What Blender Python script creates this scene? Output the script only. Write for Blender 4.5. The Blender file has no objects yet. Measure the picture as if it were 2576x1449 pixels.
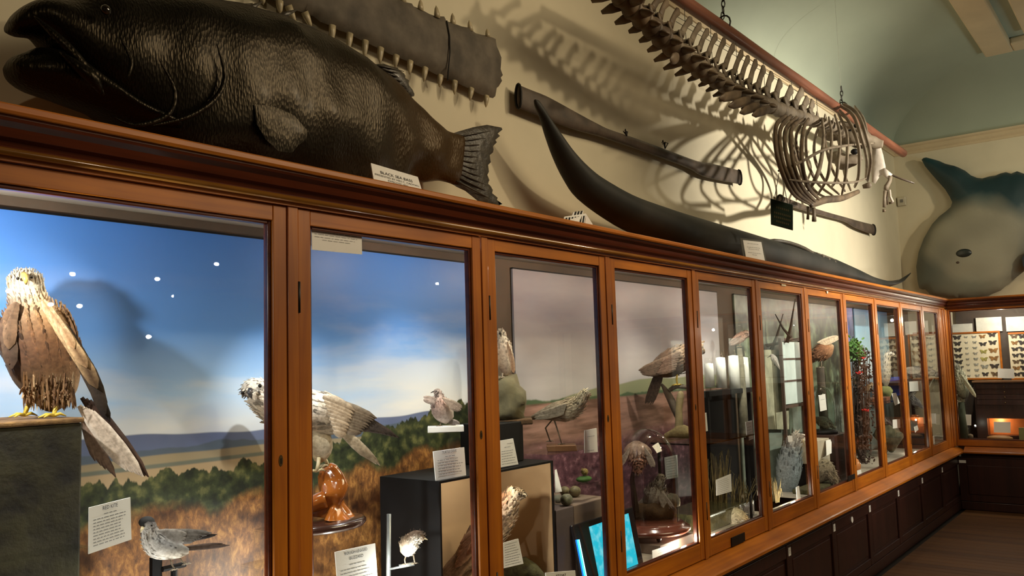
import bpy, math, random
from mathutils import Vector, Matrix, noise, geometry
random.seed(7)
R = math.radians
V = Vector
scene = bpy.context.scene
COL = scene.collection

# ------------------------------------------------------------------ camera
YAW, PITCH, ROLL, FPX, CD, CH = 0.908909511, 0.0916593962, -0.0297699509, 2122.12, 1.8657963, 1.6
FW = V((math.sin(YAW)*math.cos(PITCH), math.cos(YAW)*math.cos(PITCH), math.sin(PITCH)))
r0 = V((math.cos(YAW), -math.sin(YAW), 0)); u0 = r0.cross(FW)
RT = r0*math.cos(ROLL)+u0*math.sin(ROLL); UP = -r0*math.sin(ROLL)+u0*math.cos(ROLL)
EYE = V((0, -CD, CH))
cd = bpy.data.cameras.new('camera'); cam = bpy.data.objects.new('camera', cd); COL.objects.link(cam)
cam.matrix_world = Matrix(((RT.x, UP.x, -FW.x, EYE.x), (RT.y, UP.y, -FW.y, EYE.y), (RT.z, UP.z, -FW.z, EYE.z), (0, 0, 0, 1)))
cd.sensor_width = 36; cd.lens = 36*FPX/2576; cd.clip_start = 0.05; cd.clip_end = 100
scene.camera = cam
vs = scene.view_settings
scene.display_settings.display_device = 'sRGB'
vs.view_transform = 'Standard'; vs.look = 'None'; vs.gamma = 1; vs.exposure = 0.32; vs.use_curve_mapping = False

# ------------------------------------------------------------------ world and lamps
w = bpy.data.worlds.new('world'); scene.world = w; w.use_nodes = True
w.node_tree.nodes['Background'].inputs[0].default_value = (1.0, .75, .5, 1); w.node_tree.nodes['Background'].inputs[1].default_value = 0.01

def lamp(kind, loc, power, color, target=None, size=.05, spot=None, blend=.5, size_y=None):
    d = bpy.data.lights.new(kind.lower()+'_light', kind); o = bpy.data.objects.new(kind.lower()+'_light', d); COL.objects.link(o)
    o.location = loc; d.energy = power; d.color = color
    if kind == 'AREA':
        d.size = size
        if size_y: d.shape = 'RECTANGLE'; d.size_y = size_y
    else: d.shadow_soft_size = size
    if kind == 'SPOT': d.spot_size = R(spot); d.spot_blend = blend
    if target is not None: o.rotation_euler = (V(target)-V(loc)).to_track_quat('-Z', 'Y').to_euler()
    return o
WARM = (1.0, .80, .52); NEUT = (1.0, .90, .74); COOL = (1.0, .98, .92)
lamp('SPOT', (6.9, -3.9, 3.05), 1150, NEUT, (7.0, .5, 2.5), .09, 66, .95)       # gallery spot that throws the skeleton's shadow
lamp('SPOT', (5.2, -3.5, 4.15), 165, WARM, (1.7, .3, 2.5), .10, 60, .8)         # gallery spot on the fish: glints on its flank and the cornice
lamp('AREA', (3.9, -3.6, 4.3), 105, WARM, (3.9, -2.6, 0), 2.5)                    # unseen fill light added below the middle of the ceiling
lamp('SPOT', (7.9, -3.6, 3.4), 150, WARM, (10.2, -.6, 2.7), .08, 60, .9)        # spot on the sunfish
lamp('SPOT', (5.6, -3.4, 2.7), 30, (.9, 1, .88), (8.2, -.4, 4.4), .3, 125, 1)  # added fill spot that brightens the green ceiling
lamp('SPOT', (8.2, -3.0, 2.5), 42, (.82, 1, .95), (9.7, -.2, 4.15), .3, 100, 1)  # second added fill, lifts the dark corner of the cove
lamp('SPOT', (-1.2, -3.4, 3.1), 38, WARM, (.9, .5, 2.45), .05, 50, .8)   # spot on the wall at the left end
#         # the two tinted spots are unseen fill added to brighten the cove
# display lamps inside the long case, along its front top edge
for x, y, z, p in ((.60, .05, 1.86, 13), (2.225, .05, 2.03, 2.5), (3.03, .05, 2.03, 3), (3.84, .05, 2.03, 2.5), (4.66, .05, 2.03, 2.5), (5.47, .05, 2.03, 2.2), (6.29, .05, 2.03, 2.0), (7.1, .05, 2.03, 3), (7.9, .05, 2.03, 4), (8.72, .05, 2.03, 3.5),
                   (3.72, .045, .735, 1.6), (4.05, .05, .735, 2.2), (5.2, .05, .74, 1.6), (8.3, .05, .735, 1.5), (1.86, .035, .97, 1.6), (1.72, .12, .90, 5), (1.22, .05, .90, 3.0), (.95, .05, .95, 1.5)): lamp('POINT', (x, y, z), p, COOL if x < 3 else NEUT, size=.010)
for p, t, e, ang in (((1.36, .045, 2.03), (.98, .24, 1.72), 8, 75), ((1.47, .045, 2.03), (1.74, .26, 1.45), 18, 70), ((1.43, .05, 2.03), (1.2, .16, 1.1), 34, 55), ((2.22, .045, 2.03), (1.95, .12, 1.15), 22, 50), ((2.20, .045, 2.03), (2.3, .3, 1.5), 7, 80),
                     ((2.27, .045, 2.03), (2.55, .2, 1.2), 9, 80), ((3.03, .045, 2.03), (2.9, .22, 1.45), 9, 80), ((3.06, .045, 2.03), (3.4, .2, 1.2), 11, 80), ((3.84, .045, 2.03), (3.9, .25, 1.6), 4.5, 90), ((3.86, .045, 2.03), (4.2, .25, 1.1), 12, 90),
                     ((4.66, .045, 2.03), (4.9, .25, 1.2), 12, 100), ((4.70, .1, 2.03), (4.95, .33, 1.5), 12, 60), ((5.47, .045, 2.03), (5.7, .25, 1.2), 10, 100), ((6.29, .045, 2.03), (6.5, .25, 1.2), 9, 100), ((7.1, .045, 2.03), (7.3, .25, 1.2), 8, 100), ((7.9, .045, 2.03), (8.1, .25, 1.3), 9, 100)):
    lamp('SPOT', p, e, COOL if p[0] < 2.25 else NEUT, t, .010, ang, .8)
for y, p in ((-.5, 11), (-1.6, 8), (-2.6, 14), (-3.3, 10)): lamp('POINT', (9.85, y, 1.97), p, NEUT, size=.015)

# ------------------------------------------------------------------ pixel rays -> places in the room
def ray(px, py): return FW+RT*((px-1288)/FPX)-UP*((py-724.5)/FPX)
def at(px, py, Y):
    d = ray(px, py); return EYE+d*((Y+CD)/d.y)
def atX(px, py, X):
    d = ray(px, py); return EYE+d*(X/d.x)
def atZ(px, py, Z):
    d = ray(px, py); return EYE+d*((Z-CH)/d.z)
class Pl:
    """upright plane: by default turned square to the line of sight at its anchor"""
    def __init__(s, px, py, Y, X=None, yaw=None):
        s.P = at(px, py, Y) if X is None else atX(px, py, X)
        d = s.P-EYE; d.z = 0; d.normalize()
        if yaw is not None: d = V((math.sin(yaw), math.cos(yaw), 0))
        s.n = -d; s.u = V((d.y, -d.x, 0)); s.m = (s.P-EYE).dot(FW)/FPX     # metres per pixel
    def at(s, px, py, off=0):
        d = ray(px, py); return EYE+d*((s.P-EYE).dot(s.n)/d.dot(s.n))+s.n*off

# ------------------------------------------------------------------ materials
MATS = {}
def nmat(name):
    m = bpy.data.materials.new(name); m.use_nodes = True; nt = m.node_tree
    b = nt.nodes['Principled BSDF']; MATS[name] = m
    return m, nt, b
def L(nt, a, b): nt.links.new(a, b)
def texco(nt, scale=(1, 1, 1), gen=False, rot=(0, 0, 0)):
    g = nt.nodes.new('ShaderNodeNewGeometry'); mp = nt.nodes.new('ShaderNodeMapping')
    mp.inputs['Scale'].default_value = scale; mp.inputs['Rotation'].default_value = rot
    L(nt, g.outputs['Position'], mp.inputs[0]); return mp.outputs[0]
def noise_n(nt, vec, scale, detail=4, rough=.55, dist=0):
    n = nt.nodes.new('ShaderNodeTexNoise'); n.inputs['Scale'].default_value = scale; n.inputs['Detail'].default_value = detail
    n.inputs['Roughness'].default_value = rough; n.inputs['Distortion'].default_value = dist
    L(nt, vec, n.inputs['Vector']); return n.outputs[0]
def ramp(nt, fac, stops, interp='LINEAR'):
    r = nt.nodes.new('ShaderNodeValToRGB'); e = r.color_ramp.elements; r.color_ramp.interpolation = interp
    while len(e) < len(stops): e.new(.5)
    for k, (p, c) in enumerate(stops): e[k].position = p; e[k].color = tuple(c)+(1,)
    L(nt, fac, r.inputs[0]); return r.outputs[0]
def mix(nt, fac, a, b, mode='MIX'):
    m = nt.nodes.new('ShaderNodeMix'); m.data_type = 'RGBA'; m.blend_type = mode
    for s, v in ((m.inputs[0], fac), (m.inputs[6], a), (m.inputs[7], b)):
        if isinstance(v, (int, float)): s.default_value = v
        elif isinstance(v, tuple): s.default_value = tuple(v)+(1,)
        else: L(nt, v, s)
    return m.outputs[2]
def math_n(nt, op, a, b=0, clamp=False):
    m = nt.nodes.new('ShaderNodeMath'); m.operation = op; m.use_clamp = clamp
    for s, v in ((m.inputs[0], a), (m.inputs[1], b)):
        if isinstance(v, (int, float)): s.default_value = v
        else: L(nt, v, s)
    return m.outputs[0]
def bump(nt, b, h, strength=.3, dist=.01):
    n = nt.nodes.new('ShaderNodeBump'); n.inputs['Strength'].default_value = strength; n.inputs['Distance'].default_value = dist
    L(nt, h, n.inputs['Height']); L(nt, n.outputs[0], b.inputs['Normal'])
def setp(b, rough=.5, metal=0, coat=0, spec=.5, trans=0):
    b.inputs['Roughness'].default_value = rough; b.inputs['Metallic'].default_value = metal
    b.inputs['Coat Weight'].default_value = coat; b.inputs['Coat Roughness'].default_value = .12
    b.inputs['Specular IOR Level'].default_value = spec; b.inputs['Transmission Weight'].default_value = trans
def plain(name, c, rough=.5, metal=0, coat=0, var=.15, scale=12, bmp=0, spec=.5, c2=None):
    m, nt, b = nmat(name); setp(b, rough, metal, coat, spec)
    v = texco(nt); f = noise_n(nt, v, scale, 5)
    c2 = c2 or tuple(x*(1-var*1.6) for x in c)
    L(nt, ramp(nt, f, [(.3, c2), (.7, c)]), b.inputs['Base Color'])
    if bmp: bump(nt, b, f, bmp, .01)
    return m
def wood(name, c1, c2, axis='X', rough=.42, coat=.14, scale=1):
    m, nt, b = nmat(name); setp(b, rough, 0, coat)
    s = {'X': (.6, 14, 14), 'Z': (14, 14, .6), 'Y': (14, .6, 14)}[axis]
    v = texco(nt, tuple(q*scale for q in s)); f = noise_n(nt, v, 2.2, 6, .6, .6)
    v2 = texco(nt, (1, 1, 1)); f2 = noise_n(nt, v2, 2.5, 3, .5)
    cc = ramp(nt, f, [(.32, c2), (.68, c1)])
    dk = ramp(nt, f2, [(.3, (.55, .5, .45)), (.62, (1.1, 1.08, 1.05))])
    L(nt, mix(nt, .8, cc, dk, 'MULTIPLY'), b.inputs['Base Color'])
    bump(nt, b, f, .08, .002)
    return m
OAK_X = wood('oak_along', (.54, .180, .008), (.34, .092, .004), 'X')
OAK_Z = wood('oak_upright', (.52, .170, .008), (.32, .084, .004), 'Z')
OAK_Y = wood('oak_across', (.48, .155, .010), (.29, .078, .005), 'Y')
MAHOG_X = wood('mahogany_along', (.115, .022, .006), (.055, .010, .003), 'X', .3, .3)
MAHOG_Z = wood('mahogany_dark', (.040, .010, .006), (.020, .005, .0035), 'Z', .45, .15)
MAHOG_Y = wood('mahogany_across', (.14, .035, .012), (.07, .014, .006), 'Y', .3, .4)
POLE_W = wood('pole_wood', (.26, .10, .055), (.16, .055, .03), 'X', .5, .1)
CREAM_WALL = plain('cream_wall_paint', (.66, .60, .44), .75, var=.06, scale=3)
CASE_IN = plain('case_lining', (.40, .35, .28), .7, var=.05, scale=5)
PAPER = plain('card_paper', (.84, .83, .80), .55, var=.03, scale=20)
INK = plain('printed_ink', (.02, .02, .022), .6)
GREYINK = plain('faint_ink', (.28, .28, .28), .6)
BLACK = plain('black_paint', (.005, .005, .0055), .6, spec=.2)
BRASS = plain('dull_brass', (.16, .11, .05), .4, .8)
DARKMET = plain('dark_iron', (.02, .018, .015), .5, .6)
TAN = plain('tan_board', (.52, .34, .18), .7, var=.06, scale=4)
STONE = plain('grey_stone', (.17, .15, .08), .9, var=.35, scale=9, bmp=.7, c2=(.07, .06, .035))
MOSS = plain('mossy_turf', (.09, .085, .03), .95, var=.5, scale=40, bmp=.8, c2=(.03, .022, .010))
BROWNT = plain('brown_turf', (.12, .06, .02), .95, var=.5, scale=30, bmp=.8, c2=(.03, .018, .008))
BONE = plain('old_bone', (.25, .205, .145), .65, var=.5, scale=9, bmp=.25, c2=(.085, .062, .038))
BONEDK = plain('brown_bone', (.17, .12, .07), .6, var=.5, scale=9, bmp=.25, c2=(.05, .032, .018))
BONELT = plain('pale_bone', (.62, .58, .52), .6, var=.2, scale=9, bmp=.2, c2=(.42, .36, .30))
TOOTH = plain('tooth_ivory', (.50, .42, .26), .4, var=.3, scale=30)
WHITE = plain('white_paint', (.82, .81, .78), .5, var=.04)
YELLEG = plain('yellow_leg', (.72, .52, .06), .5, var=.2, scale=60)
GREYLEG = plain('horn_leg', (.30, .24, .17), .55, var=.3, scale=60)
BEAKD = plain('dark_horn', (.05, .045, .045), .3)
BEAKY = plain('pale_horn', (.62, .52, .32), .35)
EYEB = plain('eye_glass_dark', (.01, .008, .006), .05, spec=1)
EYEY = plain('eye_glass_amber', (.55, .36, .05), .08, spec=1)
STUMP_M = plain('varnished_stump', (.50, .16, .025), .12, coat=1, var=.55, scale=9, bmp=.5, c2=(.20, .045, .008))
GREENM = plain('green_leaf', (.06, .17, .03), .7, var=.4, scale=25)
REDM = plain('red_berry', (.6, .02, .02), .3)
REEDM = plain('dry_reed', (.34, .26, .11), .8, var=.4, scale=30)
ORANGEM = plain('orange_glaze', (.75, .20, .03), .15, coat=.8)
BLUEM = plain('blue_cloth', (.02, .08, .62), .6, var=.2)
PLUMBOX = plain('plinth_grey_brown', (.22, .16, .12), .7, var=.1)

def glass(name, tint=(.97, 1, .985), r=.0, ior=1.45):
    m = bpy.data.materials.new(name); m.use_nodes = True; nt = m.node_tree; nt.nodes.clear()
    o = nt.nodes.new('ShaderNodeOutputMaterial'); t = nt.nodes.new('ShaderNodeBsdfTransparent'); g = nt.nodes.new('ShaderNodeBsdfGlossy')
    f = nt.nodes.new('ShaderNodeFresnel'); x = nt.nodes.new('ShaderNodeMixShader'); f.inputs[0].default_value = ior
    t.inputs[0].default_value = tuple(tint)+(1,); g.inputs['Roughness'].default_value = r
    gg = nt.nodes.new('ShaderNodeNewGeometry'); iv = math_n(nt, 'SUBTRACT', 1, gg.outputs['Backfacing']); L(nt, math_n(nt, 'MULTIPLY', f.outputs[0], iv), x.inputs[0]); L(nt, t.outputs[0], x.inputs[1]); L(nt, g.outputs[0], x.inputs[2]); L(nt, x.outputs[0], o.inputs[0])
    return m
GLASS = glass('door_glass', ior=1.4); ACRYL = glass('clear_acrylic', (.975, .985, .975), .02)
def emit(name, c, s):
    m = bpy.data.materials.new(name); m.use_nodes = True; nt = m.node_tree; nt.nodes.clear()
    o = nt.nodes.new('ShaderNodeOutputMaterial'); e = nt.nodes.new('ShaderNodeEmission'); e.inputs[0].default_value = tuple(c)+(1,); e.inputs[1].default_value = s
    L(nt, e.outputs[0], o.inputs[0]); return m
LAMPGLOW = emit('lamp_glow', (1, .95, .85), 60)
SCREENC = emit('screen_cyan', (.02, .52, .66), 1.0)
NEON = emit('blue_led', (.02, .30, 1.0), 5)
NEONW = emit('white_blue_led', (.35, .8, 1.0), 6)

def plume():
    m, nt, b = nmat('plumage'); setp(b, .75, spec=.3); b.inputs['Sheen Weight'].default_value = .03
    a = nt.nodes.new('ShaderNodeVertexColor'); a.layer_name = 'Col'
    v = texco(nt); f = noise_n(nt, v, 90, 4, .6)
    L(nt, mix(nt, .7, a.outputs[0], ramp(nt, f, [(.3, (.42, .36, .30)), (.62, (1.1, 1.05, 1.0))]), 'MULTIPLY'), b.inputs['Base Color'])
    bump(nt, b, f, .25, .004); return m
PLUME = plume()

# ------------------------------------------------------------------ mesh builder
class MB:
    def __init__(s): s.v = []; s.f = []; s.c = []; s.col = None
    def add(s, vs_, fs, cols=None):
        n = len(s.v); s.v += [V(q) for q in vs_]; s.f += [tuple(i+n for i in f) for f in fs]
        s.c += list(cols) if cols else [s.col or (1, 1, 1)]*len(vs_)
    def box(s, a, b):
        x0, y0, z0 = a; x1, y1, z1 = b
        s.add([(x0, y0, z0), (x1, y0, z0), (x1, y1, z0), (x0, y1, z0), (x0, y0, z1), (x1, y0, z1), (x1, y1, z1), (x0, y1, z1)],
              [(0, 3, 2, 1), (4, 5, 6, 7), (0, 1, 5, 4), (1, 2, 6, 5), (2, 3, 7, 6), (3, 0, 4, 7)])
    def slab(s, pts, ext):
        """polygon pts pushed along vector ext"""
        n = len(pts); e = V(ext); s.add([V(p) for p in pts]+[V(p)+e for p in pts],
              [tuple(range(n))[::-1], tuple(range(n, 2*n))]+[(i, (i+1) % n, n+(i+1) % n, n+i) for i in range(n)])
    def prism_x(s, prof, x0, x1):
        s.slab([(x0, y, z) for y, z in prof], (x1-x0, 0, 0))
    def tube(s, path, rad, seg=8, flat=None, fd=None, cols=None):
        path = [V(p) for p in path]; n = len(path)
        if isinstance(rad, (int, float)): rad = [rad]*n
        vs_, cs = [], []; prev = None
        for i, p in enumerate(path):
            t = (path[min(i+1, n-1)]-path[max(i-1, 0)]);  t = t.normalized() if t.length > 1e-9 else V((0, 0, 1))
            if fd is not None: a = V(fd)-t*V(fd).dot(t)
            elif prev is None: a = t.cross(V((0, 0, 1))) if abs(t.z) < .9 else t.cross(V((1, 0, 0)))
            else: a = prev-t*prev.dot(t)
            a.normalize(); prev = a; b = t.cross(a); fl = flat if flat else 1
            for k in range(seg):
                th = 2*math.pi*k/seg; vs_.append(p+(a*math.cos(th)*fl+b*math.sin(th))*rad[i])
                if cols: cs.append(cols[i])
        fs = [(i*seg+k, i*seg+(k+1) % seg, (i+1)*seg+(k+1) % seg, (i+1)*seg+k) for i in range(n-1) for k in range(seg)]
        fs += [tuple(range(seg))[::-1], tuple(range((n-1)*seg, n*seg))]
        s.add(vs_, fs, cs or None)
    def ball(s, c, r, seg=12, rings=8, axes=None):
        ax = axes or (V((1, 0, 0)), V((0, 1, 0)), V((0, 0, 1)))
        if isinstance(r, (int, float)): r = (r, r, r)
        vs_ = [V(c)+ax[2]*r[2]]
        for i in range(1, rings):
            ph = math.pi*i/rings
            for k in range(seg):
                th = 2*math.pi*k/seg
                vs_.append(V(c)+ax[0]*r[0]*math.sin(ph)*math.cos(th)+ax[1]*r[1]*math.sin(ph)*math.sin(th)+ax[2]*r[2]*math.cos(ph))
        vs_.append(V(c)-ax[2]*r[2]); e = len(vs_)-1; fs = [(0, 1+k, 1+(k+1) % seg) for k in range(seg)]
        fs += [(1+i*seg+k, 1+(i+1)*seg+k, 1+(i+1)*seg+(k+1) % seg, 1+i*seg+(k+1) % seg) for i in range(rings-2) for k in range(seg)]
        fs += [(e, 1+(rings-2)*seg+(k+1) % seg, 1+(rings-2)*seg+k) for k in range(seg)]
        s.add(vs_, fs)
    def lathe(s, c, prof, seg=24, sx=1, sy=1):
        """prof: (radius, z) list turned about the vertical through c"""
        n = len(prof); vs_ = [V(c)+V((r*math.cos(2*math.pi*k/seg)*sx, r*math.sin(2*math.pi*k/seg)*sy, z)) for r, z in prof for k in range(seg)]
        fs = [(i*seg+k, i*seg+(k+1) % seg, (i+1)*seg+(k+1) % seg, (i+1)*seg+k) for i in range(n-1) for k in range(seg)]
        if prof[0][0] > 1e-5: fs.append(tuple(range(seg))[::-1])
        if prof[-1][0] > 1e-5: fs.append(tuple(range((n-1)*seg, n*seg)))
        s.add(vs_, fs)
    def leaf(s, base, tip, w, nrm, c=(1, 1, 1), ce=None, ct=None, camber=.12, rnd=.5):
        """a feather or leaf blade: three vertices across"""
        base, tip = V(base), V(tip); d = tip-base; ln = d.length
        if ln < 1e-6: return
        side = d.cross(nrm).normalized(); ce = ce or c; ct = ct or c; vs_, cs = [], []
        T = ((0, .35), (.25, .85), (.55, 1), (.82, .8*(.6+rnd*.8)), (1, .12)); N = V(nrm)
        for t, q in T:
            p = base+d*t; e = tuple(a*(1-t)+b*t for a, b in zip(ce, ct)); m_ = tuple(a*(1-t*.5)+b*t*.5 for a, b in zip(c, ct))
            vs_ += [p-side*w*q*.5-N*w*camber, p+N*w*camber*.4, p+side*w*q*.5-N*w*camber]; cs += [e, m_, e]
        fs = []
        for i in range(len(T)-1):
            a = i*3; fs += [(a, a+1, a+4, a+3), (a+1, a+2, a+5, a+4)]
        s.add(vs_, fs, cs)
    def build(s, name, mat, parent=None, smooth=False, bevel=0, label=None, cat=None, group=None, kind=None, subsurf=0):
        if not s.v: return None
        if parent is None:
            xs = [q.x for q in s.v]; ys = [q.y for q in s.v]; zs = [q.z for q in s.v]
            org = V(((min(xs)+max(xs))/2, (min(ys)+max(ys))/2, min(zs)))
        else: org = V(parent['org'])
        me = bpy.data.meshes.new(name); me.from_pydata([tuple(q-org) for q in s.v], [], s.f); me.materials.append(mat)
        if smooth: me.polygons.foreach_set('use_smooth', [True]*len(me.polygons))
        if any(q != (1, 1, 1) for q in s.c[:1]+s.c[-1:]) or s.col:
            ca = me.color_attributes.new('Col', 'FLOAT_COLOR', 'POINT')
            ca.data.foreach_set('color', [x for q in s.c for x in (*q[:3], 1)])
        me.validate(); me.update()
        o = bpy.data.objects.new(name, me); COL.objects.link(o)
        o['org'] = tuple(org)
        if parent is not None: o.parent = parent
        else: o.location = org
        if bevel: b = o.modifiers.new('bevel', 'BEVEL'); b.width = bevel; b.segments = 2; b.limit_method = 'ANGLE'
        if subsurf: q = o.modifiers.new('sub', 'SUBSURF'); q.levels = q.render_levels = subsurf
        tag(o, label, cat, group, kind)
        return o
def tag(o, label=None, cat=None, group=None, kind=None):
    for k, v_ in (('label', label), ('category', cat), ('group', group), ('kind', kind)):
        if v_: o[k] = v_
def thing(name, loc, label, cat, group=None, kind=None):
    o = bpy.data.objects.new(name, None); COL.objects.link(o); o.location = loc; o['org'] = tuple(V(loc)); o.empty_display_size = .1
    tag(o, label, cat, group, kind); return o
def cat_rom(pts, k=4):
    """smooth any tuple list"""
    out = []; n = len(pts)
    for i in range(n-1):
        p0, p1, p2, p3 = pts[max(i-1, 0)], pts[i], pts[i+1], pts[min(i+2, n-1)]
        for j in range(k):
            t = j/k
            out.append(tuple(.5*((2*b)+(-a+c)*t+(2*a-5*b+4*c-d)*t*t+(-a+3*b-3*c+d)*t**3) for a, b, c, d in zip(p0, p1, p2, p3)))
    out.append(tuple(pts[-1])); return out
def loft(mb, F, sp, seg=20, k=4, flip=1, amp=0):
    """sp: (px, py, r_px, depth factor, offset, top rgb, bottom rgb); F: plane. returns surface samples"""
    rows = cat_rom([(a[0], a[1], a[2], a[3], a[4], *a[5], *a[6]) for a in sp], k); n = len(rows)
    C = [F.at(q[0], q[1], q[4]) for q in rows]; vs_, cs, S = [], [], []
    ov = F.n.cross(C[-1]-C[0]); flip = flip*(-1 if ov.z < -.35*ov.length else 1)
    for i, q in enumerate(rows):
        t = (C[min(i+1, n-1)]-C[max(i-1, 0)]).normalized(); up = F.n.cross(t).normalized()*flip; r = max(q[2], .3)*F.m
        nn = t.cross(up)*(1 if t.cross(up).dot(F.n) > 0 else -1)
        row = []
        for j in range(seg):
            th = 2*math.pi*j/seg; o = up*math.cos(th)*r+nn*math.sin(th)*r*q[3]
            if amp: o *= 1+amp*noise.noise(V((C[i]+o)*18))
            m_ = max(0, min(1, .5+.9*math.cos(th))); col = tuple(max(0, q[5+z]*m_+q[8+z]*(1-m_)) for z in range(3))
            vs_.append(C[i]+o); cs.append(col); row.append((C[i]+o, o.normalized(), -t, col))
        S.append(row)
    fs = [(i*seg+j, i*seg+(j+1) % seg, (i+1)*seg+(j+1) % seg, (i+1)*seg+j) for i in range(n-1) for j in range(seg)]
    fs += [tuple(range(seg))[::-1], tuple(range((n-1)*seg, n*seg))]
    mb.add(vs_, fs, cs); return S
def flakes(S, F, n, ln, w, dirn=1, lo=0, hi=1, jit=.18, edge=1.25, tipc=1.1, lift=.11, pd=.16):
    """feather flakes lying on a lofted surface, pointing along the body"""
    mb = MB(); rows = len(S)
    for q in range(int(n*1.7)):
        i = int((lo+(hi-lo)*random.random())*(rows-1)); j = random.randrange(len(S[0])); p, nr, t, c = S[i][j]
        if nr.dot(F.n) < -.35: continue
        d = (t*dirn+nr*lift+V([random.uniform(-jit, jit) for _ in range(3)])).normalized(); g = random.uniform(.72, 1.2)*(.38 if random.random() < pd else 1)
        c2 = tuple(x*g for x in c); L_ = ln*F.m*random.uniform(.6, 1.05)
        mb.leaf(p, p+d*L_, w*F.m*.85, nr, c2, tuple(x*edge for x in c2), tuple(x*tipc for x in c2))
    return mb
def fan(mb, F, b0, b1, t0, t1, n, w, off=0, doff=.0006, c=(.2, .15, .1), ce=None, ct=None, jit=1.5):
    """row of overlapping feathers between two base points and two tip points (pixels)"""
    for i in range(n):
        t = i/max(1, n-1)
        b_ = F.at(b0[0]*(1-t)+b1[0]*t, b0[1]*(1-t)+b1[1]*t, off+doff*i)
        e_ = F.at(t0[0]*(1-t)+t1[0]*t+random.uniform(-jit, jit), t0[1]*(1-t)+t1[1]*t+random.uniform(-jit, jit), off+doff*i)
        g = random.uniform(.85, 1.12); k_ = lambda q: tuple(x*g for x in q)
        mb.leaf(b_, e_, w*F.m, F.n, k_(c), k_(ce or tuple(x*1.5 for x in c)), k_(ct or tuple(x*1.3 for x in c)))
def pillow(mb, pts, nrm, thick, grid, back=.15, cols=None, sharp=.5, rough=0):
    """inflate a planar outline (3-D points) into a rounded solid. nrm points to the front"""
    nrm = V(nrm).normalized(); o = V(pts[0]); a = (V(pts[1])-o).normalized(); a = (a-nrm*a.dot(nrm)).normalized(); b = nrm.cross(a)
    P2 = [((V(p)-o).dot(a), (V(p)-o).dot(b)) for p in pts]; n0 = len(P2)
    dense = []
    for i in range(n0):
        x0, y0 = P2[i]; x1, y1 = P2[(i+1) % n0]; m_ = max(1, int(math.hypot(x1-x0, y1-y0)/grid))
        dense += [(x0+(x1-x0)*k/m_, y0+(y1-y0)*k/m_) for k in range(m_)]
    P2 = dense; n = len(P2)
    def inside(x, y):
        c = False
        for i in range(n):
            x0, y0 = P2[i]; x1, y1 = P2[i-1]
            if (y0 > y) != (y1 > y) and x < (x1-x0)*(y-y0)/(y1-y0)+x0: c = not c
        return c
    def dist(x, y): return min(math.hypot(x-q[0], y-q[1]) for q in P2)
    xs = [q[0] for q in P2]; ys = [q[1] for q in P2]; inner = []; D = []
    x = min(xs)+grid*.5; row = 0
    while x < max(xs):
        y = min(ys)+grid*.5*(row % 2)
        while y < max(ys):
            if inside(x, y):
                d = dist(x, y)
                if d > grid*.45: inner.append((x, y)); D.append(d)
            y += grid
        x += grid; row += 1
    al = [V(q) for q in P2+inner]; r = geometry.delaunay_2d_cdt(al, [], [list(range(n))], 1, 1e-7)
    if len(r[0]) != len(al): pass
    vv, ff = r[0], r[2]; dm = max(D) if D else grid; N = len(vv); H = []
    for q in vv:
        d = dist(q.x, q.y) if N < 6000 else 0
        if d < grid*.2: d = 0
        H.append(thick*(1-(1-min(1, d/dm))**2)**sharp)
    base = [o+a*q.x+b*q.y for q in vv]
    nz = [noise.noise(p*30)*rough for p in base]
    fr = [p+nrm*(h*(1+z)) for p, h, z in zip(base, H, nz)]; bk = [p-nrm*h*back for p, h in zip(base, H)]
    cs = [cols(p) for p in base]*2 if cols else None
    def ori(f): 
        p0, p1, p2 = (base[f[i]] for i in range(3)); return (p1-p0).cross(p2-p0).dot(nrm) > 0
    ffr = [tuple(f) if ori(f) else tuple(f[::-1]) for f in ff]
    mb.add(fr+bk, ffr+[tuple(i+N for i in f[::-1]) for f in ffr], cs)
    s0 = len(mb.v)-2*N
FONT = bpy.data.fonts.load('<builtin>') if '<builtin>' in bpy.data.fonts else None
def text_mb(mb, txt, origin, xdir, ydir, size, width=None, bold=0):
    """lettering as flat geometry. origin = centre of the baseline"""
    cu = bpy.data.curves.new('t', 'FONT'); cu.body = txt; cu.size = 1; cu.align_x = 'CENTER'; cu.resolution_u = 2; cu.offset = bold
    o = bpy.data.objects.new('t', cu); COL.objects.link(o); dg = bpy.context.evaluated_depsgraph_get()
    me = bpy.data.meshes.new_from_object(o.evaluated_get(dg)); xd, yd = V(xdir).normalized(), V(ydir).normalized()
    sx = size
    if width:
        xs = [v.co.x for v in me.vertices]; sx = width/max(1e-6, max(xs)-min(xs))
    mb.add([V(origin)+xd*v.co.x*sx+yd*v.co.y*size for v in me.vertices], [tuple(p.vertices) for p in me.polygons])
    bpy.data.objects.remove(o); bpy.data.curves.remove(cu); bpy.data.meshes.remove(me)

# ================================================================== THE ROOM
X0, X1, Y0, Y1 = -3.0, 10.255, -7.0, .5
ZC = 3.97; ZF = 4.5; RUN = 1.25
def struct(name, mb, mat, parent=None, **k):
    o = mb.build(name, mat, parent, **k)
    if parent is None: o['kind'] = 'structure'
    return o
m = MB(); m.box((X0-.1, Y1, 0), (X1+.1, Y1+.1, ZC)); struct('wall_left', m, CREAM_WALL)
m = MB(); m.box((X1, Y0-.1, 0), (X1+.1, Y1, ZC)); struct('wall_far', m, CREAM_WALL)
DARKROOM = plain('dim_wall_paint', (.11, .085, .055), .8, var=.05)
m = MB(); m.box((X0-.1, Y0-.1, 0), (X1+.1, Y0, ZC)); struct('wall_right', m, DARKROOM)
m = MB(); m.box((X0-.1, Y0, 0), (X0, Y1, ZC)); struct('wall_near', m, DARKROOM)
CEILG = plain('pale_green_ceiling', (.37, .42, .33), .8, var=.05, scale=2)
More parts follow.
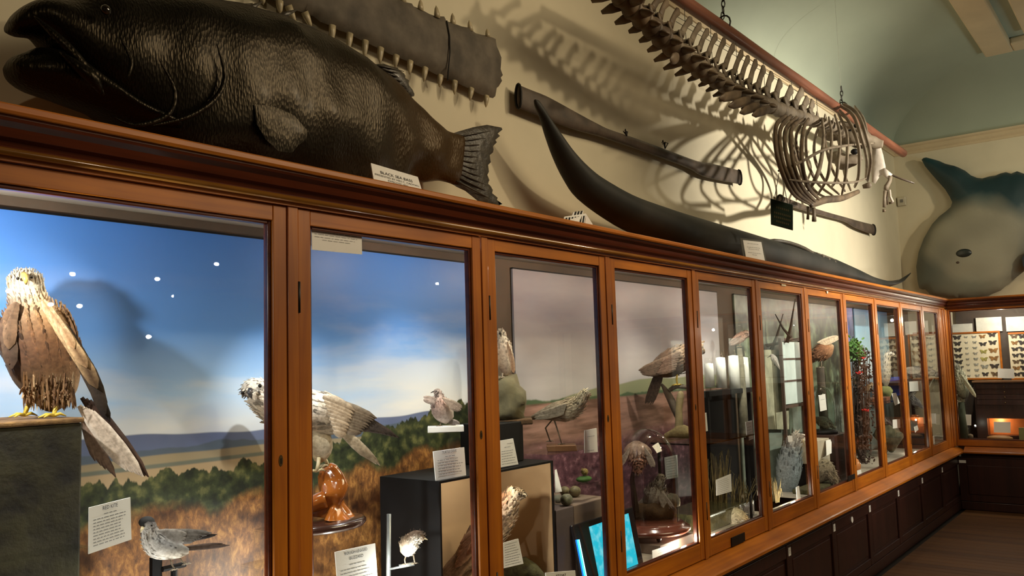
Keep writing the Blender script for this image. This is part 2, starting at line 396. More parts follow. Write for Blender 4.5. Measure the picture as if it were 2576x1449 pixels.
CREAMTR = plain('cream_moulding', (.62, .50, .32), .6, var=.08, scale=4)
m = MB(); NS = 18
def rect(t):
    i = RUN*(1-math.cos(t)); z = ZC+(ZF-ZC)*math.sin(t)
    return [V((X0+i, Y0+i, z)), V((X1-i, Y0+i, z)), V((X1-i, Y1-i, z)), V((X0+i, Y1-i, z))]
for sd in range(4):
    vs_ = []
    for q in range(NS+1):
        r_ = rect(math.pi/2*q/NS); vs_ += [r_[sd], r_[(sd+1) % 4]]
    m.add(vs_, [(2*q, 2*q+2, 2*q+3, 2*q+1) for q in range(NS)])
cove = struct('ceiling', m, CEILG, smooth=True)
# flat ceiling round the lantern
fx0, fx1, fy0, fy1 = X0+RUN, X1-RUN, Y0+RUN, Y1-RUN
ox0, ox1, oy0, oy1 = fx0+.75, fx1-.50, fy0+.75, fy1-.50
m = MB()
for a, b in (((fx0, fy0), (fx1, oy0)), ((fx0, oy1), (fx1, fy1)), ((fx0, oy0), (ox0, oy1)), ((ox1, oy0), (fx1, oy1))):
    m.box((a[0], a[1], ZF), (b[0], b[1], ZF+.02))
m.build('flat_ceiling', CEILG, cove)
m = MB(); m.box((ox0-.02, oy0-.02, ZF+.9), (ox1+.02, oy1+.02, ZF+.95))
for a, b in (((ox0-.02, oy0-.02), (ox1+.02, oy0)), ((ox0-.02, oy1), (ox1+.02, oy1+.02)), ((ox0-.02, oy0), (ox0, oy1)), ((ox1, oy0), (ox1+.02, oy1))): m.box((a[0], a[1], ZF), (b[0], b[1], ZF+.95))
m.build('lantern_well', plain('night_blue_lantern', (.02, .024, .04), .6), cove)
def ring(x0, x1, y0, y1, wd, z0, z1):
    m = MB()
    m.box((x0, y0, z0), (x1, y0+wd, z1)); m.box((x0, y1-wd, z0), (x1, y1, z1)); m.box((x0, y0+wd, z0), (x0+wd, y1-wd, z1)); m.box((x1-wd, y0+wd, z0), (x1, y1-wd, z1)); return m
struct('trim_1', ring(ox0-.62, ox1+.62, oy0-.62, oy1+.60, .24, ZF-.07, ZF-.001), CREAMTR, bevel=.015)
struct('trim_2', ring(ox0-.22, ox1+.22, oy0-.22, oy1+.22, .22, ZF-.09, ZF-.001), CREAMTR, bevel=.015)
m = MB()
prof = [(0, 3.86), (-.012, 3.86), (-.012, 3.885), (-.03, 3.90), (-.03, 3.935), (-.05, 3.95), (-.055, 3.969), (0, 3.969)]
m.prism_x([(Y1+y, z) for y, z in prof], X0, X1)
m.slab([(X1+y, Y0, z) for y, z in prof], (0, Y1-Y0, 0)); struct('trim_3', m, CREAMTR)
# floor: boards run across the room
m = MB(); m.box((X0, Y0, -.05), (X1, Y1, -.021)); fl = struct('floor', m, plain('floor_gap', (.01, .006, .004), .9))
m_, nt, b = nmat('floor_boards'); setp(b, .55, 0, 0, .3)
oi = nt.nodes.new('ShaderNodeObjectInfo'); f = noise_n(nt, texco(nt, (16, .7, 1)), 2, 5)
L(nt, mix(nt, .5, ramp(nt, f, [(.3, (.05, .020, .007)), (.7, (.15, .065, .020))]), ramp(nt, oi.outputs['Random'], [(0, (.05, .020, .007)), (1, (.17, .078, .024))])), b.inputs['Base Color'])
FLOORM = m_; pw = .105; proto = None
for i in range(92):
    x = .2+i*pw
    if proto is None:
        m = MB(); m.box((0+.002, -4.2, -.02), (pw-.002, -.06, 0)); proto = m.build('plank', FLOORM, fl, bevel=.002)
        m2 = proto.data; offs = V((0, 0, 0)); base_loc = V(proto.location)
        proto.location = base_loc+V((x, 0, 0))
    else:
        o = proto.copy(); COL.objects.link(o); o.location = base_loc+V((x, 0, 0))
m = MB(); m.box((X0, Y0, -.02), (X1, -4.203, 0)); m.box((X0, -4.2, -.02), (.198, Y1, 0)); m.build('far_boards', FLOORM, fl)

# ================================================================== THE LONG CASE
ZG0, ZG1, ZD0, ZD1 = .72, 2.005, .642, 2.048
PIT = .8135; XD = 1.445
def door_edges(k): 
    l = XD+PIT*(k-1); r = l+PIT-.034
    return l, min(r, 9.46)
cabn = thing('display_cabinet', (4.7, .23, 0), 'long glazed orange-brown wooden display cabinet running down the left wall', 'cabinet')
XA = -1.1
crn = [(.02, 2.052), (-.008, 2.052), (-.008, 2.058), (-.022, 2.061), (-.026, 2.068), (-.022, 2.076), (-.014, 2.079), (-.018, 2.088), (-.032, 2.094), (-.036, 2.102), (-.040, 2.112), (-.052, 2.122), (-.056, 2.128), (-.056, 2.133), (-.050, 2.134), (-.062, 2.137), (-.062, 2.152), (.02, 2.152)]
m = MB(); m.prism_x(crn[3:12]+[(.02, 2.112)]+[(.02, 2.061)], XA, 9.755+.02); m.build('cornice_moulding', MAHOG_X, cabn)
m = MB(); m.prism_x([(.02, 2.112), (-.040, 2.112), (-.052, 2.122), (-.056, 2.128), (-.056, 2.134), (.02, 2.134)], XA, 9.775); m.build('cornice_cove', MAHOG_X, cabn)
m = MB(); m.prism_x([(.49, 2.134), (-.066, 2.134), (-.070, 2.139), (-.070, 2.150), (-.066, 2.154), (.49, 2.154)], XA, 9.755+.45); m.build('top_board', OAK_X, cabn)
m = MB(); m.tube([(XA, -.020, 2.0665), (9.76, -.020, 2.0665)], .0085, 10); m.build('cornice_bead', wood('bead_oak', (.36, .17, .03), (.24, .09, .018), 'X', .18, 1), cabn, smooth=True)
m = MB(); m.box((XA, -.010, 2.0495), (9.76, .03, 2.0610)); m.build('head_rail', OAK_X, cabn)
m = MB(); m.prism_x([(.03, .640), (-.002, .636), (-.085, .598), (-.092, .592), (-.092, .578), (-.086, .574), (.03, .574)], XA, 9.755+.09); m.build('sill', OAK_X, cabn)
m = MB(); m.prism_x([(.03, .574), (-.055, .574), (-.048, .560), (-.028, .548), (-.028, .53), (.03, .53)], XA, 9.755+.03); m.build('sill_moulding', MAHOG_Z, cabn)
m = MB(); m.box((XA, .47, .03), (X1-.006, .49, 2.133)); m.build('back_board', plain('brown_lining', (.11, .08, .055), .75, var=.1), cabn)
m = MB(); m.box((XA, .0, 2.075), (X1-.012, .469, 2.133)); m.build('case_ceiling', CASE_IN, cabn)
m = MB(); m.box((XA, .032, .60), (X1-.012, .469, .70)); m.build('case_floor', plain('case_floor_board', (.42, .37, .30), .55, var=.08), cabn)
m = MB(); m.box((XA-.02, -.02, .0), (XA, .49, 2.133)); m.build('end_panel', OAK_Z, cabn)
# cupboard fronts under the sill
m = MB(); m.box((XA, -.012, .02), (9.755, .03, .53)); m.build('base_board', MAHOG_Z, cabn)
m = MB(); m.box((XA, -.026, .005), (9.755, -.012, .085)); m.build('plinth', MAHOG_Z, cabn, bevel=.004)
for k in range(-6, 7):
    xl = 4.888+.816*k-.045; xr = xl+.816
    m = MB(); xr = min(xr, 9.74)
    if xr-xl > .2:
        m.box((xl+.004, -.026, .09), (xl+.085, -.0121, .525)); m.box((xl+.085, -.026, .455), (xr-.004, -.0121, .525)); m.box((xl+.085, -.026, .09), (xr-.004, -.0121, .14))
        d = m.build('cupboard_door', MAHOG_Z, cabn, bevel=.003)
        m = MB(); m.box((xl+.11, -.020, .165), (xr-.03, -.0122, .43)); m.build('raised_panel', MAHOG_Z, d, bevel=.006)
for k in range(0, 6):
    x = 4.888+.816*k; m = MB(); m.box((x-.018, -.029, .462), (x+.018, -.0262, .508)); t = m.build('number_tag', PAPER, cabn)
    m = MB(); m.box((x-.006, -.0298, .475), (x-.003, -.0291, .495)); m.box((x+.001, -.0298, .475), (x+.006, -.0291, .478)); m.box((x+.001, -.0298, .492), (x+.006, -.0291, .495)); m.build('number', GREYINK, t)
m = MB(); c = V((6.082, -.028, .476)); m.tube([c, c+V((0, -.003, 0))], .021, 16); m.build('round_tag', PAPER, cabn)

def frame_door(name, parent, O, U, N, wd, z0, z1, gz0, gz1, sl, sr, matZ, matX, key=None, hinge=None, thick=.034, glass_on=True):
    """door lying on plane through O spanned by U (along) and z; N points to the viewer"""
    def P(u, n, z): return O+U*u+N*n+V((0, 0, z))
    def bar(m, u0, u1, za, zb, n0, n1):
        q = [P(u0, n0, za), P(u1, n0, za), P(u1, n0, zb), P(u0, n0, zb)]; m.slab(q, N*(n1-n0))
    d = bpy.data.objects.new(name, None); COL.objects.link(d); d.parent = parent; d['org'] = parent['org']; d.empty_display_size = .05
    for u0, u1 in ((0, sl), (wd-sr, wd)): m = MB(); bar(m, u0, u1, z0, z1, -thick, 0); m.build('stile', matZ, d, bevel=.0025)
    for nm, za, zb in (('top_rail', gz1, z1), ('bottom_rail', z0, gz0)):
        m = MB(); bar(m, sl, wd-sr, za, zb, -thick, -.0012); m.build(nm, matX, d, bevel=.002)
    # stepped glazing bead inside the frame
    m = MB(); e = .010
    bar(m, sl, sl+e, gz0, gz1, -thick+.004, -.009); bar(m, wd-sr-e, wd-sr, gz0, gz1, -thick+.004, -.009)
    bar(m, sl+e, wd-sr-e, gz1-e, gz1, -thick+.004, -.009); bar(m, sl+e, wd-sr-e, gz0, gz0+e, -thick+.004, -.009)
    m.build('glazing_bead', MAHOG_X, d, bevel=.003)
    if glass_on:
        m = MB(); q = [P(sl+.004, -.022, gz0+.004), P(wd-sr-.004, -.022, gz0+.004), P(wd-sr-.004, -.022, gz1-.004), P(sl+.004, -.022, gz1-.004)]
        m.add(q, [(0, 1, 2, 3)]); m.build('glass_pane', GLASS, d)
    if key is not None:
        m = MB(); a = [P(key+.0065*math.cos(t), .001, 1.37+.015*math.sin(t)) for t in [2*math.pi*i/16 for i in range(16)]]; m.slab(a, -N*.003)
        k = m.build('keyhole_plate', BRASS, d)
        m = MB(); bar(m, key-.0014, key+.0014, 1.362, 1.376, .0012, .0016); m.build('keyhole', BLACK, d)
    if hinge is not None:
        for zz in (1.76, .82):
            m = MB(); m.tube([P(hinge, .002, zz), P(hinge, .002, zz+.085)], .0045, 8); m.build('hinge', DARKMET, d, smooth=True)
    return d
UX, NY = V((1, 0, 0)), V((0, -1, 0))
for k in range(-2, 11):
    l, r = door_edges(k)
    frame_door('door', cabn, V((l+.0015, 0, 0)), UX, NY, r-l-.003, ZD0, ZD1, ZG0, ZG1, .0435, .0435, OAK_Z, OAK_X, key=(r-l-.025) , hinge=.001)
    m = MB(); m.box((r, -.004, ZD0-.004), (r+.034 if r < 9.4 else 9.50, .04, ZD1+.003)); m.build('door_post', OAK_Z, cabn, bevel=.002)
    if k in (1,): pass
m = MB()
for xa, xb, y in ((9.50, 9.60, -.004), (9.605, 9.66, -.012), (9.665, 9.756, -.02)): m.box((xa, y, ZD0-.004), (xb, .045, 2.0495))
m.build('corner_post', OAK_Z, cabn, bevel=.006)
# small plaques on the door rails
def plaque(px, py, w_, h_, mat, name, y=-.003):
    c = at(px, py, y); m = MB(); m.box((c.x-w_/2, y-.002, c.z-h_/2), (c.x+w_/2, y+.003, c.z+h_/2)); return m.build(name, mat, cabn, bevel=.0008)
plaque(1971, 716, .075, .018, plain('ivory_plaque', (.62, .50, .28), .5), 'ivory_plaque')
plaque(1857, 1357, .17, .045, DARKMET, 'brass_plaque'); plaque(2142, 1201, .16, .035, DARKMET, 'brass_plaque')
c = at(2080, 733, -.002); m = MB(); m.tube([c, c-V((0, .004, 0))], .016, 14); m.build('round_plaque', plain('ivory_disc', (.7, .62, .5), .5), cabn)

# ------------------------------------------------------------------ the case on the far wall
XP = 9.755
cabf = thing('display_cabinet', (9.98, -2.0, 0), 'glazed wooden display cabinet on the far wall holding framed butterflies', 'cabinet')
YE = -5.0
def prism_y(prof, y0, y1):
    m = MB(); m.slab([(XP+p, y0, z) for p, z in prof], (0, y1-y0, 0)); return m
prism_y(crn[3:12]+[(.02, 2.112)]+[(.02, 2.061)], YE, -.014).build('cornice_moulding', MAHOG_Y, cabf)
prism_y([(.02, 2.112), (-.040, 2.112), (-.052, 2.122), (-.056, 2.128), (-.056, 2.134), (.02, 2.134)], YE, -.05).build('cornice_cove', MAHOG_Y, cabf)
prism_y([(.49, 2.134), (-.066, 2.134), (-.070, 2.139), (-.070, 2.150), (-.066, 2.154), (.49, 2.154)], YE, -.071).build('top_board', OAK_Y, cabf)
prism_y([(.03, 2.048), (-.008, 2.048), (-.008, 2.061), (.03, 2.061)], YE, -.012).build('head_rail', MAHOG_Y, cabf)
prism_y([(.03, .640), (-.002, .636), (-.085, .598), (-.092, .592), (-.092, .578), (-.086, .574), (.03, .574)], YE, -.093).build('sill', OAK_Y, cabf)
prism_y([(.03, .574), (-.055, .574), (-.028, .548), (-.028, .53), (.03, .53)], YE, -.057).build('sill_moulding', MAHOG_Z, cabf)
m = MB(); m.box((X1-.03, YE, .03), (X1-.006, -.02, 2.133)); m.build('back_board', plain('far_case_lining', (.06, .045, .035), .8), cabf)
m = MB(); m.box((XP+.01, YE, 2.075), (X1-.031, -.012, 2.132)); m.build('case_ceiling', CASE_IN, cabf)
m = MB(); m.box((XP+.034, YE, .60), (X1-.031, -.03, .70)); m.build('case_floor', MAHOG_Z, cabf)
m = MB(); m.box((XP-.012, YE, .02), (XP+.03, -.03, .53)); m.build('base_board', MAHOG_Z, cabf)
m = MB(); m.box((XP-.026, YE, .005), (XP-.012, -.03, .085)); m.build('plinth', MAHOG_Z, cabf, bevel=.004)
UY, NX = V((0, -1, 0)), V((-1, 0, 0))
for k in range(6):
    y = -.026-k*.8135
    frame_door('door', cabf, V((XP, y, 0)), UY, NX, .776, ZD0, ZD1, 0.705, 2.03, .016, .0435, OAK_Z, OAK_Y, key=.75)
    m = MB(); m.box((XP-.004, y-.811, ZD0-.004), (XP+.04, y-.7775, ZD1-.001)); m.build('door_post', OAK_Z, cabf, bevel=.002)
    m = MB(); m.box((XP-.026, y-.776, .09), (XP-.0121, y, .525)); d = m.build('cupboard_door', MAHOG_Z, cabf, bevel=.003)
    m = MB(); m.box((XP-.034, y-.70, .16), (XP-.0262, y-.08, .45)); m.build('raised_panel', MAHOG_Z, d, bevel=.006)
m = MB(); m.box((XP-.006, -.025, ZD0-.004), (XP+.04, -.0205, 2.047)); m.build('corner_post', OAK_Z, cabf, bevel=.005)
c = atX(2421, 1161, XP-.03); m = MB(); m.box((XP-.0295, c.y-.032, c.z-.014), (XP-.0262, c.y+.032, c.z+.014)); m.build('number_tag', PAPER, cabf)

# ------------------------------------------------------------------ painted landscape boards at the back of the case
def backdrop_mat(name, kind):
    m, nt, b = nmat(name); setp(b, .45, 0, 0, .4)
    g = nt.nodes.new('ShaderNodeNewGeometry'); sx = nt.nodes.new('ShaderNodeSeparateXYZ'); L(nt, g.outputs['Position'], sx.inputs[0])
    z = sx.outputs[2]; x = sx.outputs[0]
    def n2(sc, scale, det=4, dist=0): return noise_n(nt, texco(nt, sc), scale, det, .55, dist)
    if kind == 'moor':
        zn = math_n(nt, 'MULTIPLY_ADD', n2((.5, 1, 1.4), 2.2, 4), .16); nt.nodes[-1].inputs[2].default_value = 0
        zz = math_n(nt, 'ADD', z, math_n(nt, 'SUBTRACT', zn, .08))
        sky = ramp(nt, math_n(nt, 'DIVIDE', math_n(nt, 'SUBTRACT', zz, 1.35), .75), [(0, (.52, .56, .64)), (.10, (.62, .68, .76)), (.26, (.36, .56, .85)), (.52, (.12, .32, .76)), (1, (.05, .20, .66))])
        cl = ramp(nt, n2((.45, 1, 2.6), 2.1, 5, .4), [(.44, (0, 0, 0)), (.62, (1, 1, 1))])
        lowc = math_n(nt, 'MULTIPLY', cl, math_n(nt, 'SUBTRACT', 1, math_n(nt, 'MULTIPLY', math_n(nt, 'SUBTRACT', z, 1.45), 2.2, True), True))
        sky = mix(nt, math_n(nt, 'MULTIPLY', lowc, .8), sky, (.80, .78, .74))
        # far hills, fields, trees, heath by height
        hill = math_n(nt, 'ADD', 1.40, math_n(nt, 'MULTIPLY', n2((1.1, 0, 0), 1.3, 2), .09))
        def below(col_, base, edge, soft=200):
            f_ = math_n(nt, 'MULTIPLY', math_n(nt, 'SUBTRACT', edge, z), soft, True); return mix(nt, f_, base, col_)
        c = below((.12, .15, .26), sky, math_n(nt, 'ADD', hill, -.015))
        c = below((.09, .12, .16), c, math_n(nt, 'ADD', 1.36, math_n(nt, 'MULTIPLY', n2((2.5, 0, 0), 1.5, 3), .07)))
        c = below((.30, .24, .15), c, math_n(nt, 'ADD', 1.345, math_n(nt, 'MULTIPLY', n2((1, 0, 0), 1.1, 2), .05)))
        c = below((.14, .15, .12), c, 1.352); c = below((.36, .26, .15), c, 1.340)
        trees = ramp(nt, n2((1, 1, 1), 26, 5), [(.35, (.012, .016, .010)), (.52, (.035, .045, .018)), (.72, (.14, .14, .05))])
        up = math_n(nt, 'MULTIPLY', math_n(nt, 'SUBTRACT', x, 1.7), .14); up = math_n(nt, 'MAXIMUM', up, 0)
        c = below(trees, c, math_n(nt, 'ADD', math_n(nt, 'ADD', 1.24, up), math_n(nt, 'MULTIPLY', n2((7, 0, 1), 2.2, 5), .16)))
        gr = ramp(nt, noise_n(nt, texco(nt, (11, 1, 6), rot=(0, .5, 0)), 4, 8, .72, .4), [(.30, (.035, .014, .010)), (.5, (.20, .085, .025)), (.72, (.50, .25, .07))])
        dkp = ramp(nt, n2((1.2, 1, 2.2), 2.3, 3), [(.42, (.18, .13, .12)), (.56, (1, 1, 1))])
        c = below(mix(nt, 1, gr, dkp, 'MULTIPLY'), c, math_n(nt, 'ADD', math_n(nt, 'ADD', 1.09, math_n(nt, 'MULTIPLY', up, .6)), math_n(nt, 'MULTIPLY', n2((2.2, 0, 1), 1.6, 5), .28)), 30)
    elif kind == 'heather':
        sky = ramp(nt, math_n(nt, 'DIVIDE', math_n(nt, 'SUBTRACT', z, 1.45), .65), [(0, (.46, .45, .45)), (.3, (.42, .40, .41)), (.6, (.27, .25, .30)), (1, (.32, .29, .31))])
        cl = n2((.5, 1, 2.2), 2.5, 4); sky = mix(nt, .35, sky, ramp(nt, cl, [(.35, (.18, .17, .21)), (.65, (.46, .44, .44))]))
        def below(col_, base, edge, soft=120):
            f_ = math_n(nt, 'MULTIPLY', math_n(nt, 'SUBTRACT', edge, z), soft, True); return mix(nt, f_, base, col_)
        hill = math_n(nt, 'ADD', 1.37, math_n(nt, 'MULTIPLY', math_n(nt, 'SUBTRACT', x, 3.1, True), .09))
        c = below((.22, .24, .14), sky, math_n(nt, 'ADD', hill, math_n(nt, 'MULTIPLY', n2((1, 0, 0), 1, 2), .1)))
        c = below((.06, .10, .05), c, math_n(nt, 'ADD', 1.41, math_n(nt, 'MULTIPLY', n2((3, 0, 0), 2, 4), .06)))
        c = below(ramp(nt, n2((1, 1, 7), 4, 4), [(.35, (.13, .07, .05)), (.65, (.34, .20, .16))]), c, 1.425)
        c = below(ramp(nt, n2((1, 1, 1.5), 22, 6), [(.32, (.045, .018, .030)), (.55, (.14, .062, .085)), (.75, (.40, .22, .27))]), c, math_n(nt, 'ADD', 1.22, math_n(nt, 'MULTIPLY', n2((1.5, 0, 1), 2, 3), .08)), 14)
    elif kind == 'wood':
        c = mix(nt, .6, ramp(nt, n2((1, 1, .7), 11, 6), [(.3, (.010, .011, .006)), (.5, (.04, .045, .022)), (.7, (.17, .20, .12))]), ramp(nt, n2((5, 1, .35), 2, 3), [(.42, (.04, .03, .02)), (.55, (.5, .52, .42))]), 'MULTIPLY')
        sk = ramp(nt, n2((1.3, 1, 2), 2.4, 3), [(.52, (0, 0, 0)), (.70, (.13, .18, .13))])
        c = mix(nt, 1, c, sk, 'ADD')
        f_ = math_n(nt, 'MULTIPLY', math_n(nt, 'SUBTRACT', 1.28, z), 8, True); c = mix(nt, f_, c, ramp(nt, n2((1, 1, 3), 3, 5), [(.35, (.07, .085, .07)), (.65, (.18, .22, .19))]))
    elif kind == 'dusk':
        c = ramp(nt, math_n(nt, 'DIVIDE', math_n(nt, 'SUBTRACT', z, 1.1), 1), [(0, (.02, .02, .02)), (.25, (.08, .09, .09)), (.5, (.22, .30, .38)), (.8, (.10, .14, .52)), (1, (.08, .08, .5))])
        c = mix(nt, .6, c, ramp(nt, n2((1, 1, 1.4), 7, 5), [(.35, (.05, .06, .06)), (.6, (.6, .6, .7))]), 'MULTIPLY')
    else:
        c = ramp(nt, math_n(nt, 'DIVIDE', math_n(nt, 'SUBTRACT', z, 1.0), 1.1), [(0, (.10, .13, .12)), (.3, (.16, .24, .30)), (.42, (.55, .64, .70)), (.6, (.34, .52, .62)), (.85, (.16, .34, .52)), (1, (.10, .20, .5))])
    L(nt, c, b.inputs['Base Color']); return m
def board(x0_, x1_, mat, label, y=.455, z1=2.035):
    m = MB(); m.box((x0_, y, .71), (x1_, y+.010, z1)); o = m.build('backdrop_board', mat, None, label=label, cat='picture')
    m = MB(); m.box((x0_, y-.003, z1), (x1_, y+.010, z1+.006)); m.build('edge_strip', BLACK, o); return o
xb = lambda px, py=800: at(px, py, .455).x
board(-1.0, 2.86, backdrop_mat('painted_moor_scene', 'moor'), 'painted backdrop of blue sky, hills and brown moor grass behind the kite and buzzard')
board(xb(1293), xb(1806), backdrop_mat('painted_heather_scene', 'heather'), 'painted backdrop of grey sky over purple heather moor')
board(xb(1846)+.02, xb(2125), backdrop_mat('painted_wood_scene', 'wood'), 'painted woodland backdrop with pale green trees')
board(xb(2127), 8.1, backdrop_mat('painted_dusk_scene', 'dusk'), 'painted violet blue evening sky behind berries and foliage')
board(8.15, 9.3, backdrop_mat('painted_sea_scene', 'sea'), 'painted pale blue sea backdrop behind the standing grebe')

# ================================================================== ON TOP OF THE CASE AND ON THE WALL
class PY:
    """the plane y = Y, parallel to the wall"""
    def __init__(s, Y): s.Y = Y; s.n = V((0, -1, 0)); s.u = V((1, 0, 0)); s.m = .001
    def at(s, px, py, off=0): return at(px, py, s.Y-off)
ZT = 2.155
# ---- sea bass
def fishmat():
    m, nt, b = nmat('bass_skin'); setp(b, .35, 0, .05, .26); b.inputs['Coat Roughness'].default_value = .22
    v = texco(nt, (1.2, 1, .42), rot=(0, .25, 0)); vo = nt.nodes.new('ShaderNodeTexVoronoi'); vo.inputs['Scale'].default_value = 150; L(nt, v, vo.inputs[0])
    f = noise_n(nt, texco(nt), 5, 5)
    sx = nt.nodes.new('ShaderNodeSeparateXYZ'); g_ = nt.nodes.new('ShaderNodeNewGeometry'); L(nt, g_.outputs['Position'], sx.inputs[0])
    fx = math_n(nt, 'ADD', math_n(nt, 'MULTIPLY', math_n(nt, 'SUBTRACT', sx.outputs[0], 1.35), .75), math_n(nt, 'MULTIPLY', f, .5))
    L(nt, ramp(nt, fx, [(.3, (.003, .003, .0025)), (.65, (.012, .008, .004)), (.95, (.045, .024, .008))]), b.inputs['Base Color'])
    h = math_n(nt, 'ADD', vo.outputs[0], math_n(nt, 'MULTIPLY', noise_n(nt, texco(nt), 11, 6), .7)); bump(nt, b, h, .34, .004); b.inputs['Specular Tint'].default_value = (1, .78, .48, 1); return m
BASS = fishmat()
FINM = plain('fin_skin', (.055, .045, .028), .45, var=.4, scale=40, coat=.2, bmp=.5, c2=(.018, .014, .009))
YF = .27; fp = PY(YF)
fish = thing('mounted_fish', (1.6, YF, ZT), 'huge dark brown mounted sea bass with open mouth lying on top of the case', 'fish')
def zline(px, Y, z):
    """pixel row where height z stands at pixel column px"""
    lo, hi = 100, 1000
    for _ in range(30):
        mid = (lo+hi)/2
        if at(px, mid, Y).z > z: lo = mid
        else: hi = mid
    return lo
top = [(24, 52), (40, 28), (75, 8), (130, -2), (220, -12), (330, -18), (450, -8), (560, 8), (610, 18), (700, 42), (728, 60), (800, 90), (857, 118), (925, 158), (980, 203), (1028, 246), (1070, 288), (1109, 325), (1135, 335), (1160, 340)]
bot = [(28, 78), (50, 88), (100, 100), (140, 150), (200, 215), (262, 272), (330, 322), (450, 0), (560, 0), (610, 0), (700, 0), (760, 0), (840, 0), (925, 0), (980, 0), (1020, 458), (1070, 458), (1105, 454), (1130, 460), (1150, 468)]
bot = [(x, y if y else zline(x, YF, ZT+.012)) for x, y in bot]
def zero(n): return (0,)*n
dep = [.03, .05, .07, .085, .10, .115, .13, .14, .145, .145, .145, .14, .13, .115, .095, .075, .06, .045, .035, .025]
def bodyloft(mb, top, bot, dep, Y, seg=28, k=4, jit=.0, sq=.85):
    rows = cat_rom([(*a, *b, d) for a, b, d in zip(top, bot, dep)], k); vs_ = []
    for tx, ty, bx, by, d in rows:
        A, B = at(tx, ty, Y), at(bx, by, Y); c = (A+B)/2; h = (A-B)/2
        for j in range(seg):
            th = 2*math.pi*j/seg; cs, sn = math.cos(th), math.sin(th)
            p = c+h*cs+V((0, -d*math.copysign(abs(sn)**sq, sn), 0))
            if jit: p += V((0, -jit*noise.noise(p*9), 0))
            vs_.append(p)
    n = len(rows); fs = [(i*seg+j, (i+1)*seg+j, (i+1)*seg+(j+1) % seg, i*seg+(j+1) % seg) for i in range(n-1) for j in range(seg)]
    fs += [tuple(range(seg)), tuple(range((n-1)*seg, n*seg))[::-1]]
    mb.add(vs_, fs)
m = MB(); bodyloft(m, top, bot, dep, YF, jit=.02); m.build('body', BASS, fish, smooth=True)
# lower jaw
lt = [(20, 158), (30, 143), (60, 132), (95, 122), (150, 140), (210, 190), (300, 262), (380, 300)]
lb = [(20, 176), (40, 205), (90, 232), (150, 252), (210, 272), (262, 290), (330, 322), (420, 350)]
m = MB(); bodyloft(m, lt, lb, [.03, .05, .075, .09, .10, .11, .115, .11], YF, jit=.015); m.build('lower_jaw', BASS, fish, smooth=True)
# lip, cheek and gill folds
def fold(pts, r, Y, name='gill_fold'):
    m = MB(); m.tube([at(x, y, Y_) for x, y, Y_ in cat_rom([(x, y, yy) for (x, y), yy in zip(pts, Y)], 4)], [r*math.sin(math.pi*(i+.6)/(4*(len(pts)-1)+1.6)) for i in range(4*(len(pts)-1)+1)], 8); m.build(name, BASS, fish, smooth=True)
fold([(85, 40), (130, 80), (180, 130), (235, 195), (262, 240)], .012, [.20, .18, .165, .155, .155], 'upper_lip')
fold([(150, 130), (200, 170), (235, 200), (255, 235)], .016, [.17, .15, .14, .15], 'jaw_bone')
fold([(400, 150), (440, 230), (420, 290), (340, 315), (280, 290)], .007, [.125, .125, .13, .14, .16])
fold([(545, 110), (565, 190), (540, 250), (470, 295), (370, 318)], .008, [.122, .122, .125, .13, .14])
fold([(300, 90), (330, 150), (320, 200)], .006, [.14, .135, .135])
m = MB(); e = at(266, 25, .145); m.ball(e, (.013, .010, .013)); m.build('eye', EYEB, fish, smooth=True)
# fins
def fin(name, outline, Y, th=.012, grid=.02, par=fish, mat=FINM, ribs=None):
    m = MB(); pillow(m, [at(x, y, Y) for x, y in outline], (0, -1, 0), th, grid, back=.6, rough=.3)
    o = m.build(name, mat, par, smooth=True)
    if ribs:
        m = MB()
        for a, b in ribs: m.tube([at(a[0], a[1], Y-th*.8), at((a[0]+b[0])/2, (a[1]+b[1])/2-1, Y-th*1.2), at(b[0], b[1], Y-th*.3)], [.004, .003, .0012], 5)
        m.build('fin_rays', mat, o, smooth=True)
    return o
tl = [(1140, 335), (1155, 330), (1190, 320), (1225, 314), (1262, 321), (1264, 326), (1252, 336), (1258, 342), (1246, 352), (1250, 358), (1240, 368), (1240, 384), (1232, 390), (1234, 404), (1228, 415), (1230, 432), (1226, 440), (1231, 452), (1228, 462), (1240, 478), (1238, 486), (1252, 497), (1250, 503), (1264, 513), (1256, 516), (1267, 520), (1262, 527), (1240, 522), (1205, 508), (1170, 480), (1148, 470), (1128, 455)]
fin('tail_fin', tl, YF, .016, .022, ribs=[((1148, 345+t*11), (1246-(5-abs(t-5))*5, 328+t*18)) for t in range(0, 11)])
fin('rear_dorsal_fin', [(935, 162), (965, 160), (1000, 172), (1018, 186), (1020, 196), (1029, 202), (1027, 212), (1038, 226), (1042, 242), (1030, 245), (1012, 232), (985, 205), (955, 182)], YF-.01, .014, .018, ribs=[((950+6*t, 165+8*t), (1016+4*t, 180+11*t)) for t in range(6)])
m = MB()
for (bx, by), (tx, ty) in (((600, 24), (636, 8)), ((622, 28), (660, 4)), ((655, 36), (680, 27)), ((700, 46), (751, 23)), ((728, 60), (798, 70)), ((760, 78), (825, 86)), ((800, 96), (840, 104)), ((835, 114), (868, 121))):
    m.tube([at(bx, by, YF), at((bx+tx)/2, (by+ty)/2-1, YF), at(tx, ty, YF)], [.013, .008, .001], 7, flat=.5)
m.build('dorsal_spines', FINM, fish, smooth=True)
fin('pectoral_fin', [(640, 262), (690, 268), (740, 290), (775, 330), (770, 350), (748, 368), (735, 385), (700, 380), (668, 350), (645, 310)], .122, .004, .02, mat=BASS)
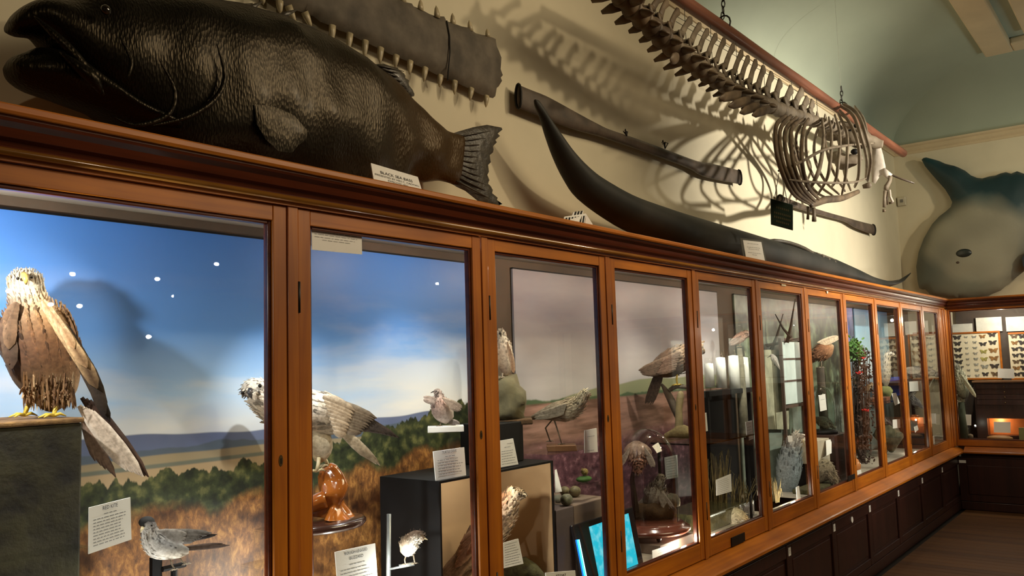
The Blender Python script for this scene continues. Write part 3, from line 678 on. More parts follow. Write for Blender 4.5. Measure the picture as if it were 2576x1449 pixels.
# ---- label in front of the bass
def card(name, q, label, cat='label', par=None, back=.003, tx=None, mat=PAPER, group=None, lines=None):
    """q: four corner points TL TR BR BL; lines: (y fraction, x0, x1)"""
    n = (q[1]-q[0]).cross(q[3]-q[0]).normalized()
    if n.dot(EYE-q[0]) < 0: n = -n
    m = MB(); m.slab(q, -n*back); o = m.build(name, mat, par, label=label, cat=cat, group=group)
    def pt(u, v_): return (q[0]*(1-u)+q[1]*u)*(1-v_)+(q[3]*(1-u)+q[2]*u)*v_+n*.0008
    if lines:
        m = MB()
        for v_, a, b in lines:
            u = a; h = .010
            while u < b-.01:
                w_ = min(b-u, random.uniform(.04, .12)); m.add([pt(u, v_-h), pt(u+w_, v_-h), pt(u+w_, v_+h), pt(u, v_+h)], [(0, 1, 2, 3)]); u += w_+.022
        m.build('text_lines', GREYINK, o)
    if tx:
        m = MB(); bpy.context.view_layer.update()
        for s_, v_, w_, hgt in tx:
            text_mb(m, s_, pt(.5, v_), q[1]-q[0], (pt(.5, 0)-pt(.5, 1)), (pt(.5, 0)-pt(.5, 1)).length*hgt, (q[1]-q[0]).length*w_)
        m.build('lettering', INK, o)
    return o
def paper_lines(a=.30, b=.93, n=9): return [(a+(b-a)*i/(n-1), .10, random.uniform(.72, .92)) for i in range(n)]
q = [at(933, 410, -.01), at(1051, 445, -.01), at(1065, 490, -.035), at(942, 462, -.035)]
cc = card('name_card', q, 'white card reading BLACK SEA BASS leaning on the bass above the cornice', tx=[('BLACK SEA BASS', .42, .68, .20), ('PRESENTED BY MRS C. CADMAN', .58, .93, .13), ('EWECOTE 1932', .74, .42, .13)])
m = MB(); 
for px, py in ((1006, 477), (1021.5, 480.5)): m.ball(at(px, py, -.0375), .0014, 6, 4)
m.build('print_specks', INK, cc)
# ---- sawfish saw on the wall
YS = .455
SAWM = plain('saw_hide', (.15, .125, .095), .7, var=.5, scale=9, bmp=.25, spec=.3, c2=(.06, .05, .038))
saw = thing('sawfish_rostrum', (2.0, .48, 2.9), 'long grey-brown sawfish saw with ivory teeth mounted on the wall above the bass', 'specimen')
lo = [(520, -118), (600, -60), (703, 9), (745, 26), (788, 41), (806, 55), (831, 64), (852, 76), (874, 83), (896, 95), (917, 105), (938, 115), (959, 124), (978, 135), (998, 143), (1015, 150), (1032, 156), (1050, 165), (1071, 173), (1090, 184), (1109, 193), (1125, 198), (1143, 205), (1165, 216), (1186, 225), (1205, 236), (1225, 244), (1240, 247)]
hi = [(1246, 242), (1248, 222), (1254, 218), (1259, 180), (1257, 160), (1255, 141), (1250, 118), (1242, 98), (1229, 90), (1214, 88), (1198, 84), (1182, 73), (1160, 66), (1139, 58), (1117, 51), (1096, 41), (1080, 35), (1058, 23), (1036, 14), (1015, 4), (960, -22), (880, -58), (760, -115), (640, -175)]
m = MB(); pillow(m, [at(x, y, YS) for x, y in lo+hi], (0, -1, 0), .034, .03, back=.1, rough=.12, sharp=.3); m.build('blade', SAWM, saw, smooth=True)
teeth = [((725, 16), (744, 60)), ((703, 4), (705, 34)), ((766, 32), (784, 70)), ((836, 66), (836, 106)), ((880, 86), (876, 131)), ((919, 104), (917, 148)), ((958, 122), (955, 160)), ((997, 141), (994, 171)), ((1032, 155), (1030, 188)), ((1070, 172), (1066, 206)), ((1108, 191), (1105, 219)), ((1144, 205), (1143, 238)), ((1186, 224), (1182, 253)), ((1224, 243), (1222, 270)), ((660, -22), (662, 12)), ((620, -48), (622, -12)),
         ((1058, 25), (1058, -2)), ((1100, 43), (1097, 14)), ((1140, 60), (1138, 33)), ((1184, 76), (1180, 51)), ((1228, 92), (1225, 72)), ((1015, 6), (1012, -20)), ((970, -16), (966, -42))]
for (bx, by), (tx, ty) in teeth:
    m = MB(); b_, t_ = at(bx, by-2 if ty > by else by+2, YS-.012), at(tx, ty, YS-.012)
    m.tube([b_, b_*.65+t_*.35, b_*.25+t_*.75, t_], [.015, .014, .009, .0015], 8, flat=.7); m.build('tooth', TOOTH, saw, smooth=True)
m = MB(); pts = [(1124, 52), (1131, 90), (1132, 130), (1128, 175), (1126, 203)]; m.tube([at(x, y, YS-.028-.012*math.sin(i*.8)) for i, (x, y) in enumerate(pts)], .003, 6); m.build('hanging_wire', DARKMET, saw)
# ---- paddles
PADM = plain('weathered_paddle', (.115, .082, .058), .55, var=.5, scale=10, coat=.1, bmp=.2, c2=(.035, .025, .018))
def paddle(name, st, Y, label, rim=True):
    par = thing(name, at(st[len(st)//2][0], st[len(st)//2][1], Y)-V((0, 0, .2)), label, 'paddle', 'double-bladed paddles on the wall')
    rows = cat_rom(st, 4); vs_ = []; seg = 14; C = [at(r_[0], r_[1], Y) for r_ in rows]; n = len(C)
    for i, r_ in enumerate(rows):
        t = (C[min(i+1, n-1)]-C[max(i-1, 0)]).normalized(); up = V((0, -1, 0)).cross(t).normalized()
        a, b = at(r_[0], r_[1]-r_[2], Y), at(r_[0], r_[1]+r_[2], Y); h = (a-b).length/2*abs(up.z)
        for j in range(seg):
            th = 2*math.pi*j/seg; vs_.append(C[i]+up*h*math.cos(th)+V((0, -r_[3]*math.sin(th), 0)))
    m = MB(); m.add(vs_, [(i*seg+j, i*seg+(j+1) % seg, (i+1)*seg+(j+1) % seg, (i+1)*seg+j) for i in range(n-1) for j in range(seg)]+[tuple(range(seg))[::-1], tuple(range((n-1)*seg, n*seg))])
    m.build('shaft_and_blades', PADM, par, smooth=True)
    for e in (0, -1):
        r_ = rows[e]; nx = rows[1 if e == 0 else -2]
        t = (at(nx[0], nx[1], Y)-at(r_[0], r_[1], Y)).normalized(); up = V((0, -1, 0)).cross(t).normalized()
        a, b = at(r_[0], r_[1]-r_[2], Y), at(r_[0], r_[1]+r_[2], Y); h = (a-b).length/2*abs(up.z)*1.07; c = C[e]
        ringp = [c+up*h*math.cos(2*math.pi*j/14)+V((0, -(r_[3]+.004)*math.sin(2*math.pi*j/14), 0)) for j in range(15)]
        m = MB(); m.tube(ringp, .006, 6); m.build('blade_rim', DARKMET, par, smooth=True)
    return par
pd = paddle('paddle', [(1304, 242, 29, .013), (1335, 255, 29, .013), (1375, 271, 29, .014), (1420, 292, 26, .016), (1460, 310, 21, .02), (1500, 326, 15, .022), (1530, 338, 12.5, .022), (1600, 362, 12.5, .022), (1680, 391, 12, .022), (1735, 412, 12.5, .022), (1765, 425, 17, .02), (1800, 433, 19, .016), (1860, 446, 17, .013)], .45, 'brown double-bladed paddle on the wall, its wide left blade behind the kayak tip')
for px, py in ((1573, 330), (1669, 362)):
    m = MB()
    for k in range(5): c = at(px+random.uniform(-5, 5), py+random.uniform(-3, 3), .44); m.tube([c, c+V((random.uniform(-.02, .02), -.01, random.uniform(-.01, .02))), at(px+4, py+12, .43)], .003, 5)
    m.build('hanging_knot', DARKMET, pd)
paddle('paddle', [(1962, 500, 9, .02), (2000, 515, 8, .02), (2040, 528, 6.5, .02), (2085, 541, 5.5, .02), (2125, 552, 5.5, .02), (2148, 562, 9, .02), (2170, 570, 11, .02), (2197, 578, 12, .02)], .45, 'smaller brown paddle on the wall below the hanging rib cage')
# ---- kayak
def kmat():
    m, nt, b = nmat('kayak_skin'); setp(b, .6, 0, .0, .3)
    f = noise_n(nt, texco(nt, (1, 1, 1)), 2.2, 3); L(nt, ramp(nt, f, [(.35, (.012, .014, .013)), (.65, (.034, .032, .027))]), b.inputs['Base Color']); bump(nt, b, noise_n(nt, texco(nt), 30, 4), .1, .004); return m
KAY = kmat(); YK = .27
kay = thing('kayak', (5.6, YK, ZT), 'long black skin kayak with upswept bow lying along the case top', 'boat')
ku = [(1346, 250), (1357, 257), (1378, 297), (1406, 344), (1433, 384), (1464, 418), (1502, 447), (1568, 487), (1637, 514), (1723, 541), (1826, 572), (1916, 600), (1985, 618), (2060, 642), (2120, 668), (2180, 694), (2230, 707), (2262, 704), (2278, 695), (2291, 686)]
kl = [(1345, 254), (1348, 268), (1364, 300), (1378, 337), (1402, 394), (1433, 452), (1475, 508), (1571, 572), (1654, 610), (1740, 0), (1850, 0), (1940, 0), (2010, 0), (2080, 0), (2130, 0), (2185, 0), (2232, 722), (2262, 712), (2277, 701), (2290, 689)]
kl = [(x, y if y else zline(x, YK, ZT+.004)) for x, y in kl]
m = MB(); bodyloft(m, ku, kl, [.006, .015, .025, .04, .055, .07, .085, .11, .13, .15, .16, .165, .165, .16, .15, .12, .08, .04, .02, .005], YK, seg=20, k=4, sq=1.25); m.build('hull', KAY, kay, smooth=True)
m = MB(); g = cat_rom(ku[4:18], 4); m.tube([at(x, y+1, YK-.012) for x, y in g], .008, 6); m.build('gunwale', plain('kayak_gunwale', (.05, .045, .035), .5), kay, smooth=True)
m = MB(); c = at(1990, 628, YK-.03); m.tube([c+V((.42*math.cos(t), .10*math.sin(t), -.015-.012*math.sin(t)-.035*math.cos(t))) for t in [2*math.pi*i/20 for i in range(21)]], .013, 8); m.build('cockpit_hoop', plain('cockpit_wood', (.06, .05, .035), .5), kay, smooth=True)
m = MB()
for px, py, qx, qy in ((2055, 636, 2110, 668), (2068, 640, 2125, 672)): m.tube([at(px, py, YK-.12), at((px+qx)/2, (py+qy)/2-5, YK-.13), at(qx, qy, YK-.12)], .004, 5)
for px, py in ((2070, 645), (2085, 652), (2100, 660)): m.ball(at(px, py, YK-.14), .012, 8, 6)
m.build('deck_straps', plain('strap_hide', (.13, .11, .08), .6), kay)
q = [at(1868, 604, .01), at(1914, 609, .01), at(1923, 656, -.03), at(1876, 650, -.03)]
bk = thing('label_stand', q[3], 'small white printed card in a dark holder leaning on the kayak hull', 'label')
n = V((0, -1, .2)).normalized(); m = MB(); ex = [at(1862, 599, .012), at(1919, 604, .012), at(1928, 657, -.026), at(1871, 651, -.026)]; m.slab(ex, V((0, .004, 0))); m.build('holder', plain('grey_holder', (.10, .10, .09), .4), bk)
o = card('paper_sheet', [p+V((0, -.003, 0)) for p in q], None, None, par=bk, lines=[(.16, .2, .8), (.36, .14, .85), (.46, .2, .8), (.66, .15, .85), (.76, .35, .6)])
# ---- striped folded card
st = thing('folded_card', at(1445, 570, .06), 'small folded white card with black vertical stripes on the case top beside the kayak bow', 'card')
A, B, C_, D = at(1420, 545, .03), at(1474, 537, .03), at(1467, 583, .0), at(1414, 573, .0)
m = MB(); m.slab([A, B, C_, D], V((0, .003, 0))); m.build('front_leaf', WHITE, st)
m = MB(); m.slab([B, at(1502, 582, .10), at(1470, 582, .03), ], V((0, .004, 0))); m.slab([A, B, at(1480, 580, .24), at(1424, 566, .24)], V((0, .003, 0))); m.build('rear_leaf', WHITE, st)
for i in range(7):
    u0, u1 = .06+i*.135, .06+i*.135+.075; f_ = lambda u, v_: (A*(1-u)+B*u)*(1-v_)+(D*(1-u)+C_*u)*v_
    m = MB(); m.slab([f_(u0, .12), f_(u1, .12), f_(u1, .98), f_(u0, .98)], V((0, -.002, 0))); m.build('black_stripe', BLACK, st)
A2, B2 = at(1443, 533, .035), at(1468, 530, .035)
m = MB(); m.slab([A2, B2, at(1466, 541, .032), at(1438, 545, .032)], V((0, .003, 0))); m.build('upper_tab', WHITE, st)
for i in range(3):
    m = MB(); f_ = lambda u, v_: (A2*(1-u)+B2*u)*(1-v_)+(at(1440, 544, .032)*(1-u)+at(1465, 541, .032)*u)*v_; m.slab([f_(.12+i*.3, 0), f_(.28+i*.3, 0), f_(.28+i*.3, 1), f_(.12+i*.3, 1)], V((0, -.002, 0))); m.build('black_stripe', BLACK, st)

# ---- pole and chains
YP = .0
pole = thing('hanging_pole', at(1990, 200, YP), 'long reddish brown wooden pole hung from the ceiling above the skeleton', 'pole')
pa, pb = at(1640, -52, YP), at(2272, 386, YP); pz = (at(1700, 0, YP).z+pb.z)/2
m = MB(); N = 24; m.tube([pa.lerp(pb, i/N) for i in range(N+1)]+[pb+V((.02, 0, 0))], [.036-.004*math.sin(i) * .3 for i in range(N+1)]+[.02], 14); m.build('shaft', POLE_W, pole, smooth=True)
def chain(px, py, top_z, par=None, label=None, n_=26):
    b = at(px, py, YP); r_ = thing('suspension_chain', b, label, 'chain', None)
    links = max(4, int((top_z-b.z)/.034)); links = min(links, 60); m = MB()
    for i in range(links):
        c = b+V((.006*math.sin(i*1.3), .004*math.cos(i), .017+i*.034)); a1 = V((1, 0, 0)) if i % 2 else V((0, 1, 0))
        m.tube([c+a1*.010*math.cos(t)+V((0, 0, .024*math.sin(t))) for t in [2*math.pi*k/8 for k in range(9)]], .0036, 4)
    m.build('links', DARKMET, r_); 
    m = MB(); m.tube([b+V((0, 0, links*.034)), V((b.x, b.y, 4.38))], .0012, 4); m.build('fine_wire', plain('fine_wire', (.3, .32, .26), .5), r_)
    m = MB(); m.tube([b+V((0, .04*math.cos(t), -.03+.045*math.sin(t))) for t in [2*math.pi*k/12 for k in range(13)]], .005, 5); m.build('pole_loop', DARKMET, r_)
chain(1820, 46, 4.49, label='dark chain hanging from the ceiling to the middle of the pole')
chain(2118, 262, at(2110, 208, 0).z, label='dark chain hanging to the pole just above the rib cage')

# ---- whale skeleton: every vertebra, rib and flipper bone is a part
sk = thing('whale_skeleton', at(2000, 300, YP)-V((0, 0, .5)), 'brown hanging skeleton of a small whale with backbone, rib cage and flippers', 'skeleton')
SP = [(1520, -48, 19, .62), (1548, -22, 20, .62), (1575, 6, 21, .6), (1602, 34, 22, .58), (1628, 58, 22, .55), (1652, 82, 22, .55), (1678, 104, 22, .5), (1703, 126, 22, .5), (1728, 147, 21, .5), (1750, 165, 20, .5), (1772, 181, 19, .45), (1794, 196, 18, .45), (1815, 209, 17, .45), (1838, 222, 16.5, .4), (1858, 233, 16.5, .4), (1880, 245, 17, .4), (1902, 254, 17, .4), (1926, 262, 17, .35), (1950, 272, 17, .35), (1974, 281, 16, .3), (1996, 289, 15, .3), (2018, 297, 15, .3), (2038, 303, 14, .3), (2058, 308, 13, .3), (2078, 314, 13, .3), (2098, 322, 12, .3), (2116, 332, 12, .3)]
TIP = {4: (1668, -10), 5: (1680, 2), 6: (1708, 24), 7: (1740, 46), 8: (1763, 60), 9: (1782, 74), 10: (1803, 86), 11: (1824, 97), 12: (1847, 112), 13: (1868, 128), 14: (1884, 142), 15: (1903, 152), 16: (1923, 168), 17: (1943, 184), 18: (1964, 204), 19: (1992, 221), 20: (2019, 226), 21: (2032, 249), 22: (2045, 256), 2: (1650, -50), 3: (1640, -30), 1: (1600, -80)}
for i, (px, py, r_, w_) in enumerate(SP):
    nx = SP[min(i+1, len(SP)-1)]; pv = SP[max(i-1, 0)]
    c = at(px, py, YP); t = (at(nx[0], nx[1], YP)-at(pv[0], pv[1], YP)); ln = t.length/2*1.0; t.normalize(); up = V((0, -1, 0)).cross(t).normalized()
    if up.z < 0: up = -up
    rr = r_*(c-EYE).dot(FW)/FPX*(1.25 if i < 13 else 1.15); md = BONEDK if i < 19 else BONE; m = MB()
    m.tube([c-t*ln*.5, c-t*ln*.42, c-t*ln*.15, c+t*ln*.15, c+t*ln*.42, c+t*ln*.5], [rr*.86, rr*1.02, rr*.82, rr*.82, rr*1.02, rr*.86], 12)
    # ring over the nerve canal, then the spine
    if i in TIP:
        tp = at(TIP[i][0], TIP[i][1], YP); b_ = c+up*rr*.8; h = tp-b_
        ex = (t*.05*ln/.12); wd = max(ln*.32, rr*.62)
        for s_ in (-1, 1): m.tube([c+up*rr*.7+V((0, s_*rr*.5, 0)), b_+h*.22+V((0, s_*rr*.3, 0))-ex, b_+h*.36], [wd*.55, wd*.42, wd*.5], 7, flat=.5, fd=(0, 1, 0))
        m.tube([b_+h*.30, b_+h*.45-t*.006, b_+h*.7-t*.010, b_+h*.92, tp], [wd*.66, wd*.62, wd*.55, wd*.68, wd*.30], 9, flat=.38, fd=(0, 1, 0))
    else:
        m.tube([c+up*rr*.6, c+up*rr*1.5, c+up*rr*1.9], [rr*.55, rr*.4, rr*.12], 8, flat=.5, fd=(0, 1, 0))
    m.build('vertebra', BONE if i in TIP and i > 6 else md, sk, smooth=True)
    if i < 18:   # flat side processes reaching to both sides
        for s_ in (-1, 1):
            m = MB(); e = c+V((0, s_*(rr+.045+.02*math.sin(i)), 0))-up*(rr*.75)-t*.03; m.tube([c+V((0, s_*rr*.5, 0))-up*rr*.2, c.lerp(e, .6), e], [.036, .036, .014], 8, flat=.4, fd=up)
            m.build('side_process', md, sk, smooth=True)
for (bx, by), (tx, ty) in (((1705, 145), (1686, 149)), ((1862, 238), (1809, 247)), ((1885, 252), (1833, 267)), ((1908, 266), (1861, 283)), ((1935, 274), (1892, 289))):
    m = MB(); b_, t_ = at(bx, by, YP-.07), at(tx, ty, YP-.10); m.tube([b_, b_.lerp(t_, .3), b_.lerp(t_, .75), t_], [.022, .030, .026, .006], 9, flat=.4, fd=(0, 1, .3)); m.build('chevron_bone', BONEDK, sk, smooth=True)
# ribs. each: pixel path and depth (metres toward the viewer)
def rib(pts, r_=.011, mat=BONE, name='rib'):
    pp = cat_rom(pts, 5); n = len(pp); m = MB()
    m.tube([at(x, y, YP-o) for x, y, o in pp], [r_*(.75+.45*math.sin(math.pi*(i+.5)/n)) for i in range(n)], 7, flat=.65); return m.build(name, mat, sk, smooth=True)
BR = [BONEDK, BONE]
# near side cage: tops along the spine, bellies bulging to the left, feet on the breastbone
near = [((1978, 292), (1952, 320), (1957, 400), (1990, 480), (2035, 512)), ((1990, 292), (1962, 330), (1970, 410), (2000, 478), (2040, 510)), ((2004, 296), (1974, 335), (1984, 415), (2008, 472), (2043, 508)),
        ((2020, 300), (1990, 330), (1996, 410), (2018, 470), (2050, 505)), ((2034, 300), (2020, 330), (2017, 400), (2030, 465), (2060, 500)), ((2068, 300), (2072, 350), (2062, 420), (2046, 460), (2034, 478)),
        ((2085, 296), (2092, 340), (2088, 410), (2080, 450), (2058, 488)), ((2100, 290), (2113, 340), (2110, 400), (2103, 450), (2092, 470)), ((2108, 285), (2130, 335), (2131, 400), (2126, 450), (2118, 488)),
        ((2112, 278), (2138, 310), (2160, 370), (2160, 440), (2150, 470)), ((2116, 268), (2146, 290), (2165, 340), (2180, 400), (2178, 450)), ((2122, 262), (2155, 285), (2175, 330), (2190, 400), (2182, 455)), ((2150, 268), (2172, 300), (2182, 345), (2190, 380), (2188, 420))]
for k, pts in enumerate(near):
    n = len(pts); dp = [.05, .17, .24, .20, .08]; rib([(x, y, d) for (x, y), d in zip(pts, dp)], .0165 if k < 6 else .0145, BR[k > 4])
# far side cage nearer the wall
far = [((2000, 300), (1990, 350), (2010, 420), (2030, 470), (2060, 500)), ((2020, 305), (2002, 350), (2020, 430), (2050, 480), (2080, 498)), ((2045, 312), (2028, 345), (2032, 410), (2060, 465), (2095, 492)), ((2062, 315), (2050, 350), (2050, 400), (2075, 455), (2110, 488)), ((2080, 318), (2075, 350), (2085, 400), (2100, 440), (2125, 480)), ((2100, 322), (2108, 350), (2120, 400), (2125, 440), (2140, 478))]
for pts in far: rib([(x, y, d) for (x, y), d in zip(pts, [-.03, -.14, -.22, -.18, -.06])], .015, BONEDK)
rib([(2022, 500, .05), (2045, 512, .04), (2080, 502, .04), (2120, 498, .04), (2160, 482, .04)], .022, BONEDK, 'breastbone')
rib([(1985, 452, .24), (2030, 457, .24), (2090, 460, .22), (2150, 458, .20), (2180, 448, .18)], .007, BONE, 'support_strip')
rib([(1958, 430, .20), (2010, 410, .24), (2070, 378, .24), (2130, 366, .22), (2200, 360, .18)], .008, BONE, 'support_strip')
m = MB()   # skull, seen behind the ribs
F = Pl(2150, 360, .0)
for sp in ([(2058, 335, 10, 1, 0), (2085, 335, 20, 1, 0), (2110, 332, 24, 1, 0), (2140, 340, 26, 1, 0), (2170, 352, 22, .9, 0), (2200, 360, 15, .7, 0), (2222, 362, 8, .5, 0)], [(2085, 400, 10, 1, 0), (2105, 398, 17, 1, 0), (2125, 408, 18, 1, 0), (2150, 402, 12, .8, 0), (2170, 395, 6, .7, 0)]):
    loft(m, F, [(*a, (1, 1, 1), (1, 1, 1)) for a in sp], 16, 4, amp=.35)
o = m.build('skull', BONE, sk, smooth=True)
for px, py, r_ in ((2155, 324, .022), (2176, 335, .014), (2140, 335, .012), (2095, 322, .015), (2150, 385, .03)):
    m = MB(); m.ball(F.at(px, py, .10 if py < 380 else .05), (r_, r_, r_*.8), 10, 6); m.build('skull_opening', BLACK, o, smooth=True)
# shoulder blade, arm and flipper (near side), and the second flipper
F2 = Pl(2205, 400, -.12)
def bone(F, pts, mat=BONE, name='flipper_bone', fl=.7):
    m = MB(); m.tube([F.at(x, y, o_) for x, y, _, o_ in pts], [r_*F.m for _, _, r_, _ in pts], 10, flat=fl); return m.build(name, mat, sk, smooth=True)
m = MB(); pillow(m, [F2.at(x, y) for x, y in [(2196, 356), (2206, 345), (2214, 362), (2222, 390), (2228, 420), (2224, 436), (2212, 446), (2202, 462), (2193, 458), (2192, 430), (2193, 400)]], F2.n, .012, .02, back=1, rough=.4); m.build('shoulder_blade', BONELT, sk, smooth=True)
bone(F2, [(2220, 428, 8, 0), (2230, 438, 9, 0), (2240, 445, 8, 0)], BONELT); bone(F2, [(2240, 443, 7, 0), (2238, 456, 7, 0), (2230, 470, 9, 0), (2228, 478, 8, 0)], BONE)
bone(F2, [(2227, 480, 7, 0), (2225, 500, 6, 0), (2225, 521, 6.5, 0)], BONE); bone(F2, [(2238, 478, 4, 0), (2240, 495, 4, 0), (2246, 508, 4.5, 0)], BONELT); bone(F2, [(2232, 482, 3, 0), (2233, 515, 3, 0)], BONEDK); bone(F2, [(2220, 530, 4, 0), (2228, 530, 3, 0)], BONEDK); bone(F2, [(2236, 511, 3, 0), (2248, 510, 2, 0)], BONEDK)
bone(F2, [(2170, 470, 5, 0), (2185, 466, 8, 0), (2192, 464, 6, 0)], BONE)
F3 = Pl(2040, 535, -.05)
bone(F3, [(2032, 520, 5, 0), (2033, 535, 4, 0), (2032, 552, 5, 0)], BONEDK); bone(F3, [(2047, 522, 6, 0), (2048, 538, 6, 0), (2048, 557, 8, 0)], BONE); bone(F3, [(2034, 500, 6, 0), (2038, 512, 8, 0), (2044, 520, 8, 0)], BONEDK)
bone(F2, [(2205, 432, 3, 0), (2235, 437, 2.5, 0), (2265, 449, 2.5, 0), (2300, 461, 2, 0)], PADM, 'supporting_wire', 1)
rib([(2215, 358, .1), (2206, 375, .12), (2212, 387, .12)], .008, BONEDK)
# thin suspension wires between pole and spine
m = MB()
for i in (5, 8, 11, 14, 17, 20, 23): a = at(SP[i][0], SP[i][1], YP); m.tube([a, V((a.x, YP, pz))], .0018, 4)
p0, p1 = at(1700, 40, YP), at(2100, 275, YP); m.tube([p0, p1], .0018, 4); m.tube([p0-V((0, 0, .03)), p1-V((0, 0, .03))], .0018, 4)
m.build('suspension_wires', DARKMET, sk)
# ---- hanging sign
SG = Pl(1966, 540, -.12)
sg = thing('hanging_sign', SG.at(1966, 578), 'small dark green painted sign hung by strings from the rib cage', 'sign')
q = [SG.at(1938, 499), SG.at(1995, 515), SG.at(1995, 579), SG.at(1939, 564)]
m = MB(); m.slab(q, -SG.n*.02); m.build('board', plain('dark_green_board', (.012, .028, .018), .4), sg, bevel=.003)
m = MB(); m.tube([SG.at(1948, 499, -.01), SG.at(1960, 434, -.01)], .0022, 4); m.tube([SG.at(1981, 510, -.01), SG.at(1966, 434, -.01)], .0022, 4); m.build('string', plain('string', (.1, .09, .06), .8), sg)
m = MB(); GOLD = plain('faded_gold_lettering', (.07, .065, .03), .5)
def sp_(u, v_): return (q[0]*(1-u)+q[1]*u)*(1-v_)+(q[3]*(1-u)+q[2]*u)*v_+SG.n*.001
bpy.context.view_layer.update()
for v_, a, b in ((.28, .25, .8), (.50, .15, .88), (.66, .15, .85), (.82, .25, .8)):
    u = a
    while u < b: m.add([sp_(u, v_-.04), sp_(u+.06, v_-.04), sp_(u+.06, v_+.04), sp_(u, v_+.04)], [(0, 1, 2, 3)]); u += .085
m.build('faded_writing', GOLD, sg)
# ---- sunfish on the far wall
XS = X1-.09; sf = thing('mounted_sunfish', (XS, -.3, ZT), 'large round grey-green mounted ocean sunfish on the far wall above the corner', 'fish')
cv = lambda cx, cy: (2250+cx/3.371, 350+cy/3.371)
so = [(230, 175), (245, 160), (270, 155), (320, 168), (380, 185), (430, 208), (480, 220), (540, 238), (600, 268), (650, 308), (700, 328), (745, 333), (800, 318), (850, 312), (900, 290), (945, 280), (990, 292), (1040, 272), (1090, 290), (1140, 300), (1200, 350), (1270, 430), (1320, 540), (1345, 700), (1335, 850), (1270, 1000), (1180, 1080), (1100, 1120), (1000, 1200), (900, 1285), (800, 1325), (700, 1340), (560, 1345), (450, 1342), (360, 1330), (300, 1315), (285, 1295), (262, 1275), (240, 1276), (210, 1265), (195, 1200), (185, 1080), (205, 960), (250, 840), (320, 720), (380, 655), (440, 610), (478, 575), (490, 535), (470, 490), (430, 425), (380, 370), (310, 290), (260, 230)]
def sfcol(p): 
    # dark back and fins, pale belly: the paint of the cast itself
    u = (-p.y*.42+(p.z-2.15)-.0); c0, c1 = V((.010, .035, .042)), V((.26, .25, .19))
    cen = atX(*cv(700, 900), XS); d = math.hypot((p.y-cen.y)/.60, (p.z-cen.z)/.52)+.15*noise.noise(p*5); t = max(0, min(1, (1.06-d)*2.6))
    if p.z < cen.z: t = max(t, min(1, .25+(cen.z-p.z)*1.2))*(1 if d < 1.3 else .6)
    g = noise.noise(p*3.3+V((3, 0, 0))); c = c0.lerp(c1, t)*(1+.4*g); c += V((.0, .03, .035))*max(0, noise.noise(p*2.6))*1.5; return tuple(max(0, x) for x in c)
m = MB(); pillow(m, [atX(*cv(x, y), XS) for x, y in so], (-1, 0, 0), .16, .045, back=.35, cols=sfcol, sharp=.55)
ms, nt, b = nmat('sunfish_paint'); setp(b, .5, 0, .1); a = nt.nodes.new('ShaderNodeVertexColor'); a.layer_name = 'Col'; L(nt, a.outputs[0], b.inputs['Base Color']); bump(nt, b, noise_n(nt, texco(nt), 12, 4), .2, .01)
m.build('body', ms, sf, smooth=True)
m = MB(); e = atX(*cv(590, 966), XS-.155); m.ball(e, (.02, .078, .046), 18, 10); m.build('eye', plain('dull_eye', (.022, .028, .026), .3), sf, smooth=True)
m = MB(); e = atX(*cv(538, 1046), XS-.15); m.ball(e, (.012, .018, .014), 10, 6); m.build('nostril', plain('brown_spot', (.07, .045, .03), .5), sf, smooth=True)
m = MB(); pillow(m, [atX(*cv(x, y), XS-.16) for x, y in [(1080, 1010), (1110, 960), (1180, 940), (1260, 980), (1290, 1060), (1230, 1110), (1140, 1115), (1090, 1080)]], (-1, 0, 0), .02, .03, back=.8, cols=lambda p: (.02, .035, .06)); m.build('side_fin', ms, sf, smooth=True)
# ---- small white sensor box by the corner
c = atX(2269, 507, X1-.02); sb = thing('wall_sensor', c, 'small cream sensor box on the far wall by the corner', 'box')
m = MB(); m.box((X1-.05, c.y-.045, c.z-.05), (X1-.001, c.y+.045, c.z+.05)); m.build('case', plain('cream_plastic', (.6, .55, .42), .5), sb, bevel=.008)
m = MB(); m.box((X1-.053, c.y-.018, c.z-.015), (X1-.0505, c.y+.012, c.z+.02)); m.build('window', plain('grey_window', (.2, .19, .17), .3), sb)

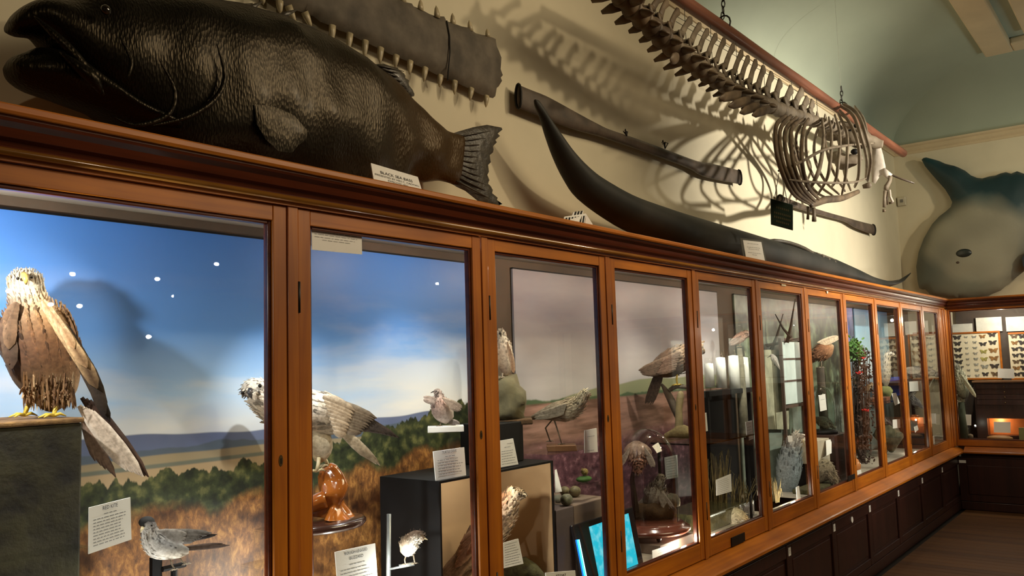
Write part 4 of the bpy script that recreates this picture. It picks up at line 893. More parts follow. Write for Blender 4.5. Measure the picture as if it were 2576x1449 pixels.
# ================================================================== INSIDE THE LONG CASE
ZB = .70
def zat(px, py, Y): return at(px, py, Y).z
def bird(label, F, spine, name='mounted_bird', cat='bird', group=None, fl=(), wings=(), tail=(), beak=None, beakc=BEAKD, eyes=(), legs=(), legm=GREYLEG, legr=3, seg=22, eyem=EYEB, extra=(), foot=None, k=4, eyer=3.2):
    b0 = spine[-1]; o = F.at(foot[0], foot[1]) if foot else F.at(spine[len(spine)//2][0], spine[len(spine)//2][1])
    r_ = thing(name, o, label, cat, group)
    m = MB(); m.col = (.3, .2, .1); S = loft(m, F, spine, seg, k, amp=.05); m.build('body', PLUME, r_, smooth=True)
    if fl:
        mm = MB(); mm.col = (.3, .2, .1)
        for a in fl: q = flakes(S, F, *a[0], **a[1]); mm.add(q.v, q.f, q.c)
        mm.build('feathers', PLUME, r_, smooth=True, kind='stuff')
    for nm, rows in (('wing', wings), ('tail', tail)):
        for wg in rows:
            mm = MB(); mm.col = (.3, .2, .1)
            bd = max(q[2]*q[3] for q in spine)*F.m*(.8 if nm == 'wing' else 0)
            for a in wg: fan(mm, F, *a[0], **dict(a[1], off=a[1].get('off', 0)*(.4 if nm == 'wing' else 1)+bd))
            mm.build(nm, PLUME, r_, smooth=True)
    if beak: mm = MB(); mm.tube([F.at(x, y, o_) for x, y, _, o_ in beak], [max(q[2], .25)*F.m for q in beak], 8); mm.build('beak', beakc, r_, smooth=True)
    for ex, ey, eo in eyes: mm = MB(); mm.ball(F.at(ex, ey, eo), eyer*F.m, 12, 8); mm.build('eye', eyem, r_, smooth=True)
    for lg in legs:
        mm = MB(); mm.tube([F.at(x, y, o_) for x, y, o_ in lg], [legr*F.m]*(len(lg)-1)+[legr*F.m*.8], 7)
        e = lg[-1]; c = F.at(e[0], e[1], e[2])
        for a in (-2.5, -1.9, -1.2, .9):
            d = F.u*math.sin(a)*1.4+F.n*-math.cos(a)*1.1; L_ = legr*F.m*4.2
            mm.tube([c, c+d*L_*.5+V((0, 0, legr*F.m*.6)), c+d*L_-V((0, 0, legr*F.m*.5))], [legr*F.m*.75, legr*F.m*.7, legr*F.m*.2], 6)
        mm.build('leg', legm, r_, smooth=True)
    for nm, mt, fn in extra: mm = MB(); fn(mm); mm.build(nm, mt, r_, smooth=True)
    return r_
def acrylic(px0, px1, pyt, Y, dep, label='clear acrylic stand', zb=ZB, grp=None):
    a, b = at(px0, pyt, Y), at(px1, pyt, Y); z = (a.z+b.z)/2; t = .005
    r_ = thing('acrylic_stand', V(((a.x+b.x)/2, Y+dep/2, zb)), label, 'stand', grp)
    m = MB(); m.box((a.x, Y, z-t), (b.x, Y+dep, z)); m.build('top_sheet', ACRYL, r_)
    for x in (a.x, b.x-t): m = MB(); m.box((x, Y, zb), (x+t, Y+dep, z-t-.0005)); m.build('side_sheet', ACRYL, r_)
    return r_
def block(name, px0, px1, pyt, Y, dep, mat, label, zb=ZB, cat='plinth', bevel=.004, ref=None):
    a, b = at(px0, pyt, Y), at(px1, pyt, Y); z = a.z if ref is None else at(*ref, Y).z
    m = MB(); m.box((a.x, Y, zb), (b.x, Y+dep, z)); return m.build(name, mat, None, bevel=bevel, label=label, cat=cat)
def lab(pts, Y, label, tx=None, ln=None, back=.02, **k):
    q = [at(pts[0][0], pts[0][1], Y+back), at(pts[1][0], pts[1][1], Y+back), at(pts[2][0], pts[2][1], Y), at(pts[3][0], pts[3][1], Y)]
    return card('specimen_label', q, label, tx=tx, lines=ln, **k)
GROUPL = 'white specimen labels inside the case'

# ---- left bay: mossy plinth, red kite, label, small grey falcon
MOSSP = plain('dark_mossy_plinth', (.045, .040, .018), .95, var=.5, scale=18, bmp=.6, c2=(.012, .010, .008))
a, b_ = at(-120, 1050, .14), at(209, 1050, .14); zt = at(140, 1054, .14).z
pl = thing('mossy_plinth', V(((a.x+b_.x)/2, .28, ZB)), 'tall dark mossy brown block under the perched red kite', 'plinth')
m = MB(); m.box((a.x, .14, ZB), (b_.x, .42, zt-.012)); m.build('block', MOSSP, pl, bevel=.006)
m = MB(); m.box((a.x-.003, .137, zt-.012), (b_.x+.003, .423, zt)); m.build('turf_top', plain('ochre_turf', (.30, .17, .06), .9, var=.4, scale=30, bmp=.5, c2=(.10, .05, .02)), pl, bevel=.004)
F = Pl(100, 1020, .25)
BRN, DK, PAL, CRM = (.20, .105, .045), (.035, .024, .018), (.62, .50, .36), (.72, .62, .46)
kite = bird('large brown mounted red kite with pale head and long forked tail on the mossy block', F,  # right side pale, left dark: lit and shaded sides put into body colours
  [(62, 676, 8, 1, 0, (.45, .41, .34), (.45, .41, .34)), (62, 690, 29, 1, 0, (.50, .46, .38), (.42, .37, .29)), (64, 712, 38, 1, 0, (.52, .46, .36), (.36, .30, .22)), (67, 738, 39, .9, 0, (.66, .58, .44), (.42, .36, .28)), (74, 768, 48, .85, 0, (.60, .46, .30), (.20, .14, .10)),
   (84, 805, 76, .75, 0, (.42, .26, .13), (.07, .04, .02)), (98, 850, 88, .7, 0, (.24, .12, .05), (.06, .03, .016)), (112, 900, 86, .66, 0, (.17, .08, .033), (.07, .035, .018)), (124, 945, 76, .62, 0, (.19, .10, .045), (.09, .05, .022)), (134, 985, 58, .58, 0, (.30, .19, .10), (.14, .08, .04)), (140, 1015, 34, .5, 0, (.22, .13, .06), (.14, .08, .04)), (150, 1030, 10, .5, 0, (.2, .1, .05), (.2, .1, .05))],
  fl=(((900, 17, 6), dict(lo=.16, hi=.5, edge=1.7, tipc=1.7, lift=.10, jit=.15)), ((1000, 22, 9), dict(lo=.42, hi=.95, edge=1.5, tipc=1.25, lift=.08, jit=.12)), ((420, 9, 3.5), dict(lo=.05, hi=.25, edge=1.2, lift=.1))),
  wings=[[(((150, 812), (212, 900), (200, 900), (262, 1040), 9, 34), dict(off=.045, c=DK, ct=(.02, .014, .01), ce=(.08, .05, .03))), (((128, 790), (190, 880), (175, 870), (240, 975), 10, 32), dict(off=.060, c=(.09, .045, .02), ce=(.74, .50, .26), ct=(.10, .06, .03))),
          (((118, 775), (168, 850), (150, 835), (214, 925), 10, 27), dict(off=.072, c=(.12, .06, .028), ce=(.80, .58, .32), ct=(.3, .18, .09))), (((108, 762), (150, 820), (132, 806), (186, 880), 9, 22), dict(off=.08, c=(.34, .2, .1), ce=(.75, .58, .36))), (((200, 900), (225, 960), (245, 1000), (272, 1060), 6, 26), dict(off=.03, c=DK, ct=(.015, .01, .01)))],
         [(((40, 770), (22, 820), (8, 850), (30, 930), 7, 34), dict(off=.02, c=(.05, .03, .02), ce=(.12, .08, .05))), (((44, 765), (30, 800), (14, 820), (26, 880), 6, 30), dict(off=.03, c=(.09, .055, .03), ce=(.2, .13, .08)))]],
  tail=[[(((205, 1000), (235, 1010), (352, 1190), (372, 1200), 4, 26), dict(off=.010, c=(.06, .03, .02), ce=(.025, .015, .012), ct=(.1, .05, .03))), (((198, 1020), (232, 1035), (318, 1180), (356, 1196), 6, 30), dict(off=.022, c=(.66, .55, .46), ce=(.80, .72, .64), ct=(.75, .65, .55))), (((205, 1050), (225, 1080), (240, 1160), (290, 1200), 5, 18), dict(off=.012, c=(.30, .20, .14), ce=(.55, .42, .34), ct=(.12, .07, .05)))]],
  beak=[(60, 695, 7, .050), (63, 703, 8, .066), (66, 713, 6, .074), (67, 722, 2, .066)], beakc=plain('yellow_beak', (.62, .46, .10), .4),
  eyes=[(79, 703, .048), (46, 706, .050)], eyer=4, legs=[[(136, 1005, .03), (140, 1022, .04), (134, 1043, .06)], [(76, 1000, .02), (70, 1022, .02), (62, 1043, .03)]], legm=YELLEG, legr=6, foot=(100, 1050))
m = MB(); m.col = (.3, .2, .1)   # shaggy thighs
for _ in range(260):
    s_ = random.choice((0, 1)); x0_ = (88, 152)[s_]+random.uniform(-30, 34); p = F.at(x0_, random.uniform(935, 1000), random.uniform(.02, .07)); e = F.at(x0_+random.uniform(-9, 9), random.uniform(985, 1034), random.uniform(.0, .06)); c = random.choice(((.16, .085, .035), (.10, .05, .022), (.24, .14, .07), (.40, .28, .16)))
    m.leaf(p, e, 5*F.m, F.n, c, tuple(z*1.3 for z in c))
m.build('thigh_feathers', PLUME, kite, smooth=True, kind='stuff')
acrylic(-60, 226, 1400, .06, .07, 'low clear acrylic shelf at the bottom left under the RED KITE label')
lab([(224, 1277), (328, 1251), (331, 1357), (223, 1394)], .10, 'white label headed RED KITE with grey paragraph', back=0, tx=[('RED KITE', .13, .36, .12)], ln=[(.22, .35, .68)]+paper_lines(.30, .86, 9))
F = Pl(420, 1400, .16)
m_l, m_b = (.70, .66, .60), (.62, .60, .56)
bird('small grey mounted falcon with black cap and finely barred white belly', F,
  [(358, 1326, 5, 1, 0, (.05, .04, .04), (.35, .32, .3)), (368, 1318, 17, 1, 0, (.03, .025, .03), (.6, .58, .55)), (376, 1334, 19, .95, 0, (.25, .24, .24), (.75, .73, .70)), (384, 1356, 27, .85, 0, (.30, .30, .30), (.84, .82, .78)), (402, 1374, 32, .8, 0, (.30, .30, .30), (.86, .84, .80)), (430, 1382, 26, .75, 0, (.3, .3, .3), (.78, .74, .66)), (455, 1386, 17, .7, 0, (.25, .25, .24), (.7, .66, .58)), (475, 1386, 7, .6, 0, (.2, .2, .2), (.4, .36, .3))],
  fl=(((260, 9, 5), dict(lo=.25, hi=.95, edge=.8, tipc=.8)),), wings=[[(((398, 1332), (432, 1352), (530, 1336), (486, 1356), 9, 17), dict(off=.025, c=(.26, .25, .24), ce=(.44, .42, .40), ct=(.10, .09, .09))), (((396, 1330), (430, 1352), (470, 1338), (462, 1356), 7, 16), dict(off=.032, c=(.30, .29, .28), ce=(.46, .44, .42))), (((440, 1350), (450, 1358), (545, 1340), (540, 1344), 3, 9), dict(off=.015, c=(.04, .035, .035)))]],
  tail=[[(((455, 1378), (470, 1384), (560, 1368), (580, 1372), 4, 9), dict(off=0, c=(.09, .06, .05), ce=(.2, .15, .12)))]], beak=[(360, 1322, 4, .028), (356, 1328, 3, .036), (355, 1334, 1, .034)], beakc=BEAKY, eyes=[(362, 1318, .030), (382, 1317, .030)], legs=[[(450, 1400, 0), (458, 1412, .005), (470, 1417, .01)], [(428, 1404, 0), (432, 1418, .01), (440, 1430, .015)]], legr=2.2, foot=(440, 1430), eyer=2.4, extra=[('black_cap', plain('black_cap', (.012, .010, .010), .8), lambda mm: mm.ball(F.at(369, 1313, 0), (19*F.m, 15*F.m, 14*F.m), 16, 10, (F.u, F.n, V((0, 0, 1)))))])
a = at(425, 1436, .14); b_ = at(482, 1436, .14); m = MB(); m.tube([V((a.x, .17, a.z)), V((b_.x, .17, a.z))], .007, 8); m.tube([V(((a.x+b_.x)/2, .17, a.z-.006)), V(((a.x+b_.x)/2, .17, ZB))], .008, 8)
m.build('metal_perch', BLACK, None, label='dark metal perch under the small grey falcon', cat='perch')
a = at(395, 1402, .2); m = MB(); m.box((a.x-.012, .20, ZB), (a.x+.014, .215, a.z)); m.build('dark_upright', BLACK, None, label='thin dark upright standing behind the small grey falcon', cat='stand')
acrylic(650, 720, 1420, .06, .08, 'clear acrylic block by the foot of the first door post')

# ---- second bay: buzzard on a varnished stump
F = Pl(800, 1080, .22)
WHT = (.84, .80, .72)
bird('large pale mounted rough-legged buzzard on the varnished stump, head seen left of the door post', F,
  [(612, 992, 6, 1, .02, (.5, .46, .4), (.6, .55, .5)), (626, 982, 25, 1, .01, (.66, .62, .55), (.72, .67, .60)), (645, 984, 33, 1, 0, (.72, .68, .62), (.74, .70, .62)), (668, 1000, 38, .95, 0, (.76, .72, .66), (.66, .58, .46)), (700, 1022, 50, .85, 0, (.82, .78, .72), (.40, .32, .22)), (745, 1035, 58, .8, 0, (.86, .82, .76), (.36, .28, .18)), (790, 1040, 58, .75, 0, (.84, .80, .74), (.40, .30, .2)), (835, 1046, 50, .7, 0, (.62, .54, .44), (.42, .34, .24)), (870, 1052, 36, .65, 0, (.34, .26, .18), (.40, .32, .24)), (900, 1060, 18, .6, 0, (.2, .14, .1), (.3, .24, .18))],
  fl=(((150, 9, 5), dict(lo=.0, hi=.28, dirn=1, edge=.8, pd=.3)), ((420, 22, 13), dict(lo=.3, hi=.8, edge=1.25, tipc=1.2)), ((260, 24, 14), dict(lo=.6, hi=1, edge=.7, tipc=.6))),
  wings=[[(((848, 1012), (868, 1062), (1000, 1098), (930, 1080), 8, 17), dict(off=.045, c=(.05, .04, .035), ce=(.10, .08, .06), ct=(.05, .03, .02))), (((830, 1002), (852, 1072), (945, 1048), (905, 1085), 9, 22), dict(off=.055, c=(.22, .16, .10), ce=(.55, .48, .38), ct=(.10, .07, .05))), (((812, 996), (838, 1080), (890, 1030), (868, 1088), 9, 24), dict(off=.062, c=(.40, .30, .20), ce=(.76, .68, .56)))]],
  tail=[[(((850, 1080), (880, 1090), (925, 1155), (955, 1172), 6, 16), dict(off=.0, c=(.45, .36, .24), ce=(.62, .54, .42), ct=(.20, .15, .10)))]],
  beak=[(634, 978, 6, .066), (633, 987, 6, .076), (636, 996, 3.5, .074), (638, 1001, 1, .068)], eyes=[(657, 970, .055), (613, 988, .03)], eyer=5, eyem=EYEB,
  extra=[('thigh', PLUME, lambda mm: (setattr(mm, 'col', (.3, .2, .1)), loft(mm, F, [(770, 1080, 40, .8, 0, (.6, .52, .38), (.45, .36, .22)), (800, 1110, 36, .8, 0, (.62, .54, .4), (.4, .32, .2)), (806, 1140, 26, .8, 0, (.6, .52, .4), (.36, .28, .18)), (800, 1162, 10, .8, 0, (.7, .6, .4), (.6, .5, .3))], 14, 3, amp=.15)))],
  legs=[[(802, 1150, .02), (800, 1168, .03), (796, 1182, .035)], [(815, 1150, -.02), (822, 1166, -.02), (826, 1174, -.02)]], legr=5, legm=BEAKY, foot=(800, 1180))
st = thing('tree_stump', V(F.at(840, 1300)), 'glossy orange varnished tree stump under the buzzard', 'stump')
m = MB(); loft(m, F, [(826, 1170, 6, 1, 0, (1, 1, 1), (1, 1, 1)), (828, 1174, 24, 1, 0, (1, 1, 1), (1, 1, 1)), (834, 1200, 27, 1, 0, (1, 1, 1), (1, 1, 1)), (840, 1230, 29, 1, 0, (1, 1, 1), (1, 1, 1)), (842, 1260, 38, 1, 0, (1, 1, 1), (1, 1, 1)), (838, 1290, 48, .9, 0, (1, 1, 1), (1, 1, 1)), (836, 1303, 50, .85, 0, (1, 1, 1), (1, 1, 1))], 26, 6, amp=1.0); m.build('trunk', STUMP_M, st, smooth=True)
m = MB(); loft(m, F, [(820, 1255, 22, 1, .02, (1, 1, 1), (1, 1, 1)), (780, 1268, 24, 1, .02, (1, 1, 1), (1, 1, 1)), (740, 1282, 20, 1, .02, (1, 1, 1), (1, 1, 1)), (722, 1290, 8, 1, .02, (1, 1, 1), (1, 1, 1))], 14, 4, amp=.4); m.build('root', STUMP_M, st, smooth=True)
c = F.at(812, 1306); m = MB(); rr = 118*F.m; z0 = c.z-.028
m.lathe(V((c.x, c.y, z0)), [(rr*.86, 0), (rr*.95, .004), (rr, .012), (rr, .019), (rr*.95, .026), (rr*.9, .0275), (.0001, .028)], 36, 1, .78); m.build('oval_base', plain('dark_polished_base', (.05, .022, .016), .18, coat=.6), None, smooth=True, label='dark polished oval wooden base under the varnished stump', cat='base')
a = V((c.x-rr*.75, .12, 0)); r_ = thing('acrylic_stand', V((c.x, .25, ZB)), 'clear acrylic stand carrying the oval base of the buzzard', 'stand')
m = MB(); m.box((c.x-rr*.8, .14, z0-.006), (c.x+rr*.8, .40, z0-.0005)); m.build('top_sheet', ACRYL, r_)
for x in (c.x-rr*.8, c.x+rr*.8-.005): m = MB(); m.box((x, .14, ZB), (x+.005, .40, z0-.0065)); m.build('side_sheet', ACRYL, r_)
lab([(843, 1389), (944, 1367), (951, 1470), (852, 1498)], .075, 'white label headed ROUGH-LEGGED BUZZARD', back=0, tx=[('ROUGH-LEGGED', .12, .56, .105), ('BUZZARD', .25, .34, .105)], ln=[(.36, .32, .70)]+paper_lines(.46, .95, 7))
# notice hung behind the glass at the top
n_ = lab([(784, 573), (910, 593), (911, 640), (785, 628)], .02, 'pale notice with small print hung inside the glass at the top of the second door', back=0, ln=[(.12, .05, .9), (.25, .05, .9), (.38, .05, .85), (.5, .2, .75)])
# chick on a peg
F = Pl(1035, 1380, .09)
bird('small white and brown speckled chick perched on a grey peg before the black box', F,
  [(1066, 1358, 3, 1, 0, (.3, .22, .15), (.6, .5, .4)), (1055, 1350, 13, 1, 0, (.16, .11, .08), (.70, .65, .55)), (1042, 1352, 17, .95, 0, (.20, .14, .10), (.82, .80, .72)), (1030, 1368, 24, .9, 0, (.24, .18, .12), (.88, .85, .78)), (1022, 1384, 20, .85, 0, (.3, .24, .18), (.88, .84, .76)), (1014, 1394, 10, .8, 0, (.4, .32, .22), (.8, .74, .62))],
  fl=(((240, 8, 2.6), dict(lo=.1, hi=1, edge=1, jit=.6, lift=.5)),), beak=[(1062, 1354, 3.2, .0), (1070, 1355, 2, 0), (1076, 1358, .6, 0)], beakc=BEAKY, eyes=[(1052, 1350, .030)], eyer=2.2,
  legs=[[(1040, 1396, .0), (1042, 1408, .0), (1044, 1416, .01)], [(1022, 1396, 0), (1018, 1408, .0), (1020, 1418, .01)]], legr=1.8, foot=(1030, 1420))
m = MB(); m.tube([F.at(1004, 1425), F.at(1042, 1418)], 5*F.m, 12); m.tube([F.at(978, 1296, -.02), F.at(977, 1440, -.02), F.at(976, 1900, -.02)], 6*F.m, 10); m.tube([F.at(977, 1436, -.02), F.at(1008, 1426, 0)], 3*F.m, 8)
m.build('peg_stand', plain('grey_metal', (.34, .36, .36), .35, .6), None, smooth=True, label='grey metal post with a peg carrying the speckled chick', cat='stand')
# black box with tan lining
YB = .12; A = at(1105, 1211, YB); B = at(1391, 1152, YB); zb = A.z; bx = thing('display_box', V(((A.x+B.x)/2, .26, ZB)), 'tall black open-fronted box with tan lining holding a brown speckled bird', 'box')
t = .008; D2 = .41; lamp('POINT', ((A.x+B.x)/2, YB+.03, zb-.04), 1.7, NEUT, size=.008)  # small unseen lamp added to brighten the tan lining
m = MB(); m.box((A.x, YB, ZB), (A.x+t, D2, zb)); m.build('side_panel', BLACK, bx)
m = MB(); m.box((B.x-t, YB, ZB), (B.x, D2, zb)); m.build('side_panel', BLACK, bx)
m = MB(); m.box((A.x+t, YB, zb-t), (B.x-t, D2, zb)); m.build('top_panel', BLACK, bx)
m = MB(); m.box((A.x+t, D2-.02, ZB), (B.x-t, D2-.004, zb-t-.001)); m.build('tan_lining', TAN, bx)
m = MB(); m.box((B.x-t-.004, YB+.006, ZB), (B.x-t-.0005, D2-.021, zb-t-.001)); m.build('tan_lining', TAN, bx)
m = MB(); m.box((A.x+t+.0005, YB+.006, ZB), (A.x+t+.004, D2-.021, zb-t-.001)); m.build('tan_lining', TAN, bx)
F = Pl(1230, 1330, .24)
bird('brown speckled mounted young kestrel inside the tan box, body crossing behind the door post', F,
  [(1318, 1246, 4, 1, 0, (.5, .42, .3), (.7, .64, .5)), (1306, 1242, 13, 1, 0, (.36, .27, .17), (.80, .74, .62)), (1292, 1246, 18, 1, 0, (.40, .30, .2), (.78, .70, .58)), (1280, 1262, 22, .9, 0, (.24, .13, .07), (.70, .6, .48)), (1262, 1290, 36, .8, 0, (.20, .10, .06), (.66, .54, .42)), (1236, 1328, 44, .75, 0, (.18, .09, .05), (.60, .48, .36)), (1206, 1366, 42, .7, 0, (.16, .09, .05), (.55, .44, .34)), (1176, 1400, 32, .65, 0, (.16, .09, .05), (.5, .4, .3)), (1150, 1430, 20, .6, 0, (.14, .08, .05), (.4, .3, .2))],
  fl=(((180, 9, 4), dict(lo=.02, hi=.3, edge=1.2)), ((420, 20, 11), dict(lo=.28, hi=1, edge=1.6, tipc=1.5))),
  wings=[[(((1240, 1300), (1205, 1370), (1105, 1440), (1120, 1480), 7, 18), dict(off=.04, c=(.12, .075, .05), ce=(.5, .36, .24))), (((1245, 1290), (1200, 1360), (1160, 1360), (1145, 1420), 9, 22), dict(off=.055, c=(.16, .08, .05), ce=(.62, .46, .32))), (((1262, 1268), (1222, 1330), (1205, 1320), (1175, 1385), 9, 20), dict(off=.065, c=(.22, .10, .06), ce=(.66, .5, .36)))]],
  tail=[[(((1170, 1410), (1190, 1430), (1085, 1500), (1120, 1520), 6, 18), dict(off=0, c=(.2, .13, .08), ce=(.5, .38, .26)))]], beak=[(1314, 1242, 4, .0), (1322, 1243, 3.5, 0), (1327, 1248, 1, 0)], eyes=[(1305, 1240, .030)], eyer=3.2, legs=[[(1250, 1370, .02), (1262, 1400, .02), (1275, 1418, .02)]], legr=3, foot=(1240, 1440))
F = Pl(1310, 1440, .20); m = MB(); loft(m, F, [(1250, 1450, 14, 1, 0, (1, 1, 1), (1, 1, 1)), (1280, 1440, 26, 1, 0, (1, 1, 1), (1, 1, 1)), (1320, 1432, 28, 1, 0, (1, 1, 1), (1, 1, 1)), (1350, 1446, 20, 1, 0, (1, 1, 1), (1, 1, 1)), (1372, 1460, 8, 1, 0, (1, 1, 1), (1, 1, 1))], 16, 4, amp=.4)
c = F.at(1310, 1450); m.lathe(V((c.x, c.y, ZB)), [(.10, 0), (.095, c.z-ZB-.0), (.0001, c.z-ZB)], 16); m.build('turf_mound', MOSS, None, smooth=True, label='brown mossy mound at the foot of the tan box', cat='mound')
lab([(1265, 1366), (1304, 1355), (1317, 1418), (1266, 1430)], .15, 'small typed card leaning inside the tan box', ln=paper_lines(.1, .9, 9), back=.0)
lab([(1373, 1441), (1447, 1435), (1452, 1490), (1375, 1500)], .05, 'white label headed STOAT at the bottom of the third door', back=0, tx=[('STOAT', .2, .34, .14)], ln=[(.4, .2, .8), (.5, .2, .8)])
# turtle dove on a white base
F = Pl(1115, 1040, .30)
bird('small pinkish mounted turtle dove with spread grey tail on a white base', F,
  [(1092, 984, 3, 1, 0, (.4, .33, .3), (.5, .4, .36)), (1100, 985, 9, 1, 0, (.30, .26, .25), (.45, .36, .33)), (1104, 996, 11, 1, 0, (.40, .32, .30), (.52, .42, .38)), (1106, 1012, 21, .95, 0, (.42, .29, .25), (.46, .33, .29)), (1112, 1030, 27, .9, 0, (.36, .27, .22), (.42, .31, .27)), (1122, 1046, 23, .85, 0, (.40, .34, .30), (.5, .42, .38)), (1132, 1058, 13, .8, 0, (.34, .3, .28), (.44, .38, .36))],
  fl=(((150, 8, 5), dict(lo=.25, hi=1, edge=1.15)),), wings=[[(((1112, 1000), (1130, 1022), (1163, 1022), (1158, 1034), 7, 11), dict(off=.03, c=(.38, .30, .24), ce=(.62, .54, .46), ct=(.12, .10, .09)))], [(((1098, 1004), (1094, 1014), (1066, 996), (1064, 1006), 4, 10), dict(off=.01, c=(.40, .33, .30), ce=(.5, .42, .38)))]],
  tail=[[(((1118, 1050), (1136, 1056), (1142, 1070), (1158, 1066), 5, 10), dict(off=.0, c=(.14, .12, .12), ce=(.5, .46, .44)))]], beak=[(1092, 984, 2, 0), (1086, 987, 1.2, 0), (1083, 989, .4, 0)], eyes=[(1098, 984, .022)], eyer=1.6, legs=[[(1110, 1056, 0), (1108, 1066, .01), (1106, 1071, .015)]], legr=1.8, foot=(1115, 1072))
q0, q1 = F.at(1076, 1073), F.at(1166, 1069); m = MB(); mid = (q0+q1)/2; hw = F.u*45*F.m; nn = F.n*.035; zz = V((0, 0, mid.z-.0)); 
m.slab([mid-hw-nn-V((0, 0, .022)), mid+hw-nn-V((0, 0, .022)), mid+hw+nn-V((0, 0, .022)), mid-hw+nn-V((0, 0, .022))], (0, 0, .022)); m.build('white_base', WHITE, None, bevel=.002, label='small white base under the turtle dove', cat='base')
r_ = thing('acrylic_stand', V((mid.x, mid.y, zb)), 'clear acrylic post block under the turtle dove base', 'stand'); m = MB(); m.box((mid.x-.05, .27, zb), (mid.x+.045, .33, mid.z-.023)); m.build('clear_block', ACRYL, r_)
lab([(1090, 1136), (1168, 1125), (1173, 1199), (1097, 1213)], .14, 'white label headed TURTLE DOVE on top of the black box', back=.0, tx=[('TURTLE DOVE', .11, .46, .11)], ln=[(.22, .35, .68)]+paper_lines(.32, .78, 6))
def feather_shape(F, x0_, y0_, x1_, y1_, w_, mat, label, off=0):
    m = MB(); m.col = (.3, .2, .1); m.leaf(F.at(x0_, y0_, off), F.at(x1_, y1_, off), w_*F.m, F.n, (.3, .24, .18), (.6, .5, .4)); m.leaf(F.at(x0_, y0_, off-.002), F.at(x1_, y1_, off-.002), w_*F.m, -F.n, (.3, .24, .18)); return m

# ---- third bay: kestrel on a stone, corncrake, eggs, tablet
F = Pl(1272, 900, .30)
bird('pale streaked mounted kestrel on a stone block at the left edge of the third door', F,
  [(1252, 832, 5, 1, 0, (.5, .42, .34), (.5, .42, .34)), (1252, 842, 16, 1, 0, (.6, .54, .46), (.5, .44, .38)), (1256, 860, 22, .9, 0, (.74, .68, .60), (.5, .4, .3)), (1262, 885, 27, .85, 0, (.70, .60, .50), (.4, .28, .18)), (1268, 912, 24, .8, 0, (.64, .56, .46), (.4, .28, .18)), (1272, 932, 14, .8, 0, (.5, .42, .34), (.3, .2, .14)), (1272, 946, 5, .8, 0, (.4, .3, .2), (.3, .2, .1))],
  fl=(((260, 12, 6), dict(lo=.1, hi=1, edge=.55, tipc=1.2)),), wings=[[(((1276, 860), (1288, 890), (1286, 915), (1292, 940), 6, 10), dict(off=.03, c=(.28, .16, .09), ce=(.66, .54, .4)))]], beak=[(1250, 846, 4, .05), (1250, 852, 1, .055)], eyes=[(1258, 840, .035)], legs=[[(1264, 938, .02), (1264, 946, .02), (1262, 950, .03)]], legr=2.5, foot=(1270, 950))
F = Pl(1290, 1000, .30); sb = thing('stone_block', F.at(1290, 1066), 'greenish grey stone block under the kestrel', 'stone')
q = [F.at(*p) for p in ((1225, 950), (1262, 944), (1300, 940), (1308, 970), (1323, 984), (1325, 1010), (1318, 1042), (1322, 1062), (1225, 1066))]; m = MB(); pillow(m, q, F.n, .09, .03, back=.9, rough=.6, sharp=.35); m.build('rock', STONE, sb, smooth=True)
m = MB(); q = [F.at(*p, .09) for p in ((1220, 1058), (1338, 1050), (1340, 1064), (1220, 1070))]; m.slab(q, -F.n*.2); m.build('mossy_foot', BROWNT, sb, bevel=.006)
c = F.at(1285, 1068); block('kestrel_plinth', 1235, 1316, 1068, .22, .16, BLACK, 'dark plinth under the kestrel stone, standing on the black box', zb=zb+.001)
lab([(1257, 1109), (1291, 1103), (1304, 1168), (1258, 1176)], .14, 'white kestrel label with a small bird emblem, cut off by the door stile', back=.0, ln=[(.16, .5, .9), (.28, .3, .7)]+paper_lines(.42, .9, 6))
F = Pl(1400, 1050, .22)
bird('speckled buff mounted corncrake walking on thin legs over a small wooden base', F,
  [(1482, 990, 3, 1, 0, (.6, .54, .4), (.6, .54, .4)), (1474, 990, 9, 1, 0, (.58, .52, .36), (.66, .6, .44)), (1464, 1000, 12, 1, 0, (.40, .36, .24), (.60, .54, .40)), (1450, 1020, 22, .9, 0, (.30, .26, .17), (.52, .46, .34)), (1425, 1032, 27, .85, 0, (.26, .22, .15), (.50, .44, .32)), (1398, 1036, 24, .8, 0, (.24, .20, .14), (.42, .37, .28)), (1368, 1042, 14, .7, 0, (.24, .21, .16), (.36, .33, .26)), (1342, 1050, 6, .6, 0, (.2, .17, .13), (.3, .26, .2)), (1328, 1054, 2, .6, 0, (.1, .08, .06), (.1, .08, .06))],
  fl=(((480, 13, 5), dict(lo=.15, hi=.95, edge=1.8, tipc=1.5)),), wings=[[(((1425, 1015), (1418, 1040), (1352, 1040), (1345, 1052), 9, 9), dict(off=.03, c=(.22, .20, .16), ce=(.52, .48, .38)))]], beak=[(1478, 992, 2.5, 0), (1482, 1000, 2, 0), (1484, 1010, .8, 0)], beakc=BEAKY, eyes=[(1472, 988, .02)], eyer=1.6,
  legs=[[(1394, 1056, 0), (1404, 1086, 0), (1413, 1117, 0)], [(1390, 1056, -.03), (1372, 1078, -.03), (1384, 1112, -.03)]], legr=2, foot=(1412, 1120))
m = MB(); q = [F.at(*p, .05) for p in ((1374, 1119), (1448, 1117), (1452, 1132), (1378, 1134))]; m.slab(q, -F.n*.10); m.build('wooden_plinth', plain('brown_wood_base', (.22, .10, .04), .5), None, bevel=.003, label='small brown wooden base under the corncrake', cat='base')
c = F.at(1410, 1133, .0); a, b_ = at(1380, 1136, .16), at(1512, 1140, .16)
r_ = thing('acrylic_stand', V(((a.x+b_.x)/2, .24, ZB)), 'tall clear acrylic case under the corncrake base', 'stand'); m = MB(); m.box((a.x, .15, c.z-.006), (b_.x, .33, c.z-.001)); m.build('top_sheet', ACRYL, r_)
for x in (a.x, b_.x-.005): m = MB(); m.box((x, .15, ZB), (x+.005, .33, c.z-.0065)); m.build('side_sheet', ACRYL, r_)
